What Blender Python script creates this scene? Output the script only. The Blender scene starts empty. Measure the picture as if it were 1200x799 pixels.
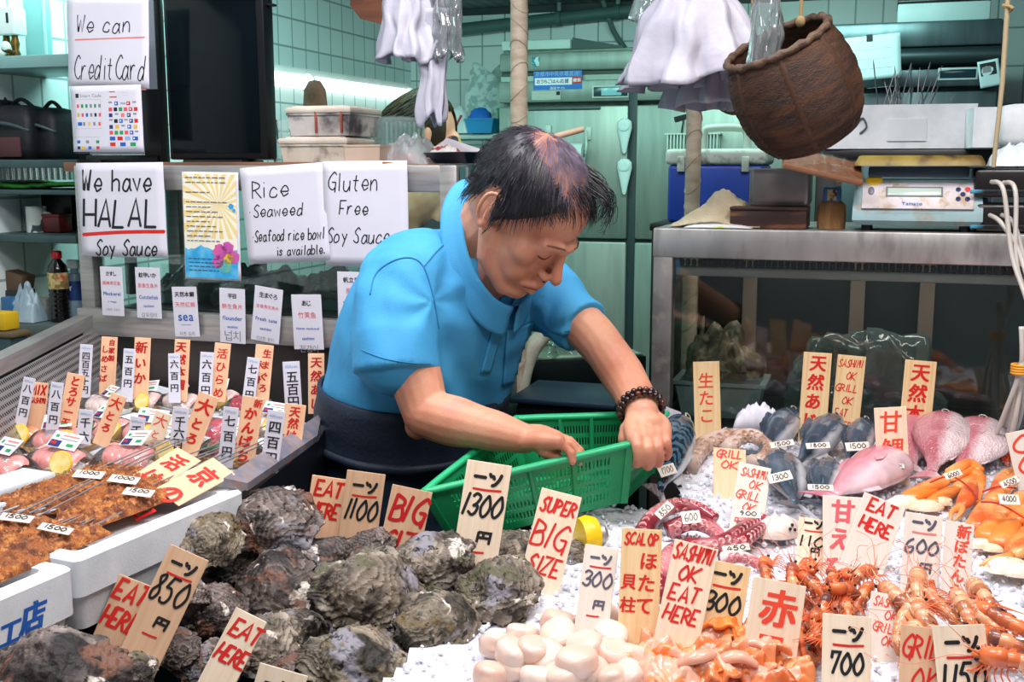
import bpy, bmesh, math, random
import numpy as np
from mathutils import Vector, Matrix, Euler, noise as mn
random.seed(7)
SC = bpy.context.scene
COL = SC.collection
R = math.radians
PI = math.pi
# ------------------------------------------------------------ camera
FPX = 1300.0
CAMZ = 1.55
PITCH = math.atan(204.5/FPX)
cam_d = bpy.data.cameras.new('camera'); cam = bpy.data.objects.new('camera', cam_d); COL.objects.link(cam)
cam_d.sensor_width = 36; cam_d.lens = FPX/1200*36; cam_d.clip_start = .02
cam.location = (0, 0, CAMZ); cam.rotation_euler = (PI/2-PITCH, 0, 0)
SC.camera = cam
# ------------------------------------------------------------ world, lights, exposure
w = bpy.data.worlds.new('market_hall'); SC.world = w; w.use_nodes = True
w.node_tree.nodes['Background'].inputs[0].default_value = (.62, .72, .80, 1)
w.node_tree.nodes['Background'].inputs[1].default_value = .22
SC.view_settings.view_transform = 'Standard'; SC.view_settings.look = 'None'
SC.cycles.transparent_max_bounces = 40; SC.view_settings.exposure = 0.0; SC.view_settings.gamma = 1; SC.view_settings.use_curve_mapping = False
def area(name, loc, target, size, size_y, power, col):
    d = bpy.data.lights.new(name, 'AREA'); d.shape = 'RECTANGLE'; d.size = size; d.size_y = size_y
    d.energy = power; d.color = col
    o = bpy.data.objects.new(name, d); COL.objects.link(o); o.location = loc
    o.rotation_euler = (Vector(target)-Vector(loc)).to_track_quat('-Z', 'Y').to_euler()
    return o
# market lamps above the counter (outside the frame), a row over the ice and one over the aisle
area('counter_lamp', (.8, 1.35, 2.9), (.75, 1.7, .9), .9, .3, 31, (1, .935, .91))
area('counter_lamp', (-.55, 1.5, 2.9), (-.5, 1.75, 1.0), .9, .3, 30, (.98, .96, 1))
area('aisle_lamp', (.1, .1, 2.9), (.1, 1.7, .9), 1.6, .5, 26, (1, .94, .925))
area('overhead_lamp', (-.15, 2.3, 3.0), (0, 2.2, 1), .6, .3, 11, (.93, .90, 1))
# fluorescent fittings on the back ceiling of the stall (above the frame)
area('ceiling_tube', (.45, 3.05, 2.22), (.7, 4.3, .9), 1.2, .12, 16, (.60, 1.0, .92))
area('ceiling_tube', (-.75, 3.2, 2.2), (-1.0, 3.5, 1.0), 1.2, .12, 12, (.52, .98, .95))
# ------------------------------------------------------------ pixel (1200x799) to place
FW = Vector((0, math.cos(PITCH), -math.sin(PITCH))); UPV = Vector((0, math.sin(PITCH), math.cos(PITCH)))
CAM = Vector((0, 0, CAMZ))
def ray(px, py): return FW + Vector((1, 0, 0))*((px-600)/FPX) + UPV*(-(py-399.5)/FPX)
def P(px, py, d):
    r = ray(px, py); return CAM + r*(d/r.y)
def PZ(px, py, z):
    r = ray(px, py); return CAM + r*((z-CAMZ)/r.z)
def PP(px, py, q, n):
    r = ray(px, py); return CAM + r*((Vector(q)-CAM).dot(n)/r.dot(n))
def SZ(px, d): return px*d/FPX           # a size in pixels at distance d, in metres
YAW = R(-18)                              # the stall is turned against the view
U = Vector((math.cos(YAW), math.sin(YAW), 0)); V = Vector((-math.sin(YAW), math.cos(YAW), 0)); Z = Vector((0, 0, 1))
def ice_z(y): return .985 - .06*(2.4-y)
def PI_(px, py, up=0.0):                  # on the ice bed
    n = Vector((0, -.06, 1)); return PP(px, py, Vector((0, 2.4, .985+up)), n)
# ------------------------------------------------------------ materials
def lin(h):
    if isinstance(h, str):
        h = h.lstrip('#'); c = [int(h[i:i+2], 16)/255 for i in (0, 2, 4)]
        return tuple(((x/12.92) if x <= .04045 else ((x+.055)/1.055)**2.4) for x in c)
    return tuple(h[:3])
MATS = {}
def mat(name, col, rough=.5, metal=0, col2=None, ns=8.0, nd=4, lo=.4, hi=.65, bump=0, bs=60, trans=0, sss=0, coat=0, alpha=1,
        emit=None, es=0, stretch=None, col3=None, n3=25, ior=1.45, rnd=0, spec=None, wave=None):
    """a procedural surface: base colour broken by noise, optional second and third colours, grain"""
    if name in MATS: return MATS[name]
    m = bpy.data.materials.new(name); m.use_nodes = True; MATS[name] = m
    nt = m.node_tree; N = nt.nodes; L = nt.links; b = N['Principled BSDF']
    b.inputs['Roughness'].default_value = rough; b.inputs['Metallic'].default_value = metal
    b.inputs['IOR'].default_value = ior
    if spec is not None: b.inputs['Specular IOR Level'].default_value = spec
    tc = N.new('ShaderNodeTexCoord'); mp = N.new('ShaderNodeMapping'); L.new(tc.outputs['Object'], mp.inputs[0])
    if stretch: mp.inputs['Scale'].default_value = stretch
    c1 = lin(col); c2 = lin(col2) if col2 else tuple(x*.88 for x in c1)
    n1 = N.new('ShaderNodeTexNoise'); n1.inputs['Scale'].default_value = ns; n1.inputs['Detail'].default_value = nd
    L.new(mp.outputs[0], n1.inputs['Vector'])
    if wave:
        wv = N.new('ShaderNodeTexWave'); wv.inputs['Scale'].default_value = wave[0]; wv.inputs['Distortion'].default_value = wave[1]
        wv.inputs['Detail'].default_value = 2; L.new(mp.outputs[0], wv.inputs['Vector']); fac = wv.outputs['Fac']
    else: fac = n1.outputs['Fac']
    rp = N.new('ShaderNodeValToRGB'); rp.color_ramp.elements[0].position = lo; rp.color_ramp.elements[1].position = hi
    rp.color_ramp.elements[0].color = (*c1, 1); rp.color_ramp.elements[1].color = (*c2, 1)
    L.new(fac, rp.inputs[0]); out = rp.outputs[0]
    if col3:
        n2 = N.new('ShaderNodeTexNoise'); n2.inputs['Scale'].default_value = n3; n2.inputs['Detail'].default_value = 5
        L.new(mp.outputs[0], n2.inputs['Vector'])
        r2 = N.new('ShaderNodeValToRGB'); r2.color_ramp.elements[0].position = .52; r2.color_ramp.elements[1].position = .66
        L.new(n2.outputs['Fac'], r2.inputs[0])
        mx = N.new('ShaderNodeMix'); mx.data_type = 'RGBA'; L.new(r2.outputs[0], mx.inputs[0]); L.new(out, mx.inputs[6])
        mx.inputs[7].default_value = (*lin(col3), 1); out = mx.outputs[2]
    if rnd:
        oi = N.new('ShaderNodeObjectInfo'); hs = N.new('ShaderNodeHueSaturation'); ma = N.new('ShaderNodeMapRange')
        ma.inputs[3].default_value = 1-rnd; ma.inputs[4].default_value = 1+rnd; L.new(oi.outputs['Random'], ma.inputs[0])
        L.new(ma.outputs[0], hs.inputs['Value']); L.new(out, hs.inputs['Color']); out = hs.outputs[0]
        ad = N.new('ShaderNodeVectorMath'); ad.operation = 'ADD'; L.new(tc.outputs['Object'], ad.inputs[0])
        ml = N.new('ShaderNodeMath'); ml.operation = 'MULTIPLY'; ml.inputs[1].default_value = 37.0; L.new(oi.outputs['Random'], ml.inputs[0])
        L.new(ml.outputs[0], ad.inputs[1]); L.new(ad.outputs[0], mp.inputs[0])
    L.new(out, b.inputs['Base Color'])
    if bump:
        n4 = N.new('ShaderNodeTexNoise'); n4.inputs['Scale'].default_value = bs; n4.inputs['Detail'].default_value = 4
        L.new(mp.outputs[0], n4.inputs['Vector'])
        bp = N.new('ShaderNodeBump'); bp.inputs['Strength'].default_value = bump; bp.inputs['Distance'].default_value = .004
        L.new(n4.outputs['Fac'], bp.inputs['Height']); L.new(bp.outputs[0], b.inputs['Normal'])
    if trans: b.inputs['Transmission Weight'].default_value = trans
    if sss:
        b.inputs['Subsurface Weight'].default_value = sss; b.inputs['Subsurface Scale'].default_value = .008
        b.inputs['Subsurface Radius'].default_value = (1, .4, .25)
    if coat: b.inputs['Coat Weight'].default_value = coat; b.inputs['Coat Roughness'].default_value = .08
    if alpha < 1: b.inputs['Alpha'].default_value = alpha
    if emit: b.inputs['Emission Color'].default_value = (*lin(emit), 1); b.inputs['Emission Strength'].default_value = es
    return m
def film(name, tint=(.92, .97, .96), refl=.10, rough=.03, milk=0, milkcol=(.9, .93, .95), crumple=0):
    """thin clear sheet: see-through, mirror-like at a grazing angle, optional milky scatter and crumples"""
    if name in MATS: return MATS[name]
    m = bpy.data.materials.new(name); m.use_nodes = True; MATS[name] = m
    nt = m.node_tree; N = nt.nodes; L = nt.links; N.remove(N['Principled BSDF']); o = N['Material Output']
    t = N.new('ShaderNodeBsdfTransparent'); t.inputs[0].default_value = (*tint, 1)
    g = N.new('ShaderNodeBsdfGlossy'); g.inputs['Roughness'].default_value = rough
    lw = N.new('ShaderNodeFresnel'); lw.inputs[0].default_value = 1.45
    a = N.new('ShaderNodeMath'); a.operation = 'MULTIPLY_ADD'; a.inputs[1].default_value = 1.0; a.inputs[2].default_value = refl-.04
    a.use_clamp = True
    L.new(lw.outputs[0], a.inputs[0]); mx = N.new('ShaderNodeMixShader'); L.new(a.outputs[0], mx.inputs[0]); L.new(t.outputs[0], mx.inputs[1]); L.new(g.outputs[0], mx.inputs[2])
    out = mx.outputs[0]
    if milk:
        df = N.new('ShaderNodeBsdfDiffuse'); df.inputs[0].default_value = (*milkcol, 1); tl = N.new('ShaderNodeBsdfTranslucent'); tl.inputs[0].default_value = (*milkcol, 1)
        m2 = N.new('ShaderNodeMixShader'); m2.inputs[0].default_value = .4; L.new(df.outputs[0], m2.inputs[1]); L.new(tl.outputs[0], m2.inputs[2])
        m3 = N.new('ShaderNodeMixShader'); m3.inputs[0].default_value = milk; L.new(out, m3.inputs[1]); L.new(m2.outputs[0], m3.inputs[2]); out = m3.outputs[0]
    if crumple:
        tc = N.new('ShaderNodeTexCoord'); n = N.new('ShaderNodeTexNoise'); n.inputs['Scale'].default_value = crumple; n.inputs['Detail'].default_value = 3
        L.new(tc.outputs['Object'], n.inputs['Vector']); bp = N.new('ShaderNodeBump'); bp.inputs['Strength'].default_value = .8; bp.inputs['Distance'].default_value = .01
        L.new(n.outputs['Fac'], bp.inputs['Height']); L.new(bp.outputs[0], g.inputs['Normal']); L.new(bp.outputs[0], lw.inputs['Normal'])
    L.new(out, o.inputs[0])
    return m
# ------------------------------------------------------------ mesh building
def frame(d, up=Vector((0, 0, 1))):
    d = Vector(d).normalized(); up = Vector(up)
    if abs(d.dot(up.normalized())) > .98: up = Vector((0, 1, 0)) if abs(d.y) < .9 else Vector((1, 0, 0))
    x = up.cross(d).normalized(); return x, d.cross(x).normalized(), d
class MB:
    def __init__(s): s.v = []; s.f = []; s.mi = []; s.cur = 0
    def add(s, vs, fs):
        n = len(s.v); s.v += [tuple(v) for v in vs]
        for f in fs: s.f.append([i+n for i in f]); s.mi.append(s.cur)
        return s
    def box(s, c, sz, M=None, taper=1.0):
        hx, hy, hz = sz[0]/2, sz[1]/2, sz[2]/2; c = Vector(c)
        vs = []
        for zz in (-1, 1):
            k = taper if zz > 0 else 1
            for x, y in ((-1, -1), (1, -1), (1, 1), (-1, 1)):
                q = Vector((x*hx*k, y*hy*k, zz*hz)); vs.append(c+(M @ q if M else q))
        return s.add(vs, [(3, 2, 1, 0), (4, 5, 6, 7), (0, 1, 5, 4), (1, 2, 6, 5), (2, 3, 7, 6), (3, 0, 4, 7)])
    def bbox(s, c, sz, b=.004, M=None, seg=2):
        bm = bmesh.new(); bmesh.ops.create_cube(bm, size=1)
        for v in bm.verts: v.co = Vector((v.co.x*sz[0], v.co.y*sz[1], v.co.z*sz[2]))
        bmesh.ops.bevel(bm, geom=bm.edges[:], offset=min(b, min(sz)*.45), segments=seg, affect='EDGES', profile=.5)
        bm.verts.index_update(); c = Vector(c)
        s.add([c+(M @ v.co if M else v.co) for v in bm.verts], [[v.index for v in f.verts] for f in bm.faces]); bm.free(); return s
    def beam(s, p0, p1, w, h, up=(0, 0, 1)):
        p0 = Vector(p0); p1 = Vector(p1); x, y, z = frame(p1-p0, up)
        M = Matrix((x, y, z)).transposed(); return s.box((p0+p1)/2, (w, h, (p1-p0).length), M)
    def tube(s, pts, r, seg=10, caps=True, flat=1.0, up=(0, 0, 1), closed=False):
        pts = [Vector(p) for p in pts]; n = len(pts)
        rs = r if hasattr(r, '__len__') else [r]*n
        vs = []; fs = []; px = None
        for i, p in enumerate(pts):
            if closed: d = pts[(i+1) % n]-pts[i-1]
            else: d = pts[min(i+1, n-1)]-pts[max(i-1, 0)]
            if d.length < 1e-9: d = Vector((0, 0, 1))
            d.normalize()
            if px is None: x, y, _ = frame(d, up)
            else:
                x = px-d*px.dot(d); x = x.normalized() if x.length > 1e-6 else frame(d, up)[0]; y = d.cross(x)
            px = x
            for k in range(seg):
                a = 2*PI*k/seg; vs.append(p+x*(math.cos(a)*rs[i])+y*(math.sin(a)*rs[i]*flat))
        for i in range(n if closed else n-1):
            for k in range(seg):
                a = i*seg+k; b = i*seg+(k+1) % seg; c = ((i+1) % n)*seg
                fs.append((a, b, c+(k+1) % seg, c+k))
        if caps and not closed: fs.append(list(range(seg))[::-1]); fs.append([(n-1)*seg+k for k in range(seg)])
        return s.add(vs, fs)
    def cyl(s, p0, p1, r0, r1=None, seg=16, caps=True): return s.tube([p0, p1], [r0, r0 if r1 is None else r1], seg, caps)
    def lathe(s, prof, c=(0, 0, 0), seg=24, M=None, sx=1, sy=1):
        c = Vector(c); vs = []; fs = []; n = len(prof)
        for r, z in prof:
            for k in range(seg):
                a = 2*PI*k/seg; q = Vector((r*math.cos(a)*sx, r*math.sin(a)*sy, z)); vs.append(c+(M @ q if M else q))
        for i in range(n-1):
            for k in range(seg):
                a = i*seg+k; b = i*seg+(k+1) % seg; fs.append((a, b, b+seg, a+seg))
        if prof[0][0] > 1e-5: fs.append(list(range(seg))[::-1])
        if prof[-1][0] > 1e-5: fs.append([(n-1)*seg+k for k in range(seg)])
        return s.add(vs, fs)
    def ball(s, c, r, seg=14, rings=9, M=None):
        rr = r if hasattr(r, '__len__') else (r, r, r); c = Vector(c); vs = []; fs = []
        for i in range(rings+1):
            t = PI*i/rings
            for k in range(seg):
                a = 2*PI*k/seg; q = Vector((rr[0]*math.sin(t)*math.cos(a), rr[1]*math.sin(t)*math.sin(a), -rr[2]*math.cos(t)))
                vs.append(c+(M @ q if M else q))
        for i in range(rings):
            for k in range(seg):
                a = i*seg+k; b = i*seg+(k+1) % seg; fs.append((a, b, b+seg, a+seg))
        return s.add(vs, fs)
    def prism(s, poly, t, M=None, c=(0, 0, 0)):     # poly in xz, thickness t in y
        c = Vector(c); n = len(poly); vs = []
        for yy in (-t/2, t/2):
            for x, z in poly:
                q = Vector((x, yy, z)); vs.append(c+(M @ q if M else q))
        fs = [list(range(n)), [n+i for i in range(n)][::-1]]
        for i in range(n): j = (i+1) % n; fs.append((j, i, n+i, n+j))
        return s.add(vs, fs)
    def hull_slab(s, pts, z0, z1):                  # poly in plan, extruded from z0 to z1
        n = len(pts); vs = [(p[0], p[1], z0) for p in pts]+[(p[0], p[1], z1) for p in pts]
        fs = [list(range(n))[::-1], [n+i for i in range(n)]]
        for i in range(n): j = (i+1) % n; fs.append((i, j, n+j, n+i))
        return s.add(vs, fs)
    def grid(s, fn, nu, nv):
        vs = [fn(i/nu, j/nv) for j in range(nv+1) for i in range(nu+1)]
        fs = [(j*(nu+1)+i, j*(nu+1)+i+1, (j+1)*(nu+1)+i+1, (j+1)*(nu+1)+i) for j in range(nv) for i in range(nu)]
        return s.add(vs, fs)
    def loft(s, rings, caps=True):
        n = len(rings[0]); vs = [p for r_ in rings for p in r_]; fs = []
        for i in range(len(rings)-1):
            for k in range(n): fs.append((i*n+k, i*n+(k+1) % n, (i+1)*n+(k+1) % n, (i+1)*n+k))
        if caps: fs.append(list(range(n))[::-1]); fs.append([(len(rings)-1)*n+k for k in range(n)])
        return s.add(vs, fs)
    def mesh(s, name, mats, smooth=40):
        me = bpy.data.meshes.new(name); me.from_pydata(s.v, [], s.f); me.validate()
        for m in (mats if isinstance(mats, (list, tuple)) else [mats]): me.materials.append(m)
        if len(me.polygons) == len(s.mi): me.polygons.foreach_set('material_index', s.mi)
        if smooth:
            me.polygons.foreach_set('use_smooth', [True]*len(me.polygons))
            if smooth < 180: me.set_sharp_from_angle(angle=R(smooth))
        me.update(); return me
    def build(s, name, mats, parent=None, smooth=40, fix=False):
        me = s.mesh(name, mats, smooth)
        if fix:
            bm = bmesh.new(); bm.from_mesh(me); bmesh.ops.recalc_face_normals(bm, faces=bm.faces); bm.to_mesh(me); bm.free()
        o = bpy.data.objects.new(name, me); COL.objects.link(o); o.parent = parent; return o
def solid(o, t, off=0):
    md = o.modifiers.new('solid', 'SOLIDIFY'); md.thickness = t; md.offset = off; return o
def tag(o, label=None, cat=None, group=None, kind=None):
    if label: o['label'] = label
    if cat: o['category'] = cat
    if group: o['group'] = group
    if kind: o['kind'] = kind
    return o
def struct(o): o['kind'] = 'structure'; return o
def thing(name, label, cat, loc=(0, 0, 0), rz=0, group=None, M=None):
    o = bpy.data.objects.new(name, None); COL.objects.link(o); o.empty_display_size = .05
    if M is not None: o.matrix_world = M
    else: o.location = loc; o.rotation_euler = (0, 0, rz) if not hasattr(rz, '__len__') else rz
    return tag(o, label, cat, group)
def kids(o): return KIDS.get(o.name) if o.name in KIDS else [c for c in COL.objects if c.parent == o]
KIDS = {}
def dup(root, M=None, label=None, loc=None, rot=None, scale=None):
    """copy a thing with its parts and sub-parts"""
    r = root.copy(); COL.objects.link(r)
    if M is not None: r.matrix_world = M
    if loc is not None: r.location = loc
    if rot is not None: r.rotation_euler = rot
    if scale is not None: r.scale = scale if hasattr(scale, '__len__') else (scale,)*3
    if label: r['label'] = label
    if root.name not in KIDS: KIDS[root.name] = [c for c in COL.objects if c.parent == root]
    for ch in KIDS[root.name]:
        c = ch.copy(); COL.objects.link(c); c.parent = r
        if ch.name not in KIDS: KIDS[ch.name] = [g for g in COL.objects if g.parent == ch]
        for g in KIDS[ch.name]:
            e = g.copy(); COL.objects.link(e); e.parent = c
    return r
def basis(x, y, z, loc):
    M = Matrix((x, y, z)).transposed().to_4x4(); M.translation = loc; return M
def smoothpts(pts, k=6, closed=False):
    pts = [Vector(p) for p in pts]; n = len(pts)
    if n < 3: return pts
    out = []
    rng = range(n if closed else n-1)
    for i in rng:
        if closed: a, b, c, d = pts[i-1], pts[i], pts[(i+1) % n], pts[(i+2) % n]
        else: a, b, c, d = pts[max(i-1, 0)], pts[i], pts[i+1], pts[min(i+2, n-1)]
        for j in range(k):
            t = j/k; out.append(.5*((2*b)+(c-a)*t+(2*a-5*b+4*c-d)*t*t+(3*b-a-3*c+d)*t*t*t))
    if not closed: out.append(pts[-1])
    return out
def lerp(a, b, t): return a+(b-a)*t
def interp(tab, t):
    for i in range(len(tab)-1):
        if t <= tab[i+1][0]:
            k = (t-tab[i][0])/max(1e-9, tab[i+1][0]-tab[i][0]); k = max(0, min(1, k))
            return [lerp(a, b, k) for a, b in zip(tab[i][1:], tab[i+1][1:])]
    return list(tab[-1][1:])
# ------------------------------------------------------------ lettering
# pen strokes on a grid: x 0-6, y 0-9 (baseline 2, capitals to 9); a leading ~ rounds the stroke
PEN = {
'A':'02 39 62|14 54','B':'02 09|~09 48 57 46 05|~05 46 63 42 02','C':'~68 49 17 05 13 42 63','D':'02 09|~09 48 66 54 12 02','E':'59 09 02 62|05 45',
'F':'69 09 02|05 45','G':'~68 49 17 05 13 42 63|65 35|65 61','H':'09 02|69 62|05 65','I':'39 32','J':'59 53|~53 42 22 03','K':'09 02|69 05 62','L':'09 02 52',
'M':'02 19 35 59 62','N':'02 09 62 69','O':'~39 17 05 13 32 53 65 57 39','P':'02 09|~09 48 57 46 05','Q':'~39 17 05 13 32 53 65 57 39|44 61',
'R':'02 09|~09 48 57 46 05|25 62','S':'~68 49 28 17 26 45 53 42 22 03','T':'09 69|39 32','U':'~09 04 12 42 64 69','V':'09 32 69','W':'09 22 37 52 69',
'X':'09 62|69 02','Y':'09 35 69|35 32','Z':'09 69 02 62','a':'~55 36 15 03 12 32 54|56 53 62','b':'09 02|~05 36 55 53 32 02','c':'~55 36 15 03 12 42 53',
'd':'~55 36 15 03 12 32 54|59 52','e':'~04 54 46 26 04 13 22 53','f':'~58 49 28 22|06 46','g':'~55 36 15 03 12 32 54|~56 51 30 01','h':'09 02|~05 36 55 52',
'i':'36 32|38 38','j':'36 31 10|38 38','k':'09 02|56 14 52','l':'39 32','m':'06 02|~04 16 25 22|~25 36 45 55 52','n':'06 02|~04 26 46 54 52',
'o':'~36 15 03 12 32 53 55 36','p':'06 00|~05 36 55 53 32 03','q':'~55 36 15 03 12 32 54|56 50','r':'06 02|~04 26 46','s':'~55 36 15 34 43 22 03',
't':'28 23|~23 32 42|06 46','u':'~06 03 12 32 54|56 52','v':'06 32 56','w':'06 12 35 52 66','x':'06 52|56 02','y':'06 33|56 10','z':'06 56 02 52',
'0':'~39 17 05 13 32 53 65 57 39','1':'39 32','2':'~08 29 48 46 02|02 52','3':'~08 29 58 46 25|~25 55 53 32 03','4':'39 04 64|47 42','5':'59 19 06|~06 36 54 42 12 03',
'6':'~49 17 04 12 42 54 45 14','7':'07 09 59 22','8':'~36 18 39 48 36 14 22 42 54 36','9':'~55 36 17 39 48 56|57 32','.':'32 33','-':'05 55','!':'39 35|32 32',"'":'39 38',
'/':'02 69','¥':'09 35 69|35 32|14 54|13 53',':':'35 35|32 32',
# a few characters in broad marker strokes, on a 0-9 square
'一':'15 85','ツ':'18 26|37 45|~88 75 52 31','円':'18 12|18 88 82|48 45|15 85','P':'02 09|~09 48 57 46 05','·':'35 35','丨':'39 31','㇀':'24 75','―':'05 95'}
WIDE = {'一':9, 'ツ':9, '円':9, 'M':7, 'W':7, 'm':6.5, 'w':7, 'I':3, 'l':3, 'i':3, '1':3.2, '.':2, '·':3, ' ':4, "'":2, '!':3, ':':3, 'j':4, '―':9}
SHIFT = {'I':-2, 'l':-2, 'i':-2, '1':-1.6, '.':-2, '·':-2, "'":-2, '!':-2, ':':-2}
def ribbon(mb, pts, hw, z, to):
    """a flat marker stroke with rounded ends"""
    pts = [Vector((p[0], p[1])) for p in pts]
    q = [pts[0]]
    for p in pts[1:]:
        if (p-q[-1]).length > hw*.12: q.append(p)
    pts = q
    if len(pts) == 1: pts = [pts[0]-Vector((hw*.3, 0)), pts[0]+Vector((hw*.3, 0))]
    n = len(pts); L_ = []; R_ = []
    for i in range(n):
        d0 = (pts[i]-pts[i-1]).normalized() if i else (pts[1]-pts[0]).normalized()
        d1 = (pts[i+1]-pts[i]).normalized() if i < n-1 else d0
        t = (d0+d1); t = t.normalized() if t.length > .3 else d1
        nn = Vector((-t.y, t.x)); k = min(1.6, 1/max(.45, nn.dot(Vector((-d0.y, d0.x)))))
        L_.append(pts[i]+nn*hw*k); R_.append(pts[i]-nn*hw*k)
    d0 = (pts[0]-pts[1]).normalized(); d1 = (pts[-1]-pts[-2]).normalized()
    poly = L_+[pts[-1]+d1*hw*.7]+R_[::-1]+[pts[0]+d0*hw*.7]
    vs = [to(p.x, p.y, z) for p in L_]+[to(p.x, p.y, z) for p in R_]+[to(*(pts[-1]+d1*hw*.75), z), to(*(pts[0]+d0*hw*.75), z)]
    fs = [(i, n+i, n+i+1, i+1) for i in range(n-1)]+[(n-1, 2*n-1, 2*n), (0, 2*n+1, n)]
    mb.add(vs, fs)
def pen_width(s): return sum(WIDE.get(c, 6.0)+1.6 for c in s)-1.6
def pen_text(mb, s, x, y, h, wt, to, shear=0.0, jit=.25, z=.0006, sx=1.0):
    """handwriting; x, y is the middle of the line, h the capital height, wt the stroke width"""
    k = h/7.0; W = pen_width(s)*k*sx; cx = x-W/2
    rr = random.Random(sum(map(ord, s)) + int(abs(x)*1e4))
    for c in s:
        wd = WIDE.get(c, 6.0)*k*sx
        if c in PEN:
            jx, jy = rr.uniform(-jit, jit)*k, rr.uniform(-jit, jit)*k; ro = rr.uniform(-.06, .06)*min(1, jit*4)
            sh = SHIFT.get(c, 0)
            for st in PEN[c].split('|'):
                rd = st.startswith('~'); st = st.lstrip('~')
                pts = [Vector(((int(a[0])+sh)*k*sx, (int(a[1])-5.5)*k, 0)) for a in st.split()]
                if c in '一ツ円―': pts = [Vector((p.x, p.y+.5*k, 0)) for p in pts]
                if rd: pts = smoothpts(pts, 5)
                pts = [(cx+jx+p.x+(shear+ro)*p.y, y+jy+p.y) for p in pts]
                ribbon(mb, pts, wt/2, z+rr.uniform(0, .0001), to)
        cx += wd+1.6*k*sx
GL = {}
def glyph(ch, bold):
    key = ch
    if key not in GL:
        c = bpy.data.curves.new('glyph', 'FONT'); c.body = ch; c.resolution_u = 3
        o = bpy.data.objects.new('glyph', c); COL.objects.link(o)
        m = bpy.data.meshes.new_from_object(o.evaluated_get(bpy.context.evaluated_depsgraph_get()))
        vs = [v.co.copy() for v in m.vertices]; fs = [list(p.vertices) for p in m.polygons]
        bpy.data.objects.remove(o); bpy.data.curves.remove(c); bpy.data.meshes.remove(m)
        if vs:
            x0 = min(v.x for v in vs); x1 = max(v.x for v in vs); vs = [Vector((v.x-(x0+x1)/2, v.y-.37, 0)) for v in vs]; wd = x1-x0
        else: wd = .3
        GL[key] = (vs, fs, wd)
    return GL[key]
def brush(mb, ch, x, y, h, to, bold=.02, shear=0.0, z=.0006, sx=1.0, rot=0.0):
    vs, fs, wd = glyph(ch, bold); c, s = math.cos(rot), math.sin(rot)
    for i, (bx, by) in enumerate(((0, 0),) if bold < .008 else ((-bold, -bold*.6), (bold, -bold*.6), (-bold, bold*.6), (bold, bold*.6))):
        mb.add([to(x+(((v.x+bx)*sx+shear*v.y)*c-(v.y+by)*s)*h, y+(((v.x+bx)*sx+shear*v.y)*s+(v.y+by)*c)*h, z+i*.00003) for v in vs], fs)
def print_text(mb, s, x, y, h, to, bold=.0, z=.0006, sx=1.0, gap=.12, width=None):
    """set type, centred on x"""
    ws = [glyph(c, bold)[2] if c != ' ' else .3 for c in s]; W = (sum(ws)+gap*(len(s)-1))*sx
    if width: h = width/W
    cx = x-W*h/2
    for c, wd in zip(s, ws):
        if c != ' ': brush(mb, c, cx+wd*sx*h/2, y, h, to, bold, 0, z, sx)
        cx += (wd+gap)*sx*h
INK = {}
def ink(c):
    tab = {'r': ('red_marker', '#D8241C'), 'k': ('black_marker', '#17171C'), 'g': ('grey_marker', '#5A5668'), 'b': ('blue_print', '#1B5FB8'), 'p': ('pink_print', '#E8525A'),
           'o': ('orange_red_marker', '#EE4A30'), 'n': ('green_print', '#1E9A55'), 'l': ('pale_blue_print', '#8FB2DC'), 'y': ('yellow_print', '#E8B62A'), 's': ('pencil_grey_print', '#8A8790'),
           't': ('pink_marker', '#E4616A'), 'u': ('dark_red_marker', '#C4161C'), 'w': ('white_print', '#F2F2F2'), 'v': ('navy_print', '#20306E'), 'q': ('faded_red_marker', '#E88078')}
    n, h = tab[c]; return mat(n, h, rough=.55, ns=40)
def lettering(parent, items, w, h, off=.0):
    """items: (text, colour, u, v, size, style, options) in card widths from the top left corner; style P pen, C brush column, K type"""
    mb = MB(); cols = []
    def to(x, y, z): return Vector((x*w-w/2, -(off+z), h/2+y*w))
    for it in items:
        t, c, u_, v_, sz, st = it[:6]; op = it[6] if len(it) > 6 else {}
        if c not in cols: cols.append(c)
        mb.cur = cols.index(c)
        if st == 'P': pen_text(mb, t, u_, -v_, sz, op.get('wt', sz*.17), to, op.get('sh', .12), op.get('jit', .25), sx=op['w']/(pen_width(t)*sz/7) if 'w' in op else op.get('sx', 1.0))
        elif st == 'C':
            stp = op.get('step', sz*1.02)
            for i, ch in enumerate(t): brush(mb, ch, u_+i*op.get('dx', 0), -(v_+i*stp), sz, to, op.get('b', .03), op.get('sh', .08), sx=op.get('sx', 1.0))
        elif st == 'K': print_text(mb, t, u_, -v_, sz, to, op.get('b', .0), sx=op.get('sx', 1.0), width=op.get('width'))
        elif st == 'L':       # a marker line
            x2, y2 = op['to']; mid = (Vector((u_, -v_, 0))+Vector((x2, -y2, 0)))/2+Vector((0, -op.get('sag', .02), 0))
            ribbon(mb, smoothpts([(u_, -v_, 0), mid, (x2, -y2, 0)], 4), sz/2, .0005, to)
        elif st == 'R':       # a printed block
            x2, y2 = op['to']; zz = op.get('z', .0004)
            mb.add([to(u_, -v_, zz), to(u_, -y2, zz), to(x2, -y2, zz), to(x2, -v_, zz)], [(0, 1, 2, 3)])
    o = mb.build('lettering', [ink(c) for c in cols], parent, smooth=0); return o
WOOD = lambda tone: mat('card_wood_'+tone, {'pale': '#F1DFC6', 'tan': '#DDB795', 'white': '#EADFD4', 'peach': '#F6C8A2', 'paper': '#DCD9E3', 'pine': '#ECD0A4'}[tone], rough=.62,
       col2={'pale': '#E6CDB0', 'tan': '#CFA480', 'white': '#E2D4C6', 'peach': '#EFB88F', 'paper': '#D6D3DE', 'pine': '#DDB983'}[tone], ns=6, nd=2, stretch=(22, 22, 1.2) if tone != 'paper' else None, lo=.3, hi=.75)
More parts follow.
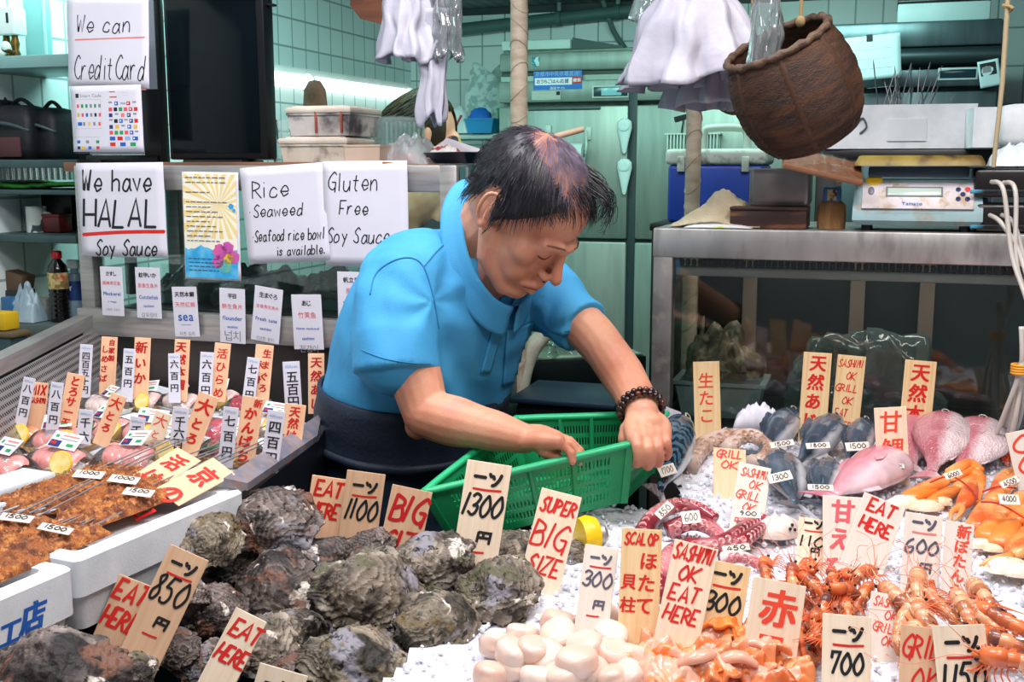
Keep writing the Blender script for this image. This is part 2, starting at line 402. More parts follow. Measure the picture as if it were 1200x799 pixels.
def card(label, TL, TR, BL, d, tone, items, name='price_sign', cat='price sign', lean=.22, yaw=0.0, group=None, t=.0016, extra=0.0, mats=None, part='board', plane=None):
    """a flat card standing or leaning at distance d: three image corners fix its place, size and tilt"""
    q = P((BL[0]+(TR[0]-TL[0])/2), BL[1], d)
    n = Vector((math.sin(yaw)*math.cos(lean), -math.cos(yaw)*math.cos(lean), math.sin(lean))).normalized()
    if plane: q, n = plane
    a, b, c = (PP(*k, q, n) for k in (TL, TR, BL))
    x = (b-a); wd = x.length; x.normalize(); z = (a-c); z = z-x*z.dot(x); hh = z.length; z.normalize(); y = z.cross(x)
    hh2 = hh+extra; cen = (a+b)/2-z*hh2/2
    e = thing(name, label, cat, M=basis(x, y, z, cen), group=group)
    m = MB().bbox((0, 0, 0), (wd, t, hh2), .0006, seg=1)
    m.build(part, mats or WOOD(tone), e, smooth=30)
    if items: lettering(e, items, wd, hh2, t/2)
    return e
# ------------------------------------------------------------ the room
def tile_mat(name, c, g, sx, sz, off=0.0):
    m = bpy.data.materials.new(name); m.use_nodes = True; nt = m.node_tree; N = nt.nodes; L = nt.links; b = N['Principled BSDF']
    tc = N.new('ShaderNodeTexCoord'); br = N.new('ShaderNodeTexBrick'); mp = N.new('ShaderNodeMapping')
    sp = N.new('ShaderNodeSeparateXYZ'); cb = N.new('ShaderNodeCombineXYZ'); L.new(tc.outputs['Object'], sp.inputs[0]); L.new(sp.outputs[0], cb.inputs[0]); L.new(sp.outputs[2], cb.inputs[1])
    L.new(cb.outputs[0], mp.inputs[0]); L.new(mp.outputs[0], br.inputs['Vector'])
    br.offset = off; br.inputs['Scale'].default_value = 1; br.inputs['Brick Width'].default_value = sx; br.inputs['Row Height'].default_value = sz
    br.inputs['Mortar Size'].default_value = .004; br.inputs['Mortar Smooth'].default_value = .2
    br.inputs['Color1'].default_value = (*lin(c), 1); br.inputs['Color2'].default_value = (*[x*.93 for x in lin(c)], 1); br.inputs['Mortar'].default_value = (*lin(g), 1)
    L.new(br.outputs[0], b.inputs['Base Color']); b.inputs['Roughness'].default_value = .28
    bp = N.new('ShaderNodeBump'); bp.inputs['Strength'].default_value = .3; bp.inputs['Distance'].default_value = .002; bp.invert = True
    L.new(br.outputs['Fac'], bp.inputs['Height']); L.new(bp.outputs[0], b.inputs['Normal']); return m
CEIL = 2.27
CN = Vector((-.48, 5.4, 0))                                   # far corner of the stall
fl = struct(MB().box((0, 2.6, -.03), (9, 9, .06)).build('floor', mat('wet_concrete', '#4A5254', rough=.3, col2='#3A4142', ns=5)))
tm = tile_mat('white_tiles', '#DCEBE8', '#8FA3A2', .105, .105)
tmb = tile_mat('white_tiles_back', '#DCEBE8', '#8FA3A2', .11, .15)
o = struct(MB().box((0, .05, CEIL/2), (5.2, .1, CEIL)).build('wall_back', tmb)); o.location = CN+U*1.9; o.rotation_euler = (0, 0, YAW)
o = struct(MB().box((0, .05, CEIL/2), (5.0, .1, CEIL)).build('wall_left', tm)); o.location = CN-V*2.5; o.rotation_euler = (0, 0, YAW+PI/2)
o = struct(MB().box((0, 0, .04), (5.6, 2.9, .08)).build('ceiling', mat('painted_boards', '#6F8580', rough=.6, col2='#5E736F', wave=(5, .4)))); o.location = CN+U*1.95-V*1.3+Z*CEIL; o.rotation_euler = (0, 0, YAW)
o = struct(MB().box((0, 0, 0), (5.0, .012, .03)).build('trim_1', mat('dark_trim', '#2E3A3A', rough=.5))); o.location = CN+U*1.9-V*.008+Z*(CEIL-.016); o.rotation_euler = (0, 0, YAW)
o = struct(MB().box((0, 0, 0), (.012, 4.0, .025)).build('trim_2', MATS['dark_trim'])); o.location = CN-V*2.05+U*.008+Z*(CEIL-.014); o.rotation_euler = (0, 0, YAW)
STEEL = mat('brushed_steel', '#B9B5B2', rough=.42, metal=.75, col2='#A5A19F', ns=7, stretch=(1, 1, 14), bump=.03, bs=90)
STEELW = mat('worn_steel', '#9A9693', rough=.46, metal=.7, col2='#7C7876', ns=11, col3='#A8A098', n3=30)
STEELG = mat('galvanised_steel', '#8A8F92', rough=.4, metal=.9, col2='#6C7174', ns=18)
DARK = mat('black_rubber', '#101314', rough=.5)
BLACK = mat('black_plastic', '#0B0D10', rough=.35)
GLASS = film('case_glass', (.90, .97, .95), .09, .01)
DGLASS = film('dusty_case_glass', (.88, .93, .92), .06, .04)
# ------------------------------------------------------------ cold cabinet at the left, behind the signs
LC0 = P(92, 300, 2.7); LC0.z = 0
LCW, LCD, LT, LB = .985, .40, 1.553, 1.165
t = thing('display_case', 'steel framed glass cold case with hand written signs taped on its front', 'display case', LC0+Z*0, YAW)
m = MB()
def fr(m, w_, d_, z0, z1, tk):      # front frame of a case: posts and rails
    m.bbox((tk/2, tk/2, (z0+z1)/2), (tk, tk, z1-z0), .004); m.bbox((w_-tk/2, tk/2, (z0+z1)/2), (tk, tk, z1-z0), .004)
    m.bbox((tk/2, d_-tk/2, (z0+z1)/2), (tk, tk, z1-z0), .004); m.bbox((w_-tk/2, d_-tk/2, (z0+z1)/2), (tk, tk, z1-z0), .004)
fr(m, LCW, LCD, LB-.02, LT, .04)
m.bbox((LCW/2, .02, LT-.029), (LCW-.076, .04, .058), .003); m.bbox((LCW/2, LCD-.02, LT-.029), (LCW-.076, .04, .058), .003)
for xx in (.02, LCW-.02): m.bbox((xx, LCD/2, LT-.029), (.04, LCD-.076, .058), .003)
m.build('frame', STEEL, t)
MB().bbox((.30, .082, LT+.008-.012), (.66, .16, .022), .002).build('wooden_plank', mat('plank_brown', '#8A6248', rough=.6, col2='#5E4232', ns=6, stretch=(.6, 6, 6)), t)
MB().bbox((LCW/2, LCD/2, LT-.006), (LCW-.07, LCD-.07, .012), .002).build('top_panel', STEELW, t)
m = MB().bbox((LCW/2, -.004, LB+.012), (LCW, .03, .065), .003); m.build('bottom_rail', STEEL, t)
MB().bbox((LCW/2, .02, LB-.16), (LCW-.01, .03, .31), .003).build('front_panel', mat('dark_steel_panel', '#4B4644', rough=.45, metal=.8), t)
MB().box((LCW/2, .022, (LT+LB)/2), (LCW-.08, .006, LT-LB-.06)).build('glass_pane', GLASS, t)
MB().box((LCW/2, LCD-.02, (LT+LB)/2), (LCW-.08, .006, LT-LB-.06)).build('glass_pane', GLASS, t)
for xx in (.28, .68): MB().box((xx, LCD-.03, (LT+LB)/2), (.035, .012, LT-LB-.1)).build('door_stile', DARK, t)
MB().bbox((LCW/2, LCD/2+.02, LB+.03), (LCW-.1, LCD-.1, .02), .003).build('shelf', mat('grey_liner', '#55605F', rough=.4), t)
m = MB(); m.bbox((LCW/2, LCD/2, .45), (LCW-.02, LCD, .9), .01); m.build('base_cabinet', MATS['dark_steel_panel'], t)
# bags of ice and wrapped trays inside it
WRAP = film('cling_film', (.93, .98, .96), .16, .08, milk=.16, crumple=30)
for i, (px, py, wd, hh) in enumerate(((150, 352, 60, 30), (260, 340, 70, 34), (330, 352, 62, 36), (215, 350, 50, 26))):
    s = SZ(wd, 2.85)
    q = LC0+U*(px/1300*2.85-92/1300*2.85+.04)+V*(.22+.02*(i % 2)); q.z = LB+.041
    e = thing('wrapped_tray', ['clear film wrapped tray of seafood at the left end inside the case', 'clear film wrapped tray inside the case under the yellow poster', 'clear film wrapped tray inside the case under the rice sign', 'small film wrapped tray between two others inside the case'][i], 'food tray', q, YAW, 'wrapped trays in the left case')
    MB().bbox((0, 0, .015), (s, .16, .03), .008).build('tray', mat('teal_tray', ['#4E7C74', '#7A8E88'][i % 2], rough=.4), e)
    rr = random.Random(i)
    def fn(u_, v_, rr=rr, s=s):
        a = max(0, 1-(2*u_-1)**4)*max(0, 1-(2*v_-1)**4); return Vector(((u_-.5)*s*.96, (v_-.5)*.15, .028+a*(.05+.03*mn.noise(Vector((u_*5, v_*4, i*9))))))
    MB().grid(fn, 14, 8).build('seafood', mat('pale_seafood', '#B9C4BC', rough=.4, col2='#6F8478', ns=30), e, smooth=180)
    solid(MB().grid(lambda u_, v_, fn=fn: fn(u_, v_)*1.06+Vector((0, 0, .004*mn.noise(Vector((u_*16, v_*14, 3))))), 20, 12).build('film', WRAP, e, smooth=180), .0006)
# ------------------------------------------------------------ cold cabinet at the right
RC0 = P(766, 267, 2.5); RT = RC0.z; RC0.z = 0
RCW, RCD, RB = 1.15, .42, .965
t = thing('display_case', 'large steel framed dark glass case behind the whole fish, scale on top', 'display case', RC0, YAW)
for xx, yy in ((.0225, .0225), (RCW-.0225, .0225), (.0225, RCD-.0225), (RCW-.0225, RCD-.0225)): MB().bbox((xx, yy, (RT+RB)/2-.03), (.045, .045, RT-RB+.06), .004).build('frame_post', STEELW, t)
m = MB(); m.bbox((RCW/2, .0225, RT-.033), (RCW+.002, .048, .066), .004)
for yy in (RCD-.0225,): m.bbox((RCW/2, yy, RT-.033), (RCW, .045, .066), .004)
for xx in (.0225, RCW-.0225): m.bbox((xx, RCD/2, RT-.033), (.045, RCD-.09, .066), .004)
m.build('top_rail', mat('pale_rail_steel', '#BDBAB7', rough=.42, metal=.7, col2='#A8A5A2', ns=5, stretch=(3, 1, 1), col3='#928E8C', n3=7), t)  # rail in a paler, smoother grey steel than the posts
MB().bbox((RCW/2, RCD/2, RT-.008), (RCW-.08, RCD-.08, .014), .002).build('top_panel', STEELW, t)
m = MB()
for i in range(76): m.bbox((.06+i*.0137, .034, RT-.078), (.0105, .014, .016), .003, seg=1)
m.build('rubber_gasket', mat('brown_gasket', '#3C302E', rough=.6), t)
MB().bbox((RCW/2, .05, RT-.098), (RCW-.09, .02, .022), .003).build('inner_rail', mat('dull_rail', '#B5ABA5', rough=.5), t)
MB().box((RCW/2, .012, (RT+RB)/2-.033), (RCW-.09, .005, RT-RB-.07)).build('glass_pane', DGLASS, t)
MB().box((.012, RCD/2, (RT+RB)/2-.033), (.005, RCD-.09, RT-RB-.07)).build('glass_pane', DGLASS, t)
for xx in (.44, .60, .18, .98): MB().bbox((xx, RCD-.05, (RT+RB)/2-.03), (.035, .02, RT-RB-.09), .002).build('door_stile', mat('brown_stile', '#8A7768', rough=.55), t)
MB().box((RCW/2, RCD-.01, (RT+RB)/2), (RCW-.05, .01, RT-RB)).build('back_panel', mat('dark_back_glass', '#26302E', rough=.35, col2='#141A19', ns=4), t)
MB().bbox((RCW/2, RCD/2, RB-.01), (RCW-.02, RCD-.02, .02), .003).build('case_floor', mat('dark_floor_liner', '#222B2B', rough=.3), t)
MB().bbox((RCW/2, RCD/2, .47), (RCW, RCD, .94), .01).build('base_cabinet', MATS['dark_steel_panel'], t)
area('case_fill', RC0+U*.55+V*.16+Z*(RT-.09), RC0+U*.55+V*.26+Z*RB, .9, .03, .9, (1, .92, .82))  # fill light added to brighten the inside of the case
def RC(px, py, dep): return PP(px, py, RC0+V*dep, V)
# things standing inside the right case
q = RC(845, 485, .16); q.z = RB+.001
e = thing('food_tub', 'pale plastic tub inside the right glass case near its left end', 'tub', q, YAW)
m = MB(); m.loft([[Vector((sx*a, sy*b, z)) for sx, sy in ((-1, -1), (1, -1), (1, 1), (-1, 1))] for a, b, z in ((.085, .06, 0), (.10, .07, .075), (.108, .078, .078), (.108, .078, .086), (.094, .064, .084), (.08, .055, .01))])
m.build('body', mat('milky_tub', '#8FA6A4', rough=.4), e)
q.z += .086
e = thing('octopus_bundle', 'brown mottled octopus heaped on the tub inside the right glass case', 'octopus', q+Z*.003, YAW)
m = MB()
def fn(u_, v_):
    a = 2*PI*u_; th = v_*PI*.5; r_ = math.cos(th)
    k = 1+.45*mn.noise(Vector((math.cos(a)*2.2, math.sin(a)*2.2, v_*3)))
    return Vector((.085*r_*math.cos(a)*k, .055*r_*math.sin(a)*k, .10*math.sin(th)*k))
m.grid(fn, 30, 12).build('mantle', mat('mottled_octopus', '#6A5A44', rough=.4, col2='#2C251D', ns=22, col3='#94866A', n3=40), e, smooth=180)
for i in range(4):
    a = i*1.4; m = MB().tube(smoothpts([(.05*math.cos(a+k*.5), -.045+.01*k, .015+.035*k*math.sin(k+i)**2) for k in range(5)], 5), [.014-.0005*k for k in range(21)], 8); m.build('arm', MATS['mottled_octopus'], e, smooth=180)
q = RC(1010, 500, .20); q.z = RB+.001
e = thing('wrapped_bag', 'large clear film bag slumped inside the right glass case, middle', 'bag', q, YAW)
def fn(u_, v_):
    a = 2*PI*u_; th = v_*PI*.5; r_ = math.cos(th)**.7; k = 1+.25*mn.noise(Vector((math.cos(a)*2, math.sin(a)*2, v_*4)))
    return Vector((.17*r_*math.cos(a)*k, .07*r_*math.sin(a)*k, .20*math.sin(th)*k))
MB().grid(fn, 36, 14).build('film', film('grey_film', (.75, .86, .86), .12, .1, milk=.25, milkcol=(.35, .45, .45), crumple=12), e, smooth=180)
# ------------------------------------------------------------ counters and beds
# left counter: steel-rimmed tray
TZ = 1.035
A0 = PZ(-260, 555, 1.16); A1 = PZ(100, 376, 1.187); B1 = PZ(368, 489, 1.085); B0 = PZ(297, 560, 1.085); B2 = PZ(150, 722, 1.06)
vdir = (B1-B0).normalized()
e = thing('counter_tray', 'steel rimmed counter tray with perforated side holding sashimi packs', 'counter', (0, 0, 0))
m = MB(); fl_pts = [PZ(-420, 640, TZ), PZ(100, 430, TZ), PZ(378, 500, TZ), PZ(284, 562, TZ), PZ(150, 550, TZ), PZ(-60, 600, TZ)]
MB().hull_slab([(p.x, p.y) for p in fl_pts][::-1], TZ-.02, TZ).build('tray_floor', mat('tray_ice_white', '#DDE3E8', rough=.5, col2='#C6CED6', ns=14), e)
def rim_beam(a, b, w_, h_): return MB().beam(a, b, w_, h_)
m = rim_beam(A0, A1, .035, .03); m.build('left_rim', STEEL, e)
# perforated side wall under the left rim
a0, a1 = A0-Z*.02, A1-Z*.02; dr = (a1-a0).normalized(); nr = Vector((dr.y, -dr.x, 0)).normalized()
m = MB(); n_h = 84; n_v = 11; ln = (a1-a0).length*.62; H_ = .125; st = a1-dr*ln
for i in range(n_h):
    for j in range(n_v):
        c0 = st+dr*(ln*(i+.5+.5*(j % 2))/n_h)+nr*(.02+.075*(j+.5)/n_v)-Z*(H_*(j+.5)/n_v)
        ux = dr*(ln/n_h/2); uz = (nr*(.075/n_v/2)-Z*(H_/n_v/2))
        vs = []
        for sx, sz in ((-1, -1), (1, -1), (1, 1), (-1, 1)): vs.append(c0+ux*sx+uz*sz)
        for k in range(8): a = 2*PI*(k+.5)/8-PI*3/4-PI/8; vs.append(c0+ux*.62*math.cos(a)+uz*.62*math.sin(a))
        fs = []
        for q_ in range(4):
            o0 = 4+(2*q_) % 8; o1 = 4+(2*q_+1) % 8; o2 = 4+(2*q_+2) % 8
            fs += [(q_, o1, o0), (q_, (q_+1) % 4, o1), ((q_+1) % 4, o2, o1)]
        m.add(vs, fs)
m.build('perforated_side', mat('perforated_steel', '#B5AFAB', rough=.4, metal=.8), e, smooth=0)
MB().beam(st-Z*.08-nr*.01, a1-Z*.08-nr*.01, .006, .2).build('side_backing', DARK, e)
# right rim (flat, sloping to the aisle) and the dark side below it
o0, o1 = PZ(290, 566, 1.075), PZ(372, 510, 1.075); i0, i1 = PZ(262, 560, 1.09), PZ(377, 483, 1.095)
m = MB(); vs = [o0, o1, i1, i0]; m.add(vs+[p-Z*.012 for p in vs], [(0, 1, 2, 3), (7, 6, 5, 4), (0, 4, 5, 1), (1, 5, 6, 2), (2, 6, 7, 3), (3, 7, 4, 0)])
m.build('right_rim', mat('scuffed_steel_rim', '#8E8C98', rough=.5, metal=.6, col2='#A9A4AC', ns=22, col3='#B59A90', n3=60), e)
q0 = PZ(80, 760, TZ-.02)
m = MB(); s0 = o0+(o0-o1).normalized()*.01
m.add([s0-Z*.02, o1-Z*.01, o1-Z*1.0, s0-Z*1.0], [(0, 3, 2, 1)]); m.add([o1-Z*.012, o1-Z*1.0, i1-Z*1.0+V*.05, i1-Z*.012+V*.05], [(0, 1, 2, 3)])
m.build('side_panel', mat('navy_black_panel', '#10141C', rough=.45), e, smooth=0)
# ice bed on the right
E0 = PI_(470, 700); E1 = P(585, 575, 1.90); E2 = Vector((.32, 2.02, 0)); E3 = RC0-V*.012+U*.0; E4 = RC0-V*.012+U*1.5
poly = [(-.26, 1.0), (-.08, 1.52), (.06, 1.86), (.30, 1.90), (.36, 2.40), (E4.x, E4.y), (1.55, 1.0)]
def inside(x, y, pl):
    r_ = False; j = len(pl)-1
    for i in range(len(pl)):
        if (pl[i][1] > y) != (pl[j][1] > y) and x < (pl[j][0]-pl[i][0])*(y-pl[i][1])/(pl[j][1]-pl[i][1])+pl[i][0]: r_ = not r_
        j = i
    return r_
POLY = poly
def bump_ice(x, y): return .012*mn.noise(Vector((x*9, y*9, 0)))+.008*mn.noise(Vector((x*28, y*28, 4)))
ICE = mat('crushed_ice', '#E9E8EE', rough=.25, col2='#D2D4DE', ns=45, sss=.25, bump=.5, bs=140, lo=.35, hi=.7)
m = MB(); NX, NY = 150, 130; idx = {}; vs = []; fs = []
for j in range(NY+1):
    for i in range(NX+1):
        x = -.3+1.9*i/NX; y = .98+1.5*j/NY
        idx[i, j] = len(vs); vs.append((x, y, ice_z(y)+bump_ice(x, y)-.004))
for j in range(NY):
    for i in range(NX):
        x = -.3+1.9*(i+.5)/NX; y = .98+1.5*(j+.5)/NY
        if inside(x, y, poly): fs.append((idx[i, j], idx[i+1, j], idx[i+1, j+1], idx[i, j+1]))
m.add(vs, fs); o = m.build('ice_bed', ICE, smooth=180); tag(o, 'bed of crushed white ice under the fish, shrimp and shellfish on the right', 'ice', kind='stuff')
bm = bmesh.new(); bm.from_mesh(o.data); bmesh.ops.delete(bm, geom=[v for v in bm.verts if not v.link_faces], context='VERTS'); bm.to_mesh(o.data); bm.free()
e = thing('ice_table', 'dark table carrying the bed of ice', 'table', (0, 0, 0))
MB().hull_slab([(-.03, 1.0), (.07, 1.5), (.16, 1.86), (.33, 1.9), (.38, 2.37), (E4.x, E4.y-.03), (1.55, 1.0)], .72, .84).build('top', DARK, e, fix=True)
for x, y in ((.06, 1.1), (1.2, 1.1), (.42, 2.2), (1.3, 1.9)): MB().bbox((x, y, .36), (.06, .06, .72), .004).build('leg', DARK, e)
# loose lumps of ice over the bed
ICEL = mat('ice_lumps', '#EEEEF4', rough=.12, col2='#D8DCE6', ns=30, sss=.2)
rr = random.Random(3); m = MB()
base = bmesh.new(); bmesh.ops.create_icosphere(base, subdivisions=1, radius=1); bv = [v.co.copy() for v in base.verts]; bf = [[v.index for v in f.verts] for f in base.faces]; base.free()
for k in range(9000):
    x = rr.uniform(-.26, 1.2); y = rr.uniform(1.02, 2.45)
    if not inside(x, y, poly): continue
    s = rr.uniform(.0015, .0055); Mx = Euler((rr.uniform(0, 6), rr.uniform(0, 6), rr.uniform(0, 6))).to_matrix(); sc = (rr.uniform(.6, 1.4), rr.uniform(.6, 1.3), rr.uniform(.5, 1))
    c = Vector((x, y, ice_z(y)+bump_ice(x, y)+s*.2))
    m.add([c+Mx @ Vector((v.x*sc[0]*s*rr.uniform(.8, 1.2), v.y*sc[1]*s, v.z*sc[2]*s)) for v in bv], bf)
tag(m.build('ice_lumps', ICEL, smooth=0), 'loose lumps of crushed ice scattered over the bed', 'ice', kind='stuff')
# ------------------------------------------------------------ the fishmonger
from mathutils.bvhtree import BVHTree
def remesh(mb, vox, smooth_it=4, name='body'):
    me = mb.mesh(name+'_raw', [], smooth=0); o = bpy.data.objects.new(name+'_raw', me); COL.objects.link(o)
    md = o.modifiers.new('r', 'REMESH'); md.mode = 'VOXEL'; md.voxel_size = vox
    if smooth_it: s = o.modifiers.new('s', 'SMOOTH'); s.factor = .5; s.iterations = smooth_it
    m = bpy.data.meshes.new_from_object(o.evaluated_get(bpy.context.evaluated_depsgraph_get()))
    bpy.data.objects.remove(o); bpy.data.meshes.remove(me); m.name = name
    m.polygons.foreach_set('use_smooth', [True]*len(m.polygons)); return m
def mobj(name, me, mats, parent):
    me.materials.clear()
    for m in (mats if isinstance(mats, list) else [mats]): me.materials.append(m)
    o = bpy.data.objects.new(name, me); COL.objects.link(o); o.parent = parent; return o
def bvh(me): return BVHTree.FromPolygons([v.co for v in me.vertices], [p.vertices[:] for p in me.polygons])
def cap(mb, pts, rs, seg=14):        # limb: balls at the joints joined by tapered tubes
    for i in range(len(pts)-1):
        mb.tube([pts[i], pts[i+1]], [rs[i], rs[i+1]], seg)
    for p, r in zip(pts, rs): mb.ball(p, r, seg, 10)
def limb(mb, pts, rs, k=6, seg=16):
    q = smoothpts([Vector((*p, 0))[:3] for p in pts], k); n = len(pts)
    rr = []
    for i in range(len(q)):
        t = i/k; a = min(int(t), n-2); f = t-a; rr.append(lerp(rs[a], rs[a+1], f*f*(3-2*f)))
    mb.tube(q, rr, seg); mb.ball(q[0], rr[0]*.98, seg, 10); mb.ball(q[-1], rr[-1]*.98, seg, 10)
SKIN = mat('skin', '#D59C7E', rough=.48, col2='#C27E62', ns=9, nd=5, sss=.12, bump=.12, bs=260, col3='#D08E78', n3=34)
man = thing('person', 'man in a blue polo shirt and navy apron bending over a green basket', 'person', (P(478, 520, 2.13).x, 2.13, 0))
MO = man.location.copy()
def W(px, py, d): return P(px, py, d)-MO
# --- frames
hf = Vector((.60, -.40, -.69)).normalized(); hu = Vector((.58, -.42, .70)); hu = (hu-hf*hu.dot(hf)).normalized(); hr = hf.cross(hu).normalized()
HO = W(616, 247, 1.96); HS = 1.09
def H(a, b, c): return HO+(hf*a+hr*b+hu*c)*HS
HM = Matrix((hf, hr, hu)).transposed()
rt = Vector((-.66, -.75, 0)).normalized(); fh = Vector((.75, -.66, 0)).normalized()
body = MB()
def hb(c, r, seg=20, rings=14): body.ball(H(*c), [x*HS for x in r], seg, rings, HM)
hb((-.014, 0, .036), (.098, .078, .088)); hb((.038, 0, .038), (.054, .064, .058)); hb((.040, 0, -.035), (.054, .060, .078)); hb((-.03, 0, -.01), (.07, .068, .07))
hb((.066, 0, -.104), (.026, .030, .020))
for s in (-1, 1):
    cap(body, [H(.0, s*.058, -.04), H(.02, s*.052, -.078), H(.062, s*.022, -.106)], [.022, .02, .018])
    hb((.056, s*.038, -.026), (.028, .026, .024)); hb((.078, s*.032, -.006), (.0165, .0165, .0135)); hb((.058, s*.028, -.062), (.027, .023, .03))
    hb((.101, s*.0115, -.045), (.010, .0078, .0075))
    # ear: bowl, rim, lobe
    E = lambda a, c, o_=0: H(-.010+a*.8, s*(.0765+o_*.8), c*.90-.006)
    body.ball(E(0, 0), [.013, .005, .026], 14, 10, HM)
    rim = [E(.014, -.012, .004), E(.016, .010, .006), E(.010, .030, .010), E(-.006, .036, .014), E(-.020, .026, .018), E(-.022, .006, .019), E(-.016, -.014, .016), E(-.006, -.028, .011), E(.006, -.032, .008)]
    body.tube(smoothpts(rim, 4), .0042, 8); body.ball(E(0, -.027, .009), (.008, .006, .009), 10, 8); body.ball(E(.0, .0, .006), [.006, .004, .016], 10, 8, HM)
cap(body, [H(.082, -.04, .008), H(.092, -.018, .012), H(.095, 0, .008), H(.092, .018, .012), H(.082, .04, .008)], [.011, .0115, .010, .0115, .011])
cap(body, [H(.090, 0, .010), H(.103, 0, -.018), H(.1165, 0, -.039)], [.0095, .0092, .0108])
cap(body, [H(.096, 0, -.056), H(.099, 0, -.066)], [.012, .009])
cap(body, [H(.084, -.024, -.076), H(.099, 0, -.0715), H(.084, .024, -.076)], [.0055, .0075, .0055])
cap(body, [H(.083, -.021, -.083), H(.096, 0, -.086), H(.083, .021, -.083)], [.0055, .008, .0055])
# neck and trunk inside the shirt
NB = W(540, 305, 2.07)
limb(body, [NB, lerp(NB, H(-.045, 0, -.03), .5)+Vector((0, 0, -.004)), H(-.03, 0, -.02)], [.068, .060, .062])
limb(body, [H(.02, .0, -.085), lerp(H(.02, 0, -.085), W(566, 335, 2.03), .6), W(560, 345, 2.04)], [.04, .040, .04])
TC = [  # torso: px, py, distance, half width, half depth
 (478, 560, 2.14, .165, .125), (480, 505, 2.13, .17, .13), (488, 455, 2.12, .185, .142), (506, 400, 2.10, .195, .142), (526, 345, 2.08, .195, .125), (538, 312, 2.07, .16, .10), (546, 286, 2.065, .09, .075)]
def ring(c, a, b, ax, n=36, e=2.3):
    bd = (fh-ax*fh.dot(ax)).normalized(); ad = ax.cross(bd).normalized(); ad = ad if ad.dot(rt) > 0 else -ad
    out = []
    for k in range(n):
        t = 2*PI*k/n; ct, st = math.cos(t), math.sin(t)
        out.append(c+ad*(a*math.copysign(abs(ct)**(2/e), ct))+bd*(b*math.copysign(abs(st)**(2/e), st)))
    return out
tc = [W(*q[:3]) for q in TC]
def torso(mb, grow, i0=0, i1=None, top=1.0):
    i1 = i1 or len(TC); rings = []
    for i in range(i0, i1):
        ax = (tc[min(i+1, len(tc)-1)]-tc[max(i-1, 0)]).normalized()
        rings.append(ring(tc[i], TC[i][3]+grow, TC[i][4]+grow, ax))
    mb.loft(rings)
torso(body, -.03)
# arms. R is the near arm (his right), L the far arm
RA = [W(470, 330, 1.975), W(474, 380, 1.93), W(487, 440, 1.895), W(499, 484, 1.87)]; RR = [.058, .052, .046, .041]
RF = [W(499, 484, 1.87), W(530, 493, 1.85), W(572, 503, 1.83), W(615, 514, 1.81)]; RFR = [.042, .044, .036, .026]
LA = [W(628, 338, 2.19), W(655, 358, 2.14), W(690, 388, 2.07), W(712, 414, 2.02)]; LR = [.058, .05, .043, .040]
LF = [W(712, 414, 2.02), W(728, 437, 1.975), W(742, 460, 1.92), W(752, 484, 1.865)]; LFR = [.040, .040, .036, .030]
for a, b in ((RA, RR), (RF, RFR), (LA, LR), (LF, LFR)): limb(body, a, b)
body.ball(W(490, 499, 1.875), .024, 14, 10)            # point of the elbow
def finger(pts, r0, r1):
    limb(body, pts, [lerp(r0, r1, i/(len(pts)-1)) for i in range(len(pts))], 4, 10)
    for p in pts[1:-1]: body.ball(p, r0*1.03, 10, 8)
# far hand: closed over the basket rim
hand = [W(752, 484, 1.865), W(756, 497, 1.84), W(761, 510, 1.81)]
for i in range(5):
    t = i/4; limb(body, [W(745+14*t, 487, 1.86+.012*t), W(742+32*t, 500-2*t, 1.832+.02*t), W(743.5+34*t, 513-2*t, 1.802+.028*t)], [.0175, .0175, .0150], 4, 12)
body.ball(W(757, 499, 1.842), [.033, .022, .026], 14, 10)
for i, (x0, y0, d0) in enumerate(((745, 514, 1.798), (758, 516, 1.803), (769.5, 514.5, 1.812), (779.5, 510, 1.826))):
    L_ = (.95, 1.0, .96, .84)[i]
    finger([W(x0, y0-3, d0+.008), W(x0+2, y0+9*L_, d0-.014), W(x0+3.5, y0+23*L_, d0-.010), W(x0+1.5, y0+29*L_, d0+.010), W(x0-3, y0+24*L_, d0+.022)], (.0102, .0100, .0094, .0084)[i], (.0088, .0085, .008, .0072)[i])
finger([W(745, 492, 1.85), W(735, 503, 1.838), W(733, 514, 1.828), W(739, 523, 1.826)], .0135, .0105)   # thumb, behind the rim
# near hand: reaching down into the basket, palm down
for i in range(5):
    t = i/4; limb(body, [W(612, 508+9*t, 1.815-.03*(t-.5)), W(632, 508+8*t, 1.81-.05*(t-.5)), W(652, 513+4*t, 1.805-.07*(t-.5))], [.016, .0165, .0135], 4, 12)
for i, (x0, y0, d0, s) in enumerate(((650, 512, 1.842, .95), (654, 513, 1.82, 1), (654, 515.5, 1.797, .97), (649, 518, 1.775, .84))):
    finger([W(x0-3, y0, d0), W(x0+13*s, y0+5*s, d0-.003), W(x0+24*s, y0+16*s, d0-.006), W(x0+26*s, y0+27*s, d0-.008)], .0112-.0008*i, .0088-.0006*i)
finger([W(628, 520, 1.795), W(640, 529, 1.785), W(651, 536, 1.785), W(659, 543, 1.79)], .0125, .0098)
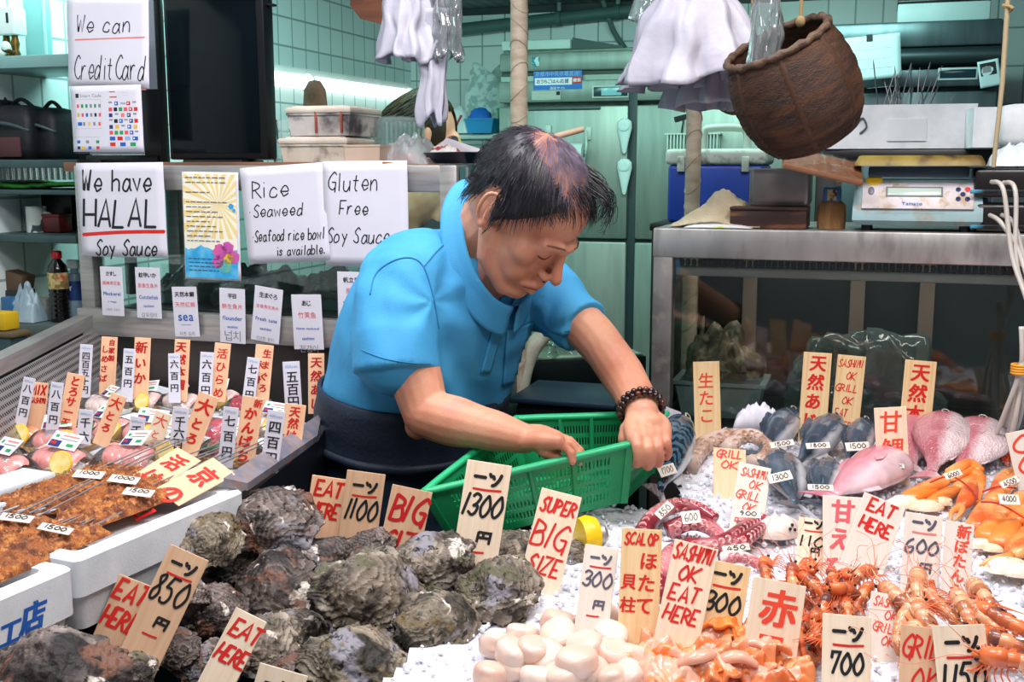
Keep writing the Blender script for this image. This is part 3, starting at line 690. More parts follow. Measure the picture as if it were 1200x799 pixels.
# hips and legs under the clothes
HIP = W(478, 545, 2.14)
for s in (-1, 1):
    limb(body, [HIP+rt*s*.085-Z*.02, Vector((HIP.x+rt.x*s*.10-.0, HIP.y+rt.y*s*.10, .50)), Vector((HIP.x+rt.x*s*.10-.01, HIP.y+rt.y*s*.10+.02, .10))], [.078, .055, .042])
    limb(body, [Vector((HIP.x+rt.x*s*.10-.01, HIP.y+rt.y*s*.10+.02, .05)), Vector((HIP.x+rt.x*s*.10+.08, HIP.y+rt.y*s*.10-.06, .032))], [.045, .032])
bme = remesh(body, .0027, 5, 'body')
bm = bmesh.new(); bm.from_mesh(bme); HI = HM.transposed(); face_v = []
for v in bm.verts:
    q = HI @ (v.co-HO)/HS
    if -.02 < q.x < .098 and abs(q.y) < .069 and -.115 < q.z < .10 and not (q.x > .078 and abs(q.y) < .022 and q.z > -.06) and not (q.x > .07 and abs(q.y) < .03 and -.092 < q.z < -.06): face_v.append(v)
for _ in range(14): bmesh.ops.smooth_vert(bm, verts=face_v, factor=.5, use_axis_x=True, use_axis_y=True, use_axis_z=True)
bm.to_mesh(bme); bm.free(); BT = bvh(bme)
o = mobj('body', bme, SKIN, man)
def hit(tree, px, py, off=0.0):
    r_ = ray(px, py).normalized(); l_, n_, _, _ = tree.ray_cast(CAM-MO, r_)
    return (l_+n_*off, n_) if l_ is not None else (None, None)
# --- polo shirt
sh = MB()
rings = []
for i in range(2, len(TC)):
    ax = (tc[min(i+1, len(tc)-1)]-tc[max(i-1, 0)]).normalized(); rings.append(ring(tc[i], TC[i][3]+.004, TC[i][4]+.006, ax))
ax0 = (tc[2]-tc[1]).normalized(); hem = ring(lerp(tc[1], tc[2], .42), TC[2][3]+.004, TC[2][4]+.010, ax0)
def hemdrop(p):   # the tail hangs lower at the belly side
    return p-ax0*(.028*max(0, (p-tc[2]).dot(fh)/.15))
sh.loft([[hemdrop(p) for p in hem]]+rings)
limb(sh, [W(500, 322, 2.03), W(476, 328, 1.985), W(466, 375, 1.945), W(463, 412, 1.915)], [.088, .086, .082, .079], 6, 22)
sh.tube([W(466, 370, 1.95), W(464, 400, 1.92), W(465, 437, 1.90)], [.080, .079, .0775], 24)
limb(sh, [W(590, 335, 2.13), W(625, 340, 2.18), W(652, 356, 2.14)], [.085, .076, .066], 6, 20)
sh.tube([W(640, 348, 2.16), W(664, 366, 2.115), W(686, 383, 2.075)], [.068, .060, .055], 24)
limb(sh, [NB+rt*.06-Z*.012, NB-rt*.06-Z*.012], [.066, .066])
sm = remesh(sh, .005, 5, 'polo_shirt')
# creases: pulled from the near armpit across the back and chest, and along the sleeves
arm_pit = W(508, 350, 1.93); arm2 = W(640, 385, 2.1); waist = W(560, 440, 2.0)
sm.calc_loop_triangles()
nrm = [v.normal.copy() for v in sm.vertices]
for v, nn in zip(sm.vertices, nrm):
    p = v.co; q = p-arm_pit; ang = math.atan2(q.z, q.x); r_ = q.length
    k = .0022*math.sin(ang*6+3.5*mn.noise(p*5))*math.exp(-((r_-.08)/.07)**2)
    q2 = p-arm2; k += .0032*math.sin(math.atan2(q2.z, q2.x)*7+1.5+2*mn.noise(p*6))*math.exp(-((q2.length-.07)/.05)**2)
    s_ = p.dot(Vector((.8, -.3, .45))); k += .0085*mn.noise(Vector((s_*15, p.z*4.5, p.y*4)))+.003*mn.noise(p*19)
    q3 = p-waist; k += .004*math.sin(q3.x*75+q3.z*28+3*mn.noise(p*5))*math.exp(-(q3.length/.14)**2)
    v.co = p+nn*k
ST = bvh(sm)
SHIRT = mat('blue_knit', '#47A6DA', rough=.72, col2='#3E9AD0', ns=9, bump=.25, bs=520)
SHD = mat('blue_knit_seam', '#2E83B8', rough=.75)
shirt = mobj('polo_shirt', sm, SHIRT, man); shirt['label'] = 'sky blue short sleeved polo shirt'
# collar: a turned-down band around the thrust-forward neck
cc = W(581, 291, 2.025); e1 = Vector((-.060, .050, .200)); e2 = Vector((-.052, -.058, -.004)); en = e1.cross(e2).normalized(); en = en if en.dot(hu) > 0 else -en
def col_fn(u_, v_):
    t = lerp(-PI+.10, PI-.10, u_); back = .5+.5*math.cos(t)
    if v_ < .35: k = 1.0; h_ = lerp(-.022, .006, v_/.35)
    else:
        w_ = (v_-.35)/.65; k = 1+.07*math.sin(w_*PI/2)+(.36-.16*back)*w_**1.2; h_ = .007+.006*math.sin(min(1, w_*3)*PI)-(.036-.004*back)*w_
    r1 = e1*.515*math.cos(t); r2 = e2*1.02*math.sin(t)
    return cc+(r1+r2)*k+en*h_+Vector((0, 0, .004*mn.noise(Vector((u_*9, v_*3, 0)))))
solid(MB().grid(col_fn, 60, 12).build('collar', SHIRT, shirt, smooth=180), .0028)
# seams, placket, pocket laid on the cloth
def on_shirt(px, py, off=.0025):
    q, n_ = hit(ST, px, py, off); return q
def seam(name, pts, r, matl, par):
    q = [on_shirt(*p, r*.3) for p in pts]; q = [x for x in q if x is not None]
    if len(q) > 2: return MB().tube(smoothpts(q, 3), r, 6).build(name, matl, par, smooth=180)
def samp(pts, n):
    q = smoothpts([Vector((p[0], p[1], 0)) for p in pts], 12); ln = [0]
    for i in range(1, len(q)): ln.append(ln[-1]+(q[i]-q[i-1]).length)
    out = []; j = 0
    for k in range(n):
        t = ln[-1]*k/(n-1)
        while j < len(q)-2 and ln[j+1] < t: j += 1
        f = (t-ln[j])/max(1e-6, ln[j+1]-ln[j]); out.append(lerp(q[j], q[j+1], f)[:2])
    return out
seam('shoulder_seam', samp([(434, 345), (440, 322), (458, 307), (480, 302), (496, 312), (507, 345), (514, 385)], 26), .0016, SHD, shirt)
seam('yoke_seam', samp([(497, 312), (514, 292), (530, 280), (545, 278)], 12), .0014, SHD, shirt)
seam('hem_seam', samp([(424, 410), (450, 420), (480, 425), (505, 426)], 16), .0011, SHD, shirt)
seam('hem_seam', samp([(662, 388), (675, 385), (690, 376), (699, 365)], 10), .0012, SHD, shirt)
def patch(name, fn, nu, nv, matl, par, off, th=.0018):
    vs = {}
    m = MB()
    for j in range(nv+1):
        for i in range(nu+1):
            q = on_shirt(*fn(i/nu, j/nv), off)
            vs[i, j] = q
    pl = []; ids = {}
    for k, q in vs.items():
        if q is not None: ids[k] = len(pl); pl.append(q)
    fs = []
    for j in range(nv):
        for i in range(nu):
            k = [(i, j), (i+1, j), (i+1, j+1), (i, j+1)]
            if all(x in ids for x in k):
                pp = [pl[ids[x]] for x in k]
                if max((pp[a]-pp[b]).length for a in range(4) for b in range(a)) < .05: fs.append([ids[x] for x in k])
    m.add(pl, fs); return solid(m.build(name, matl, par, smooth=60), th)
pk = patch('chest_pocket', lambda a, b: (lerp(lerp(593, 625, a), lerp(588, 614, a), b), lerp(lerp(386, 377, a), lerp(452, 446, a), b)), 12, 14, SHIRT, shirt, .0030)
patch('placket', lambda a, b: (lerp(lerp(586, 600, a), lerp(562, 573, a), b), lerp(347, 437, b)), 5, 16, SHIRT, shirt, .0030)
seam('placket_seam', samp([(586, 349), (575, 390), (563, 436)], 12), .0011, SHD, shirt)
seam('pocket_seam', samp([(593, 386), (590, 420), (588, 452)], 12), .0013, SHD, shirt); seam('pocket_seam', samp([(593, 388), (608, 384), (625, 379)], 10), .0013, SHD, shirt)
# --- navy waist apron and trousers
NAVY = mat('navy_apron', '#182334', rough=.62, col2='#1F2C40', ns=12, bump=.3, bs=160)
TRS = mat('navy_trousers', '#1D3148', rough=.75, col2='#15263A', ns=8, bump=.35, bs=200)
ap = MB(); axh = (tc[2]-tc[0]).normalized(); rg = []
for t, g in ((-.20, .014), (-.14, .024), (-.08, .028), (0, .026), (.25, .024), (.5, .022), (.75, .018), (.95, .017), (.97, .010)):
    c = lerp(tc[1], tc[2]+(tc[2]-tc[1])*.12, t); a = lerp(TC[1][3], TC[2][3], max(0, t)); b = lerp(TC[1][4], TC[2][4], max(0, t))
    rg.append([p+(p-c).normalized()*(.004*mn.noise(Vector((p.x*14, p.y*14, p.z*38)))) for p in ring(c, a+g, b+g*.9, axh, 64)])
ap.loft(rg, caps=False); o = ap.build('waist_apron', NAVY, man, smooth=180); o['label'] = 'navy wrap-around waist apron'; solid(o, .003)
am = bvh(o.data)
m = MB()
q0 = [ring(lerp(tc[1], tc[2], t), TC[1][3]+g, TC[1][4]+g, axh, 64) for t, g in ((-.24, .024), (-.16, .033), (-.08, .035), (0, .031))]
m.loft([[p+(p-tc[1]).normalized()*.004*mn.noise(p*22) for p in r_] for r_ in q0], caps=False); solid(m.build('rolled_band', NAVY, o, smooth=180), .003)
tr = MB(); torso(tr, .018, 0, 2)
tr.loft([ring(lerp(tc[0], tc[1], .6), TC[1][3]+.012, TC[1][4]+.012, Z), ring(tc[0]-Z*.02, TC[0][3]+.022, TC[0][4]+.025, Z), ring(Vector((HIP.x, HIP.y, HIP.z-.16)), .19, .13, Z)])
for s in (-1, 1):
    b = lambda z, k=.10: Vector((HIP.x+rt.x*s*k-.005, HIP.y+rt.y*s*k+.01, z))
    limb(tr, [HIP+rt*s*.085-Z*.06, b(.55), b(.28), b(.075)], [.105, .088, .075, .068], 6, 22)
tm_ = remesh(tr, .008, 5, 'trousers')
for v in tm_.vertices: v.co += v.normal*(.008*mn.noise(Vector((v.co.x*16, v.co.y*16, v.co.z*5)))+.004*mn.noise(v.co*30))
mobj('trousers', tm_, TRS, man)
for s in (-1, 1):
    b = Vector((HIP.x+rt.x*s*.10+.035, HIP.y+rt.y*s*.10-.02, .058)); m = MB().ball(b, (.13, .058, .056), 20, 12, Matrix((fh, rt, Z)).transposed()); m.build('boot', mat('black_boot', '#14161A', rough=.35), man, smooth=180)
# --- hair
HAIR = mat('black_hair', '#15151B', rough=.42, col2='#24242C', ns=60, spec=.6)
HAIRG = mat('greying_hair', '#6A5E70', rough=.35, col2='#8E8096', ns=60)
def hdir(phi, th): return hf*(math.cos(th)*math.cos(phi))+hr*(math.cos(th)*math.sin(phi))+hu*math.sin(th)
HC = H(-.012, 0, .02)
def line_(ph):   # lowest elevation of hair for a turn ph away from the face, degrees
    return interp([(0, 40), (20, 36), (35, 24), (48, 10), (62, -8), (74, -20), (82, -30), (87, -12), (92, 9), (106, 8), (114, 0), (122, -22), (150, -40), (180, -44)], abs(ph))[0]
def surf(ph, th, off):
    d = hdir(R(ph), R(th)); l_, n_, _, _ = BT.ray_cast(HC+d*.25, -d)
    return (HC+d*.085, d) if l_ is None else (l_+d*off, n_)
def bald(ph, th):   # 1 on the bare crown
    d = hdir(R(ph), R(th)); a = d.dot(hu); b = d.dot(hf); c = d.dot(hr)
    e = ((b-.14)/.74)**2+((c+.02)/.56)**2 if a > .3 else 9
    t = max(0, min(1, (1.75-e)/1.5)); return t*t*(3-2*t)
m = MB(); NU, NV = 96, 40; ids = {}; vs = []; fs = []
for i in range(NU+1):
    ph = -180+360*i/NU; lo = line_(ph)
    for j in range(NV+1):
        th = lerp(lo, 88, j/NV); bl = bald(ph, th); edge = min(1, j/5)
        n1 = mn.noise(Vector((ph*.11, th*.05, 3)))
        q, n_ = surf(ph, th, (.0010+.0080*edge*(1-bl*1.5)*(1+.12*n1)))
        ids[i, j] = len(vs); vs.append(q)
for i in range(NU):
    for j in range(NV):
        ph = -180+360*(i+.5)/NU; th = lerp(line_(ph), 88, (j+.5)/NV)
        if bald(ph, th) < .5: fs.append((ids[i, j], ids[i+1, j], ids[i+1, j+1], ids[i, j+1]))
m.add(vs, fs); hair = m.build('hair', HAIR, man, smooth=180); hair['label'] = 'short black hair thinning at the crown'
rr = random.Random(11)
def strands(n, gen, r0, matl, name, par, segs=6):
    m = MB()
    for _ in range(n):
        g = gen()
        if g is None: continue
        ph, th, ln, flow, lift = g; q, n_ = surf(ph, th, .001); pts = [q]; d = flow(q).normalized(); wob = Vector((rr.uniform(-1, 1), rr.uniform(-1, 1), rr.uniform(-1, 1)))*.28
        for k in range(1, segs):
            q = q+(d+wob*.6*k/segs).normalized()*(ln/segs); l_, n2, _, _ = BT.find_nearest(q)
            if l_ is not None:
                hgt = (q-l_).dot(n2); want = .002+lift*math.sin(min(1, k/segs*1.1)*PI*.6)
                if hgt < want: q = l_+n2*want
                elif hgt > want+.004 and lift < .02: q = q-n2*(hgt-want)*.5
            d = (d*.8+(flow(q)).normalized()*.35).normalized(); pts.append(q)
        m.tube(pts, [r0*(1-.75*(k/(segs-1))**2) for k in range(segs)], 3, caps=False)
    o = m.build(name, matl, par, smooth=180); return o
whorl = H(-.055, .0, .118)
def away(q):     # combed from the whorl outwards and down
    v = q-whorl; v = v-hu*v.dot(hu)*.2; return v.normalized()*.8-hu*.42-Z*.12
def g_side():
    ph = rr.uniform(-180, 180); th = lerp(line_(ph)+2, 86, rr.random()**.9)
    if bald(ph, th) > .35: return None
    return ph, th, rr.uniform(.025, .05), away, rr.uniform(.006, .012)
def g_top():
    ph = rr.uniform(-180, 180); th = rr.uniform(48, 89)
    return ph, th, rr.uniform(.03, .06), away, rr.uniform(.002, .005)
def front(q): return hf*.55-Z*.5+Vector((.12, 0, 0))-hr*.0
def g_front():
    ph = rr.uniform(-62, 44); th = line_(ph)+rr.uniform(0, 20)
    return ph, th, rr.uniform(.015, .055)*(1.0 if ph < 20 else .7), front, rr.uniform(.004, .010)
strands(2600, g_side, .00075, HAIR, 'hair_strands', hair)
strands(1500, g_top, .00036, HAIRG, 'thin_crown_strands', hair)
def g_edge():
    for _ in range(40):
        ph = rr.uniform(-180, 180); th = rr.uniform(30, 88); b_ = bald(ph, th)
        if .08 < b_ < .72: return ph, th, rr.uniform(.025, .055), away, rr.uniform(.003, .008)
strands(800, g_edge, .00052, HAIR, 'crown_edge_strands', hair)
strands(190, g_front, .0008, HAIR, 'fringe', hair, 7)
# fringe hanging clear of the forehead on the far side
m = MB()
for k in range(70):
    a = rr.random(); s0 = surf(lerp(-75, -8, a), rr.uniform(44, 62), .006)[0]
    e = s0+hf*rr.uniform(.012, .03)-hr*rr.uniform(0.0, .022)+Vector((rr.uniform(-.004, .022), 0, -rr.uniform(.025, .062)))
    mid = (s0+e)/2+hf*.016+Vector((.010, 0, .010)); m.tube(smoothpts([s0, mid, e, e+Vector((rr.uniform(-.012, .004), 0, -.006))], 4), [.0010-.00006*i for i in range(13)], 3, caps=False)
m.build('forelock', HAIR, hair, smooth=180)
# brows, closed lids, mouth line: thin strands on the face
def face_line(name, pts, r, matl, n=14):
    q = []
    for a, b, c in smoothpts(pts, 4):
        s_ = H(a, b, c); l_, n_, _, _ = BT.find_nearest(s_); q.append(l_+n_*r*.25)
    return MB().tube(q, [r*math.sin(PI*min(.97, max(.06, (i+.5)/len(q))))**.5 for i in range(len(q))], 6).build(name, matl, man, smooth=180)
LID = mat('lash_line', '#3A1F18', rough=.6); LIP = mat('lip_crease', '#7A3E34', rough=.5)
for s in (-1, 1):
    face_line('eyelashes', [(.088, s*.016, -.010), (.094, s*.030, -.0155), (.084, s*.046, -.011)], .0016, LID)
    face_line('eyebrow', [(.10, s*.013, .014), (.098, s*.03, .019), (.086, s*.048, .014)], .0019, mat('brow_hair', '#7A5848', rough=.6))
    face_line('nostril', [(.112, s*.008, -.055), (.106, s*.013, -.054)], .0030, LID)
face_line('mouth', [(.082, -.023, -.0795), (.104, 0, -.0785), (.082, .023, -.0795)], .0014, LIP)
# --- bead bracelet on the far wrist: two strings
wc = W(751, 479, 1.875); wd = (W(752, 484, 1.865)-W(742, 460, 1.92)).normalized(); wx, wy, _ = frame(wd)
br = MB().tube([wc+wx*.0345*math.cos(2*PI*k/24)+wy*.0345*math.sin(2*PI*k/24) for k in range(24)], .0015, 6, closed=True).build('bracelet', DARK, man, smooth=180); br['label'] = 'double string of dark brown wooden beads'
BE = [mat('dark_bead', '#2A1512', rough=.22, coat=.5), mat('brown_bead', '#5A2A1E', rough=.25, coat=.5)]
bm_ = [MB().ball((0, 0, 0), .0056, 12, 8).mesh('bead', x, 180) for x in BE]; jade = MB().ball((0, 0, 0), .0062, 12, 8).mesh('bead', mat('jade_bead', '#6FC48A', rough=.2), 180)
for row, off in ((0, -.0055), (1, .0055)):
    for k in range(22):
        a = 2*PI*(k+.5*row)/22; o = bpy.data.objects.new('bead', jade if (row, k) in ((1, 20),) else bm_[(k*7+row*3) % 5 == 0]); COL.objects.link(o); o.parent = br
        o.location = wc+wx*.0375*math.cos(a)+wy*.0375*math.sin(a)+wd*off
# ------------------------------------------------------------ green basket: slotted sides
GREEN = mat('green_plastic', '#1FA267', rough=.38, col2='#1A945C', ns=6, sss=.05)
GREENB = GREEN
def zrim(px, py, d): return P(px, py, d)
# rim corners: near-left, near-right (under the fist), far-right, far-left
NL, NR, BR_, BL_ = P(499, 577, 1.72), P(738, 521, 1.80), P(778, 486, 1.97), P(606, 492, 1.93)
bc = (NL+NR+BR_+BL_)/4; nn_ = ((NR-NL).cross(BL_-NL)).normalized(); nn_ = nn_ if nn_.z > 0 else -nn_
BH = .112
bk = thing('basket', 'green plastic basket with slotted sides held by the bending man', 'basket', bc)
def slotted(m, a, b, c, d, cols, rows, pw, mu=.08, mv=.10, fu=.52, fv=.66):
    """panel a-b (top) d-c (bottom) with slots, thickness given by normal offset"""
    def pt(u_, v_): return lerp(lerp(a, b, u_), lerp(d, c, u_), v_)
    us = [0]; vs = [0]; ku = []; kv = []
    for g in range(cols[0]):
        g0 = mu+(1-2*mu)*g/cols[0]; gw = (1-2*mu)/cols[0]; g0 += gw*.07; gw *= .86
        for i in range(cols[1]):
            us += [g0+gw*(i+(1-fu)/2)/cols[1], g0+gw*(i+(1+fu)/2)/cols[1]]; ku.append(len(us)-2)
    us.append(1)
    for j in range(rows):
        vs += [mv+(1-2*mv)*(j+(1-fv)/2)/rows, mv+(1-2*mv)*(j+(1+fv)/2)/rows]; kv.append(len(vs)-2)
    vs.append(1); n = len(us)
    V_ = [pt(x, y) for y in vs for x in us]; F = []
    for j in range(len(vs)-1):
        for i in range(n-1):
            if i in ku and j in kv: continue
            F.append((j*n+i, j*n+i+1, (j+1)*n+i+1, (j+1)*n+i))
    m.add(V_, F)
T_ = [p-bc for p in (NL, NR, BR_, BL_)]; B_ = [p*.85-nn_*BH for p in T_]; up_ = nn_
for i, nm in enumerate(('side_panel', 'side_panel', 'side_panel', 'side_panel')):
    j = (i+1) % 4; m = MB(); slotted(m, T_[i], T_[j], B_[j], B_[i], (4 if i % 2 == 0 else 3, 9), 4, .01)
    solid(m.build(nm, GREEN, bk, smooth=0), .0026)
m = MB(); slotted(m, B_[0], B_[1], B_[2], B_[3], (4, 7), 7, .01); solid(m.build('base', GREEN, bk, smooth=0), .0026)
for i in range(4):
    j = (i+1) % 4
    for t in ((0,) if i % 2 else (0, .285, .5, .715)): 
        a = lerp(T_[i], T_[j], t) if t else T_[i]; b = lerp(B_[i], B_[j], t) if t else B_[i]; MB().beam(a, b, .014 if t else .012, .006 if t else .012, (1, 0, 0) if i % 2 == 0 else (0, 1, 0)).build('rib', GREEN, bk)
m = MB(); q = [p*1.015+nn_*.002 for p in T_]
rp = []
for i in range(4):
    j = (i+1) % 4; a, b = q[i], q[j]; rp += [lerp(a, b, t) for t in (.05, .5, .95)]
m.tube(smoothpts(rp, 5, closed=True), .0085, 8, closed=True, flat=.75)
m.build('rim', mat('green_rim', '#2BB378', rough=.36, col2='#27A870', ns=6), bk, smooth=180)
# yellow gas tap knob with metal cap beyond the basket
q = PI_(688, 628, .016); e = thing('round_float', 'yellow round tub with silver cap on the ice behind the basket', 'tub', q, R(20))
m = MB(); m.lathe([(.0, -.016), (.03, -.014), (.034, .0), (.030, .014), (.0, .018)], (0, 0, 0), 24, Matrix.Rotation(PI/2, 3, 'Y')); m.build('body', mat('yellow_plastic', '#F3C81C', rough=.35), e, smooth=50)
m = MB(); m.lathe([(.017, .014), (.018, .026), (.013, .032), (.0, .033)], (0, 0, 0), 20, Matrix.Rotation(PI/2, 3, 'Y')); m.build('cap', STEEL, e)
# ------------------------------------------------------------ things behind the counter
def at(x0, y0, x1, y1, d, z=None):
    """image rectangle at distance d: base centre, width, height"""
    q = P((x0+x1)/2, y1, d); k = d/FPX
    if z is not None: q.z = z
    return q, (x1-x0)*k/math.cos(YAW), (y1-y0)*k
def paper(label, TL, TR, BL, d, items, tone='paper', name='paper_sign', cat='sign', group=None, curl=.006, mats=None, yaw=-R(18), lean=0.0):
    n = Vector((math.sin(yaw)*math.cos(lean), -math.cos(yaw)*math.cos(lean), math.sin(lean))).normalized()
    q = P((BL[0]+(TR[0]-TL[0])/2), BL[1], d) if d else None
    if d is None: q, n = LC0-V*.020, V
    a, b, c = (PP(*k, q, n) for k in (TL, TR, BL)); x = (b-a); wd = x.length; x.normalize(); z = (a-c); z = z-x*z.dot(x); hh = z.length; z.normalize(); y = z.cross(x)
    e = thing(name, label, cat, M=basis(x, y, z, (a+b)/2-z*hh/2), group=group)
    def bend(u_, v_): return -curl*(math.sin(u_*PI)*.5+.5*mn.noise(Vector((u_*2, v_*2, wd*9))))*(1-.6*v_)
    m = MB().grid(lambda u_, v_: Vector(((u_-.5)*wd, bend(u_, v_), (v_-.5)*hh)), 10, 10)
    o = m.build('sheet', mats or WOOD(tone), e, smooth=180); s = solid(o, .0006, 1)
    if items: 
        L_ = lettering(e, items, wd, hh, 0)
        for v in L_.data.vertices: v.co.y += bend(v.co.x/wd+.5, v.co.z/hh+.5)-.0004
    return e, wd, hh
TOPZ = LT+.001
# --- television with its dark board at the left
q, wd, hh = at(185, 0, 311, 186, 2.62, TOPZ)
e = thing('television', 'large black flat screen standing on the left case', 'television', q+V*.05, YAW)
tvh = .50
MB().bbox((0, .0, tvh/2+.012), (wd, .045, tvh), .006).build('casing', BLACK, e)
MB().bbox((-.004, -.0235, tvh/2+.012), (wd-.03, .003, tvh-.03), .001).build('screen', mat('glossy_screen', '#050B0F', spec=.25, rough=.12, col2='#071319', ns=2), e)
m = MB().bbox((0, .0, .006), (wd*.6, .10, .012), .004); m.build('stand', BLACK, e)
MB().bbox((wd/2+.008, 0, .36), (.018, .02, .006), .002).build('side_knob', BLACK, e)
q, wd2, hh = at(70, 0, 184, 186, 2.72, TOPZ)
e = thing('notice_board', 'black framed board beside the television with card payment notices taped on', 'board', q+V*.06, YAW)
m = MB(); bh = .47
for x, y, w_, h_ in ((-wd2/2+.012, bh/2, .024, bh), (wd2/2-.006, bh/2, .012, bh), (0, bh-.012, wd2-.04, .024), (0, .012, wd2-.04, .024)): m.bbox((x, 0, y), (w_, .024, h_), .003)
m.build('frame', BLACK, e); MB().box((.008, .002, bh/2), (wd2-.04, .012, bh-.05)).build('panel', mat('grey_panel', '#9EA3AC', rough=.5, col2='#7E8590', ns=3), e)
MB().bbox((wd2/2-.03, -.011, .1), (.05, .006, .16), .002).build('dark_patch', BLACK, e)
# --- taped notices
paper('white paper saying we can credit card, at the top of the board', (78, -5), (174, -5), (76, 101), 2.66,
      [('We can', 'k', .46, .28, .17, 'P', {'wt': .013, 'w': .66}), ('CreditCard', 'k', .52, .72, .24, 'P', {'wt': .013, 'w': .88, 'sh': .1}), ('', 'q', .10, .445, .014, 'L', {'to': (.95, .41), 'sag': .0}), ('', 'q', .08, .955, .012, 'L', {'to': (.96, .93), 'sag': 0}), ('', 'q', .10, 1.0, .012, 'L', {'to': (.9, .945), 'sag': 0})])
rr = random.Random(5); it = []
def logo(u_, v_, w_, h_, c, z=.0004): it.append(('', c, u_, v_, 0, 'R', {'to': (u_+w_, v_+h_), 'z': z}))
it.append(('Smart Code', 's', .29, .115, .060, 'K', {'width': .30}))
logo(.075, .09, .045, .05, 'k')
for a, b, c, d_ in ((.06, .16, .43, .162), (.06, .5, .43, .502), (.06, .16, .062, .5), (.428, .16, .43, .5), (.02, .60, .40, .602), (.02, .79, .40, .792)): logo(a, b, c-a, d_-b, 's')
for j, row in enumerate((('p', 'n', 'n', 's', 'n', 's'), ('y', 'p', 'b', 's', 'k', 'p'), ('b', 's', 'y', 's', 'o'))):
    for i, c in enumerate(row): logo(.085+i*(.062 if j < 2 else .075), .215+j*.105, .032+(.03 if j == 2 and i == 0 else 0), .042, c)
it.append(('―――――', 'q', .78, .085, .02, 'K', {'sx': .8, 'gap': .0})); it.append(('―――――', 'q', .78, .12, .02, 'K', {'sx': .8})); logo(.56, .07, .08, .012, 'o'); logo(.56, .13, .10, .014, 'o')
for j, row in enumerate((('s', 'b', 'v', 'u', 's'), ('p', 'k', 'n', 'p', 'u', 'r'), ('v', 's', 'q', 'v', 's'), ('s', 'k', 'b', 's', 'v', 'r'), ('v', 'y', 's', 'b', 'y'), ('p', 'n', 'n', 'p', 'b', 's'), ('b', 'r', 'l', 'b'), ('r', 'b', 'n'))):
    for i, c in enumerate(row):
        u_ = .54+i*(.42/len(row)); v_ = .19+j*.068
        if (j, i) == (0, 2): it.append(('VISA', 'v', u_+.035, v_+.02, .035, 'K', {'b': .01}))
        else: logo(u_, v_, .05 if j < 6 else .075, .045 if c not in 's' else .018, c); 
        if c in 'vbu' and (j+i) % 2: logo(u_+.012, v_+.012, .018, .018, 'w', .0006)
for i, (u_, c) in enumerate(((.06, 'b'), (.19, 's'), (.34, 'n'), (.06, 'v'), (.12, 'y'), (.22, 'b'), (.34, 'r'))): logo(u_, .64 if i < 3 else .71, .045, .036, c)
paper('white payment sheet of small coloured logos, below the credit card sign', (82, 101), (165, 99), (74, 178), 2.655, it, curl=.003)
paper('white paper saying we have halal soy sauce in black pen', (89, 191), (191, 190), (95, 300), None,
      [('We have', 'k', .47, .17, .20, 'P', {'wt': .020, 'w': .80}), ('HALAL', 'k', .49, .49, .26, 'P', {'wt': .028, 'w': .86}), ('', 'r', .03, .70, .035, 'L', {'to': (.98, .66), 'sag': -.01}), ('Soy Sauce', 'k', .54, .82, .15, 'P', {'wt': .017, 'w': .72})], curl=.004)
# yellow and blue poster
it = []
for k in range(22):
    a0 = 2*PI*k/22; a1 = a0+.14; c_ = (.66, .5); pts = []
    for a in (a0, a1):
        rmax = 9
        for dx, lim in ((math.cos(a), None),):
            t1 = ((1.0-c_[0])/math.cos(a) if math.cos(a) > 0 else -c_[0]/math.cos(a)) if abs(math.cos(a)) > 1e-3 else 9
            t2 = ((1.02-c_[1])/math.sin(a) if math.sin(a) > 0 else -c_[1]/math.sin(a)) if abs(math.sin(a)) > 1e-3 else 9
            rmax = min(t1, t2)
        pts.append((c_[0]+math.cos(a)*rmax, c_[1]+math.sin(a)*rmax))
    it.append((k, 'RAY', c_, pts))
e, wd, hh = paper('yellow and blue menu poster of fish dishes taped to the case', (213, 201), (279, 202), (212, 326), None, [], curl=.003, name='poster', cat='poster')
m = MB(); m.cur = 0
def tp_(u_, v_, z=.0008): return Vector(((u_-.5)*wd, -z-.0035, hh/2-v_*wd))
ar = hh/wd
m.add([tp_(.03, .03), tp_(.03, ar-.03), tp_(.97, ar-.03), tp_(.97, .03)], [(0, 1, 2, 3)])
m.cur = 1
for k, _, c_, pts in it: m.add([tp_(*c_, .0011)]+[tp_(max(.03, min(.97, p[0])), max(.03, p[1]), .0011) for p in pts], [(0, 2, 1)])
m.cur = 2; wv = [(.03+.94*i/16, ar*.70+.03*math.sin(i*.9)+.015*math.sin(i*2.3)) for i in range(17)]
for i in range(16): m.add([tp_(*wv[i], .0014), tp_(wv[i][0], ar-.03, .0014), tp_(wv[i+1][0], ar-.03, .0014), tp_(*wv[i+1], .0014)], [(0, 1, 2, 3)])
for cx, cy, r_, ci in ((.66, 1.22, .12, 3), (.80, 1.16, .10, 3), (.62, 1.38, .10, 3), (.90, 1.30, .10, 3), (.74, 1.45, .11, 5), (.80, 1.32, .09, 4), (.88, .52, .045, 2), (.93, .58, .03, 2)):
    m.cur = ci; m.add([tp_(cx, cy, .0018)]+[tp_(cx+r_*math.cos(2*PI*k/14)*(1+.2*math.sin(k*3)), cy+r_*math.sin(2*PI*k/14), .0018) for k in range(14)], [(0, 1+(k+1) % 14, 1+k) for k in range(14)])
m.cur = 6
rr = random.Random(4)
for j in range(14):
    v_ = .08+j*.075; u_ = .08
    if j in (2, 4): continue
    while u_ < (.72 if j < 3 else .5+.12*(j % 3)):
        l_ = rr.uniform(.04, .12); m.add([tp_(u_, v_, .0021), tp_(u_, v_+.012, .0021), tp_(u_+l_, v_+.012, .0021), tp_(u_+l_, v_, .0021)], [(0, 1, 2, 3)]); u_ += l_+.02
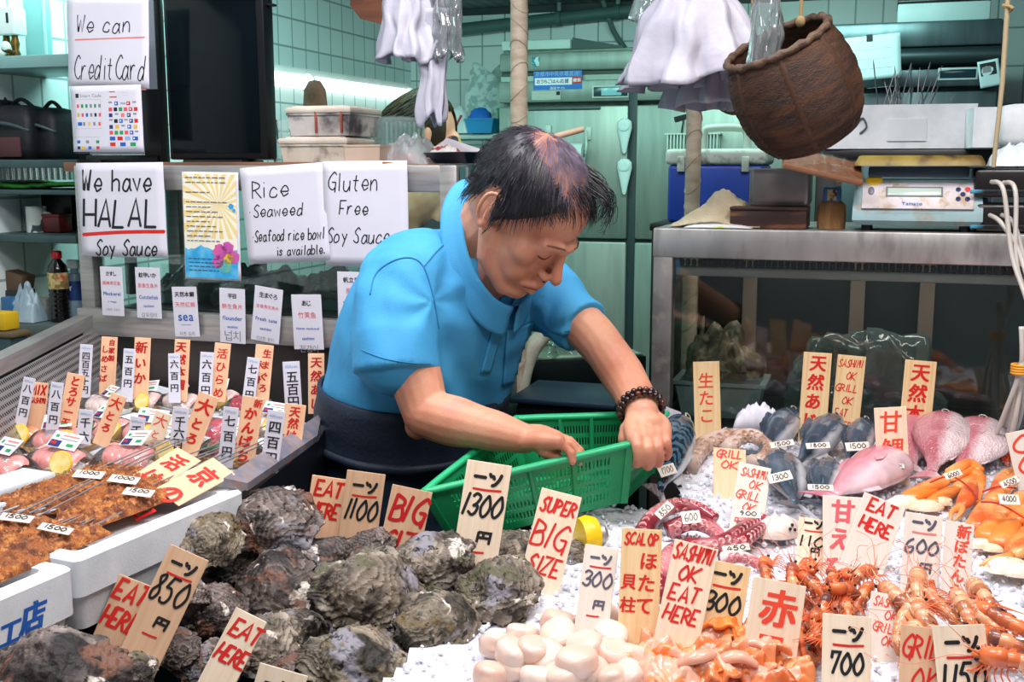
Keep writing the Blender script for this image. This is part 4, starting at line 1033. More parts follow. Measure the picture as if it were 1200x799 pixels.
for j in range(4):
    v_ = ar*.8+j*.06; u_ = .1
    while u_ < .6: l_ = rr.uniform(.04, .1); m.add([tp_(u_, v_, .0021), tp_(u_, v_+.014, .0021), tp_(u_+l_, v_+.014, .0021), tp_(u_+l_, v_, .0021)], [(0, 1, 2, 3)]); u_ += l_+.02
m.build('print', [mat('poster_cream', '#FBF4E2'), mat('poster_yellow', '#F6DC94'), mat('poster_blue', '#2C9FD8', col2='#63C0E6', ns=30), mat('poster_pink', '#D85C9E', col2='#B04AB0', ns=40), mat('poster_gold', '#E6C23C'), mat('poster_teal', '#4FA8B8', col2='#7CC36C', ns=40), mat('poster_ink', '#4A4A66')], e, smooth=0)
paper('white sheet listing rice, seaweed and seafood rice bowl', (281, 197), (378, 190), (281, 310), None,
      [('Rice', 'k', .36, .24, .18, 'P', {'wt': .014, 'w': .46}), ('·Seaweed', 'k', .40, .47, .13, 'P', {'wt': .013, 'w': .66}), ('·Seafood rice bowl', 'k', .52, .74, .12, 'P', {'wt': .013, 'w': .88}), ('is available.', 'k', .66, .91, .10, 'P', {'wt': .013, 'w': .58})], curl=.003)
paper('white sheet saying gluten free soy sauce, behind the man', (378, 189), (477, 188), (376, 311), None,
      [('Gluten', 'k', .37, .22, .19, 'P', {'wt': .014, 'w': .60}), ('Free', 'k', .37, .50, .15, 'P', {'wt': .014, 'w': .34}), ('Soy Sauce', 'k', .41, .80, .16, 'P', {'wt': .014, 'w': .76})], curl=.003)
# --- fish name cards along the case
NC = [((117, 312), (143, 313), (115, 369), 2.62, 'さすし', '醋腌青花鱼', 'Mackerel', 'in vinegar', '시용한 고등어', 'narrow white name card reading mackerel, leftmost on the glass'),
      ((158, 313), (187, 314), (156, 372), 2.60, '紋甲いか', '墨鱼生鱼片', 'Cuttlefish', 'sashimi', '갑오징어', 'white name card reading cuttlefish, second from the left'),
      ((201, 336), (230, 336), (193, 394), 2.54, '天然本鯛', '天然紅鯛', 'sea', 'bream sashimi', '자연 도미', 'white name card reading sea bream, hung on the steel rail'),
      ((257, 337), (287, 339), (249, 400), 2.52, '平目', '鮮生魚片', 'flounder', 'sashimi', '넙치', 'white name card reading flounder'),
      ((299, 334), (332, 340), (288, 396), 2.49, '生まぐろ', '金槍魚生魚片', 'Fresh tuna', 'sashimi', '신선한 참치', 'tilted white name card reading fresh tuna'),
      ((341, 345), (376, 345), (336, 409), 2.46, 'あじ', '竹荚鱼', 'Horse mackerel', 'sashimi', '전갱이', 'white name card reading horse mackerel, beside the man'),
      ((395, 318), (428, 319), (393, 380), 2.48, '帆立貝', '扇貝', 'Scallop', 'sashimi', '가리비', 'white name card reading scallop, half behind the blue shirt')]
for TL, TR, BL, d, a, b, c, f, g, lab in NC:
    w_ = {'width': .62}
    card(lab, TL, TR, BL, d, 'paper', [(a, 'k', .5, .26, .19, 'K', {'b': .022}), (b, 'p', .5, .62, .2, 'K', {'width': min(.8, .2*len(b)), 'b': .005}), (c, 'b', .5, 1.02, .2, 'K', {'width': .76 if len(c) > 7 else .6, 'b': .012}), (f, 'b', .5, 1.32, .11, 'K', {'width': .4, 'b': .01}), (g, 's', .5, 1.64, .16, 'K', {'width': .62})],
         name='name_card', cat='name card', lean=.05, yaw=-R(18), group='fish name cards along the left case', part='sheet', t=.001, plane=(LC0-V*.028, V))
# --- boxes, tub and trays on the left case
def tub(label, rect, d, hcol, lid=None, name='food_container', cat='container', taper=.93, dep=.16, group=None, z=TOPZ, back=.04):
    q, wd, hh = at(*rect, d, z); e = thing(name, label, cat, q+V*(dep/2+back), YAW, group); hb_ = hh-(.018 if lid else 0)
    m = MB(); L = []
    for k, zz, in_ in ((taper, 0, 0), (1, hb_, 0), (1.03, hb_, 0), (1.03, hb_+.004, 0), (.97, hb_+.004, 0), (taper*.96, .006, 0)):
        L.append([Vector((sx*wd/2*k, sy*dep/2*k, zz)) for sx, sy in ((-1, -1), (1, -1), (1, 1), (-1, 1))])
    m.loft(L); m.build('body', hcol, e, smooth=20)
    if lid: m = MB().bbox((0, 0, hb_+.011), (wd*1.06, dep*1.06, .014), .005); m.bbox((0, 0, hb_+.018), (wd*.9, dep*.88, .006), .002); m.build('lid', lid, e)
    return e, wd, hh
CREAM = mat('cream_plastic', '#CFC6B8', rough=.45, col2='#B9AC9C', ns=14, col3='#8E8074', n3=26)
e, wd, hh = tub('wide cream lidded container at the bottom of the stack on the left case', (316, 161, 398, 192), 2.5, CREAM, mat('cream_lid', '#D9CFC0', rough=.4, col2='#C2B5A4', ns=9))
e2, wd2, hh2 = tub('lidded container with dark smudges and two orange straps, top of the stack', (325, 130, 402, 163), 2.5, mat('smudged_plastic', '#CFCAC6', rough=.45, col2='#A59D98', ns=9, col3='#4A464A', n3=16), MATS['cream_lid'], z=TOPZ+hh+.005)
for x in (-.005, .058): MB().bbox((x, -.081, .030), (.005, .006, .050), .001).build('strap', mat('rust_strap', '#9A4A34', rough=.5), e2)
tub('small beige tub on the left case in front of the clear trays', (393, 171, 437, 192), 2.46, mat('beige_tub', '#CDB8A6', rough=.5, col2='#BFA894', ns=8), None, 'tub', 'tub', dep=.09)
q, wd, hh = at(402, 136, 455, 192, 2.55, TOPZ); e = thing('tray_stack', 'row of clear plastic trays standing on edge on the left case', 'plastic trays', q+V*.16, YAW)
CLR = film('clear_plastic', (.97, .99, .99), .05, .08, milk=.10, milkcol=(.95, 1, .98))
for i in range(9):
    x = -wd/2+wd*(i+.5)/9; m = MB(); m.loft([[Vector((x+a, sy*.075*k, .0+.003+sz*hh*k2)) for sy, sz in ((-1, 0), (1, 0), (1, 1), (-1, 1))] for a, k, k2 in ((-.004, 1, 1), (-.003, .9, .94), (.004, .86, .9))], caps=False); m.add([Vector((x+.004, sy*.0645, .003+sz*hh*.9)) for sy, sz in ((-1, 0), (1, 0), (1, 1), (-1, 1))], [(0, 1, 2, 3)])
    m.build('tray', CLR, e, smooth=0)
q, wd, hh = at(303, 153, 326, 191, 2.6, TOPZ); e = thing('glass_stack', 'clear plastic cups beside the television at its foot', 'cups', q+V*.08, YAW)
for dx, dz in ((-.012, 0), (.018, .0), (-.002, .05)): m = MB().lathe([(.016, 0), (.022, .055), (.0235, .055), (.0175, .001)], (dx, 0, dz), 16); m.build('cup', CLR, e)
q, wd, hh = at(312, 96, 336, 150, 2.72, TOPZ); e = thing('burlap_cloth', 'brown cloth bundle behind the container stack', 'cloth', q+V*.20, YAW)
MB().lathe([(.03, 0), (.034, .05), (.036, .12), (.03, .19), (.016, .212), (0, .215)], (0, 0, 0), 18, sy=.6).build('bundle', mat('brown_cloth', '#6C5B48', rough=.8, col2='#54452F', ns=20, bump=.4, bs=200), e, smooth=180)
# crumpled clear bag with packets
q, wd, hh = at(436, 166, 500, 192, 2.5, TOPZ); e = thing('film_heap', 'heap of crumpled clear film on the left case behind the pan', 'film', q+V*.07, YAW)
BAGF = film('milky_film', (.95, .97, .98), .14, .12, milk=.35, crumple=60)
def heap(wd, hh, dp, seed, nu=36, nv=20, amp=.35): return lambda u_, v_: Vector(((u_-.5)*wd, (v_-.5)*dp, max(.001, hh*(max(0, 1-(2*u_-1)**2)*max(0, 1-(2*v_-1)**2))**.5*(1+amp*mn.noise(Vector((u_*9, v_*6, seed)))+amp*.5*mn.noise(Vector((u_*22, v_*16, seed)))))))
MB().grid(heap(wd, hh*1.25, .12, 2), 44, 22).build('film', BAGF, e, smooth=60)
MB().bbox((.0, -.03, .012), (.045, .03, .022), .003).build('packet', mat('red_packet', '#B6504A', rough=.4), e)
# spatula lying in front
q, wd, hh = at(416, 186, 470, 192, 2.42, TOPZ); e = thing('wooden_spatula', 'short wooden spatula on the edge of the left case', 'spatula', q+V*.02, YAW+.05)
m = MB().bbox((-.02, 0, .004), (.07, .012, .006), .002); m.bbox((.03, 0, .004), (.05, .026, .005), .002); m.build('blade', mat('orange_wood', '#B4713E', rough=.6), e)
# dark blue pan with wooden handle
q = P(527, 186, 2.46); q.z = TOPZ
e = thing('frying_pan', 'dark blue frying pan with pale wooden handle beside the bent head', 'pan', q+V*.06, YAW)
m = MB().lathe([(.0, .003), (.055, .003), (.078, .024), (.081, .026), (.077, .0275), (.054, .008), (0, .008)], (0, 0, 0), 32); m.build('pan', mat('navy_enamel', '#141B33', rough=.3, col2='#0E1326'), e)
hd = Vector((.93, .28, .26)).normalized(); m = MB().cyl(Vector((.072, .02, .024)), Vector((.072, .02, .024))+hd*.05, .007, .006, 10); m.build('ferrule', BLACK, e)
MB().cyl(Vector((.072, .02, .024))+hd*.045, Vector((.072, .02, .024))+hd*.21, .0085, .0065, 12).build('handle', mat('pale_wood', '#C8AC90', rough=.6), e)
q2 = q+V*.05+Z*.012
e = thing('food_bag', 'red packet of food in white paper lying in the dark pan', 'packet', q2-U*.03, YAW)
MB().grid(heap(.08, .03, .06, 7), 16, 12).build('wrapper', mat('red_wrapper', '#A83A44', rough=.5, col2='#E6E0DE', ns=22, lo=.45, hi=.5), e, smooth=60)
e = thing('paper_sheet', 'folded white paper standing behind the dark pan', 'paper', q+V*.14-U*.02, YAW)
m = MB().add([Vector(p) for p in ((-.06, 0, 0), (.07, .02, 0), (.075, .03, .022), (-.045, .01, .062), (-.08, .0, .03))], [(0, 1, 2, 3, 4)]); solid(m.build('sheet', WOOD('paper'), e, smooth=0), .001)
# --- a person behind: only hair, ear and patterned mask show above the case
e = thing('person', 'person with brown hair facing away behind the left case', 'person', (P(497, 150, 3.42).x, 3.42, 0))
hc = P(497, 152, 3.42)-e.location
m = MB(); X1 = Vector((.85, -.3, 0)).normalized(); Y1 = Vector((.3, .85, 0)).normalized()
m.ball(hc, (.098, .082, .11), 22, 16, Matrix((X1, Y1, Z)).transposed()); m.ball(hc+X1*.045-Z*.05, (.06, .06, .07), 18, 12)
limb(m, [hc-Z*.05, hc-Z*.20], [.055, .06]); limb(m, [hc-Z*.25-Y1*.17, hc-Z*.21, hc-Z*.25+Y1*.17], [.06, .085, .06])
for s in (-1, 1): limb(m, [hc-Z*.26+Y1*.17*s, hc-Z*.52+Y1*.21*s, hc-Z*.72+Y1*.16*s+X1*.12], [.055, .045, .035])
limb(m, [hc-Z*.30, hc-Z*.55, hc-Z*.80], [.13, .14, .15]); 
for s in (-1, 1): limb(m, [hc-Z*.85+Y1*.09*s, Vector((hc.x, hc.y, .5))+Y1*.1*s, Vector((hc.x, hc.y, .06))+Y1*.1*s], [.09, .06, .045]); limb(m, [Vector((hc.x, hc.y, .05))+Y1*.1*s, Vector((hc.x, hc.y, .04))+Y1*.1*s+X1*.14], [.045, .035])
m.ball(hc+X1*.045-Y1*.082-Z*.02, (.016, .008, .028), 12, 8); m.ball(hc+X1*.10-Z*.035, (.02, .02, .03), 12, 8)
mobj('body', remesh(m, .006, 3), SKIN, e)
m = MB(); rr = random.Random(2)
def hs(ph, th, k=1.0): return hc+Z*.008+(X1*math.cos(ph)*math.cos(th)*.104+Y1*math.sin(ph)*math.cos(th)*.09+Z*math.sin(th)*.116)*k
for k in range(1500):
    ph = rr.uniform(.55, 2*PI-.55) if k % 4 else rr.uniform(-.6, .6); th = rr.uniform(-.75 if abs(ph-PI) < 1.6 else .1, 1.5) if k % 4 else rr.uniform(.5, 1.5)
    p0 = hs(ph, th); d1 = Vector((-.25, 0, -.75)); pts = [p0+((p0-hc).normalized())*(.012*math.sin(t*2.2))+d1*.05*t-X1*.035*t*t for t in (0, .33, .66, 1)]
    m.tube(pts, [.0022, .0024, .0018, .0006], 3, caps=False)
m.ball(hc+Z*.008-X1*.008, (.10, .087, .112), 24, 16, Matrix((X1, Y1, Z)).transposed()) if False else None
rings_ = MB()
rings_.grid(lambda u_, v_: hs(lerp(.5, 2*PI-.5, u_), lerp(-.7, 1.55, v_), 1.0), 30, 14)
rings_.grid(lambda u_, v_: hs(lerp(-.52, .52, u_), lerp(.55, 1.55, v_), 1.0), 8, 8)
hh_ = rings_.build('hair', mat('dyed_brown_hair', '#4A3A20', rough=.45, col2='#2A2118', ns=20, stretch=(1, 1, .3)), e, smooth=180); m.build('hair_strands', MATS['dyed_brown_hair'], hh_, smooth=180)
MB().ball(hc+X1*.10-Z*.06-Y1*.015, (.032, .055, .042), 16, 10).build('face_mask', mat('patterned_mask', '#221E2E', rough=.7, col2='#C9A63A', ns=26, lo=.52, hi=.56, col3='#A84A52', n3=30), e, smooth=180)
MB().lathe([(.085, -.80), (.16, -.56), (.165, -.34), (.10, -.22), (.065, -.19)], hc, 24, sx=.8).build('work_jacket', mat('dark_jacket', '#1B2426', rough=.7), e, smooth=180)
# --- fluorescent tube fitting on the left wall
fa, fb = Vector((0, 0, 0)), None
def LW(px, py, off=0.0): return PP(px, py, CN+U*off, U)     # on the left wall
a, b = LW(290, 88, .05), LW(482, 112, .05)
e = thing('wall_light', 'long white fluorescent tube glowing on the tiled left wall', 'light', (a+b)/2); c = (a+b)/2; dv = (b-a).normalized()
MB().tube([a-c+Z*0, b-c], .026, 14).build('tube', mat('lit_tube', '#FFFFFF', emit='#E9FFF8', es=2.2), e, smooth=60)
MB().beam(a-c+Z*.036-U*.02, b-c+Z*.036-U*.02, .03, .03).build('fitting', mat('white_fitting', '#D5DAD8', rough=.4), e)
for t in (.3, .985): q = lerp(a, b, t)-c; MB().tube([q+dv*(.03*math.cos(2*PI*k/14))*0+U*.032*math.cos(2*PI*k/14)+Z*.034*math.sin(2*PI*k/14) for k in range(14)], .004, 6, closed=True).build('clip', MATS['white_fitting'], e)
# --- pipes under the ceiling on the back wall
pa, pb = PP(500, 39, CN-V*.06, V), PP(760, 10, CN-V*.06, V)
e = thing('ceiling_pipe', 'grey green pipe with clips running along the top of the back wall', 'pipe', (pa+pb)/2)
MB().tube([pa-(pa+pb)/2, pb-(pa+pb)/2], .028, 14).build('pipe', mat('grey_green_pipe', '#4E6E6A', rough=.45), e, smooth=60)
for px in (655, 724): q = PP(px, lerp(39, 10, (px-500)/260), CN-V*.06, V)-(pa+pb)/2; MB().tube([q-U*.012, q+U*.012], .034, 14).build('collar', MATS['grey_green_pipe'], e); MB().bbox(q+Z*.07, (.02, .02, .14), .003).build('hanger', MATS['grey_green_pipe'], e)
c = PP(712, 20, CN-V*.03, V); e = thing('cable', 'grey cable drooping from the pipe behind the fridge', 'cable', c)
MB().tube(smoothpts([Vector((-.04, .0, .12)), Vector((0, -.035, .0)), Vector((.03, -.02, -.07)), Vector((.09, 0, -.15))], 6), .012, 8).build('cable', mat('grey_cable', '#5E7672', rough=.5), e, smooth=180)
# --- double fridge (four doors) with its front towards the counter
FR0 = P(600, 300, 4.42); FR0.z = 0
FST = mat('fridge_steel', '#94A096', rough=.42, metal=.55, col2='#869288', ns=3, stretch=(9, 1, 1), bump=.02, bs=60)
def fz(py, d=4.40): return P(620, py, d).z
t = thing('refrigerator', 'tall four door steel fridge with blue sticker behind the man', 'refrigerator', FR0, YAW)
FWD, FT = 1.22, fz(58); zt = fz(122); zm = fz(279)
MB().bbox((FWD/2-.05, .36, FT/2+.04), (FWD, .64, FT-.08), .006).build('cabinet', FST, t)
MB().bbox((FWD/2-.05, .02, (fz(62)+fz(84))/2), (FWD, .05, fz(62)-fz(84)), .008).build('top_fascia', FST, t)
m = MB(); m.prism([(0, 0), (.03, 0), (.03, .06), (0, .03)], FWD-.01, Matrix.Rotation(PI/2, 3, 'Z'), (FWD/2-.05, -.002, zt+.075)); m.build('vent_hood', mat('fridge_hood_steel', '#8E9C92', rough=.4, metal=.7), t)  # hood steel slightly darker than the cabinet
MB().bbox((FWD/2-.05, .01, (fz(94)+zt)/2), (FWD, .05, fz(94)-zt-.01), .005).build('control_panel', FST, t)
xs = (-.05, .474, .494, 1.17)
for x0, x1 in ((xs[0], xs[1]), (xs[2], xs[3])):
    for z0, z1 in ((zm+.006, zt-.012), (.12, zm-.006)):
        d_ = MB().bbox(((x0+x1)/2, -.005, (z0+z1)/2), (x1-x0-.012, .05, z1-z0), .007).build('door', FST, t)
        if z0 > 1: MB().bbox(((x0+x1)/2, -.033, z1-.008), (.30, .012, .012), .004).build('handle', mat('dark_handle', '#4A5A58', rough=.4), d_)
MB().bbox(((xs[1]+xs[2])/2, -.001, FT/2), (.034, .03, FT-.2), .003).build('centre_seal', mat('dark_seal', '#27383A', rough=.5), t)
MB().bbox((FWD/2-.05, .01, zm), (FWD, .04, .012), .002).build('middle_seal', MATS['dark_seal'], t)
def FX(px, py): q = PP(px, py, FR0+V*(-.03), V); r_ = q-FR0; return r_.dot(U), q.z
def fplate(name, px0, py0, px1, py1, matl, y=-.02, th=.004, b=.002, par=t):
    x0, z0 = FX(px0, py1); x1, z1 = FX(px1, py0); return MB().bbox(((x0+x1)/2, y, (z0+z1)/2), (x1-x0, th, z1-z0), b).build(name, matl, par)
fplate('display_frame', 693, 99, 736, 115, mat('pale_frame', '#B9C8BE', rough=.4)); fplate('display', 695, 101, 735, 113, mat('dark_display', '#27403F', rough=.2), -.0225); fplate('display_screen', 704, 102, 728, 112, mat('blue_display', '#8FC4C8', rough=.2), -.024)
fplate('maker_badge', 621, 66, 630, 77, mat('badge_blue', '#2E86A0', rough=.4, col2='#BFE0E0', ns=60, lo=.5, hi=.52), -.0065, .003)
def decal(label_, px0, py0, px1, py1, y, items, base):
    x0, z0 = FX(px0, py1); x1, z1 = FX(px1, py0); o = MB().box(((x0+x1)/2, y, (z0+z1)/2), (x1-x0, .0016, z1-z0)).build(label_, base, t)
    e_ = bpy.data.objects.new('sticker_print', None); L = lettering(t, items, x1-x0, z1-z0, .001); L.location = ((x0+x1)/2, y, (z0+z1)/2); L.name = 'sticker_print'; bpy.data.objects.remove(e_)
BLUEST = mat('blue_sticker', '#1F6FC4', rough=.4)
decal('sticker', 624, 82, 681, 105, -.0165, [('京都市中央市場直送！', 'l', .5, .055, .07, 'K', {'b': .02, 'width': .92}), ('', 'w', .03, .13, 0, 'R', {'to': (.80, .27)}), ('おうちごはん応援', 'v', .40, .20, .08, 'K', {'b': .02, 'width': .66}), ('', 'r', .80, .12, 0, 'R', {'to': (.99, .25)}), ('検索', 'w', .9, .185, .08, 'K', {'b': .02}), ('通販サイト', 'w', .5, .335, .07, 'K', {})], BLUEST)
decal('sticker', 785, 100, 812, 115, -.0165, [('', 'w', .05, .12, 0, 'R', {'to': (.95, .4)}), ('おうち', 'v', .5, .26, .2, 'K', {'b': .02})], BLUEST)
decal('notice', 622, 106, 656, 117, -.0165, [('――――', 's', .45, .08, .1, 'K', {}), ('―――', 's', .35, .2, .1, 'K', {}), ('', 'k', .85, .02, 0, 'R', {'to': (.98, .14)})], mat('faint_notice', '#B4BEB0', rough=.5))
# measuring scoops, hooks, paper roll stuck on the doors
for i, (px, py0, py1) in enumerate(((733, 139, 180), (733, 186, 228))):
    x, z1 = FX(px, py0); _, z0 = FX(px, py1); q = FR0+U*x+V*(-.045)+Z*z1
    e = thing('rice_scoop', ['white plastic scoop hung upside down on the fridge door, upper one', 'white plastic scoop hung upside down on the fridge door, lower one'][i], 'scoop', q, YAW, 'scoops on the fridge door')
    h_ = z1-z0; m = MB().tube([(0, 0, 0), (0, 0, -.012), (0, 0, -.035), (0, 0, -h_*.6), (0, 0, -h_+.006), (0, 0, -h_)], [.012, .027, .029, .018, .008, .003], 16, flat=.45); m.build('scoop', mat('white_plastic', '#D9EEE8', rough=.35), e, smooth=60)
    MB().lathe([(0, 0), (.019, .0), (.021, .003), (.019, .004), (0, .001)], (0, -.012, -.026), 18, Matrix.Rotation(PI/2, 3, 'X')).build('bowl_rim', MATS['white_plastic'], e)
for i, (px, py) in enumerate(((643, 148), (690, 150))):
    x, z = FX(px, py); e = thing('hook', ['white hook on the fridge door, partly behind the head', 'white hook on the fridge door above the paper roll'][i], 'hook', FR0+U*x+V*(-.034)+Z*(z), YAW, 'white hooks on the fridge')
    MB().bbox((0, 0, -.02), (.022, .008, .05), .003).build('plate', mat('hook_white', '#C8D8CE', rough=.4), e); MB().tube(smoothpts([(0, -.004, -.03), (0, -.016, -.045), (0, -.02, -.036)], 4), .004, 8).build('prong', MATS['hook_white'], e)
x, z = FX(672, 180); e = thing('paper_roll', 'white kitchen paper roll hung on the fridge door by the head', 'paper roll', FR0+U*x+V*(-.09)+Z*z, YAW)
m = MB().tube([(-.10, 0, 0), (.055, 0, 0)], .038, 24); m.build('roll', mat('tissue', '#CFE2DA', rough=.9), e, smooth=50); MB().tube([(.0552, 0, 0), (.058, 0, 0)], .013, 14).build('core', mat('core_grey', '#7E8E88', rough=.8), e)
MB().tube(smoothpts([(.062, 0, 0), (.066, .0, .04), (.05, .05, .085)], 5), .004, 8).build('bracket', MATS['hook_white'], e)
e = thing('flat_tray', 'pale shallow tray lying on top of the four door fridge', 'tray', FR0+U*.06+V*.15+Z*(FT+.002), YAW)
MB().bbox((.02, 0, .02), (.28, .2, .038), .006).build('tray', mat('pale_tray', '#C3DAD0', rough=.4), e)
m = MB().prism([(.0, 0), (.20, 0), (.20, .006), (.0, .044)], .18); o = m.build('shadow_wedge', mat('tray_shadow', '#39504C', rough=.5), e); o.location = (.165, 0, 0)  # dark wedge stands in for the shadow beside the tray
x, z = FX(800, 140); q = FR0+U*x+V*(-.034)+Z*z; e = thing('strap', 'black strap hanging on the fridge beside the wrapped pole', 'strap', q, YAW); m = MB().beam((-.03, 0, 0), (.05, 0, .02), .004, .018); m.beam((.005, 0, 0), (-.02, 0, -.18), .004, .02); m.build('strap', BLACK, e)
# vented holder on the fridge behind the cooler
x0, z0 = FX(783, 180); x1, z1 = FX(845, 157); e = thing('vent_box', 'white slotted box on the fridge door behind the cooler box', 'box', FR0+U*(x0+x1)/2+V*(-.06)+Z*z0, YAW)
m = MB(); 
for i in range(16): m.bbox(((i-7.5)*(x1-x0)/16, 0, (z1-z0)/2), ((x1-x0)/34, .05, z1-z0), .001, seg=1)
m.bbox((0, .012, (z1-z0)/2), (x1-x0, .02, z1-z0), .002); m.bbox((0, 0, z1-z0), (x1-x0+.01, .055, .006), .001); m.build('body', MATS['hook_white'], e)
# --- shelf and washing things at the far corner, left of the fridge
q = P(560, 160, 4.75); e = thing('wall_shelf', 'pale shelf in the far corner holding washing things', 'shelf', q, YAW)
MB().bbox((0, .10, 0), (.62, .28, .022), .004).build('board', mat('shelf_white', '#CFE2DC', rough=.4), e)
MB().bbox((0, .10, -.13), (.60, .25, .14), .006).build('cabinet', mat('teal_cabinet', '#9CC7BC', rough=.4), e)
SZc = q.z+.011
def corner(px, d, dz=0): r_ = P(px, 150, d); r_.z = SZc+.001+dz; return r_
e = thing('basin', 'small bright blue basin on the corner shelf', 'basin', corner(566, 4.72), YAW); m = MB(); m.loft([[Vector((sx*a, sy*b, z)) for sx, sy in ((-1, -1), (1, -1), (1, 1), (-1, 1))] for a, b, z in ((.05, .04, 0), (.062, .05, .055), (.066, .054, .055), (.066, .054, .060), (.058, .046, .060), (.046, .036, .006))]); m.build('body', mat('blue_plastic', '#2E9BD6', rough=.4), e)
e = thing('sponge', 'bright blue sponge bundle in the blue basin', 'sponge', corner(563, 4.72, .055), YAW); m = MB(); m.grid(lambda u_, v_: Vector((.05*math.cos(2*PI*u_)*math.cos(v_*1.5)*(1+.3*mn.noise(Vector((u_*9, v_*7, 1)))), .035*math.sin(2*PI*u_)*math.cos(v_*1.5), .05*math.sin(v_*1.55)*(1+.2*mn.noise(Vector((u_*7, v_*9, 5)))))), 24, 10); m.build('body', mat('deep_blue', '#1673D8', rough=.6), e, smooth=60)
e = thing('net_bag', 'white net bag of wrung cloths hanging in the far corner', 'bag', corner(574, 4.86), YAW)
m = MB(); m.grid(lambda u_, v_: Vector(((.10+.02*mn.noise(Vector((u_*6, v_*6, 2))))*math.cos(2*PI*u_)*(.75+.3*math.sin(v_*3)), .04*math.sin(2*PI*u_), .27*v_*(1+.12*math.sin(4*PI*u_)))), 40, 20); solid(m.build('net', mat('grey_net', '#CFE2DC', rough=.6, col2='#9DB8B4', ns=26, lo=.48, hi=.56), e, smooth=60), .001)
e = thing('bucket', 'green plastic tub at the end of the corner shelf', 'tub', corner(598, 4.78), YAW); MB().lathe([(.0, 0), (.045, 0), (.055, .10), (.059, .10), (.059, .107), (.052, .107), (.043, .006), (0, .006)], (0, 0, 0), 20).build('body', mat('bright_green', '#1FB070', rough=.4), e, smooth=40)
e = thing('soap_bag', 'white soap bag with red print on the corner shelf', 'bag', corner(538, 4.75), YAW); m = MB().grid(heap(.10, .11, .07, 3, amp=.2), 20, 12); m.build('bag', mat('white_bag', '#DCEBE8', rough=.4), e, smooth=60); MB().beam((.0, -.036, .03), (.022, -.03, .075), .006, .012, (0, -1, 0)).build('print', mat('red_print', '#B8404A'), e)
q = P(575, 186, 4.55); q.z = P(575, 189, 4.55).z; e = thing('side_counter', 'teal steel counter in the far corner below the shelf', 'counter', (q.x, q.y, 0), YAW); MB().bbox((-.08, .13, q.z-.02), (.26, .34, .04), .005).build('top', mat('teal_steel', '#4F7A74', rough=.4, metal=.5), e); MB().bbox((-.08, .13, (q.z-.04)/2), (.24, .32, q.z-.04), .01).build('cabinet', mat('dark_teal', '#2C4B4A', rough=.5), e)
e = thing('red_sponge', 'red and blue scouring pads on the far corner counter', 'pads', P(558, 188, 4.52).xy.to_3d()+Z*(q.z+.001), YAW); MB().bbox((-.02, 0, .014), (.05, .04, .026), .008).build('pad', mat('red_pad', '#A83A3A', rough=.9), e); MB().bbox((-.055, 0, .022), (.03, .03, .042), .008).build('pad', MATS['deep_blue'], e); MB().bbox((.035, 0, .010), (.05, .04, .018), .006).build('pad', mat('pink_pad', '#C88A86', rough=.9), e)
# --- second fridge, right, dark and nearer
GR0 = P(958, 300, 3.62); GR0.z = 0
t2 = thing('refrigerator', 'dark steel upright fridge at the right behind the styrofoam boxes', 'refrigerator', GR0, YAW)
def gz(px, py): q = PP(px, py, GR0, V); return (q-GR0).dot(U), q.z
gw, gt = gz(1176, 22); DST = mat('dark_fridge_steel', '#66777C', rough=.36, metal=.7, col2='#56676C', ns=3, stretch=(8, 1, 1))
MB().bbox((gw/2, .37, gt/2), (gw, .68, gt), .006).build('cabinet', DST, t2)
_, za = gz(1000, 58); _, zb = gz(1000, 80); _, zc = gz(1000, 105)
MB().bbox((gw/2, .01, (gt+za)/2), (gw, .06, gt-za), .008).build('top_fascia', DST, t2); MB().tube([(0.003, .0, (za+zb)/2), (gw-.003, .0, (za+zb)/2)], (za-zb)/2, 12).build('vent_hood', mat('dark_hood_steel', '#3C4A4E', rough=.4, metal=.6), t2)  # vent hood in a darker steel than the doors
MB().bbox((gw/2, .01, (zb+zc)/2-.004), (gw, .06, zb-zc-.012), .005).build('control_panel', DST, t2)
for z0, z1 in ((.9, zc-.012), (.1, .888)): MB().bbox((gw/2, .005, (z0+z1)/2), (gw-.01, .05, z1-z0), .006).build('door', DST, t2)
x0, z0 = gz(1098, 95); x1, z1 = gz(1146, 79); MB().bbox(((x0+x1)/2, -.021, (z0+z1)/2), (x1-x0, .006, z1-z0), .003).build('display_frame', mat('frame_pale', '#B8C8CC', rough=.4), t2); MB().bbox(((x0+x1)/2, -.0235, (z0+z1)/2), (x1-x0-.012, .004, z1-z0-.012), .002).build('display', mat('night_display', '#15313C', rough=.15), t2)
MB().bbox((gw+.006, .3, gt/2+.1), (.01, .5, gt-.3), .003).build('side_poster', mat('blue_side', '#4A7890', rough=.5, col2='#8FB3BC', ns=12), t2)
lines = [('―'*n, c, .5+.04*i, .22+.16*i, .05, 'K', {'width': .7-.07*i}) for i, (n, c) in enumerate(((9, 's'), (8, 's'), (6, 's'), (7, 's'), (5, 's')))]
lines += [('', 'q', .16, .2, 0, 'R', {'to': (.24, .22)}), ('', 'k', .46, -.02, 0, 'R', {'to': (.56, .09), 'z': .003})]
paper('crumpled pale paper with faded lines taped on the dark fridge', (982, 46), (1055, 38), (984, 97), 3.42, lines, mats=mat('pale_blue_paper', '#C6DEE2', rough=.5), curl=.004)
paper('small pale leaflet taped beside the display of the dark fridge', (1145, 73), (1170, 68), (1148, 104), 3.43, [('', 'k', .1, .12, 0, 'R', {'to': (.85, .75)}), ('', 's', .2, .3, 0, 'R', {'to': (.6, .6), 'z': .0007})], mats=MATS['pale_blue_paper'], name='leaflet', cat='leaflet', curl=.002)
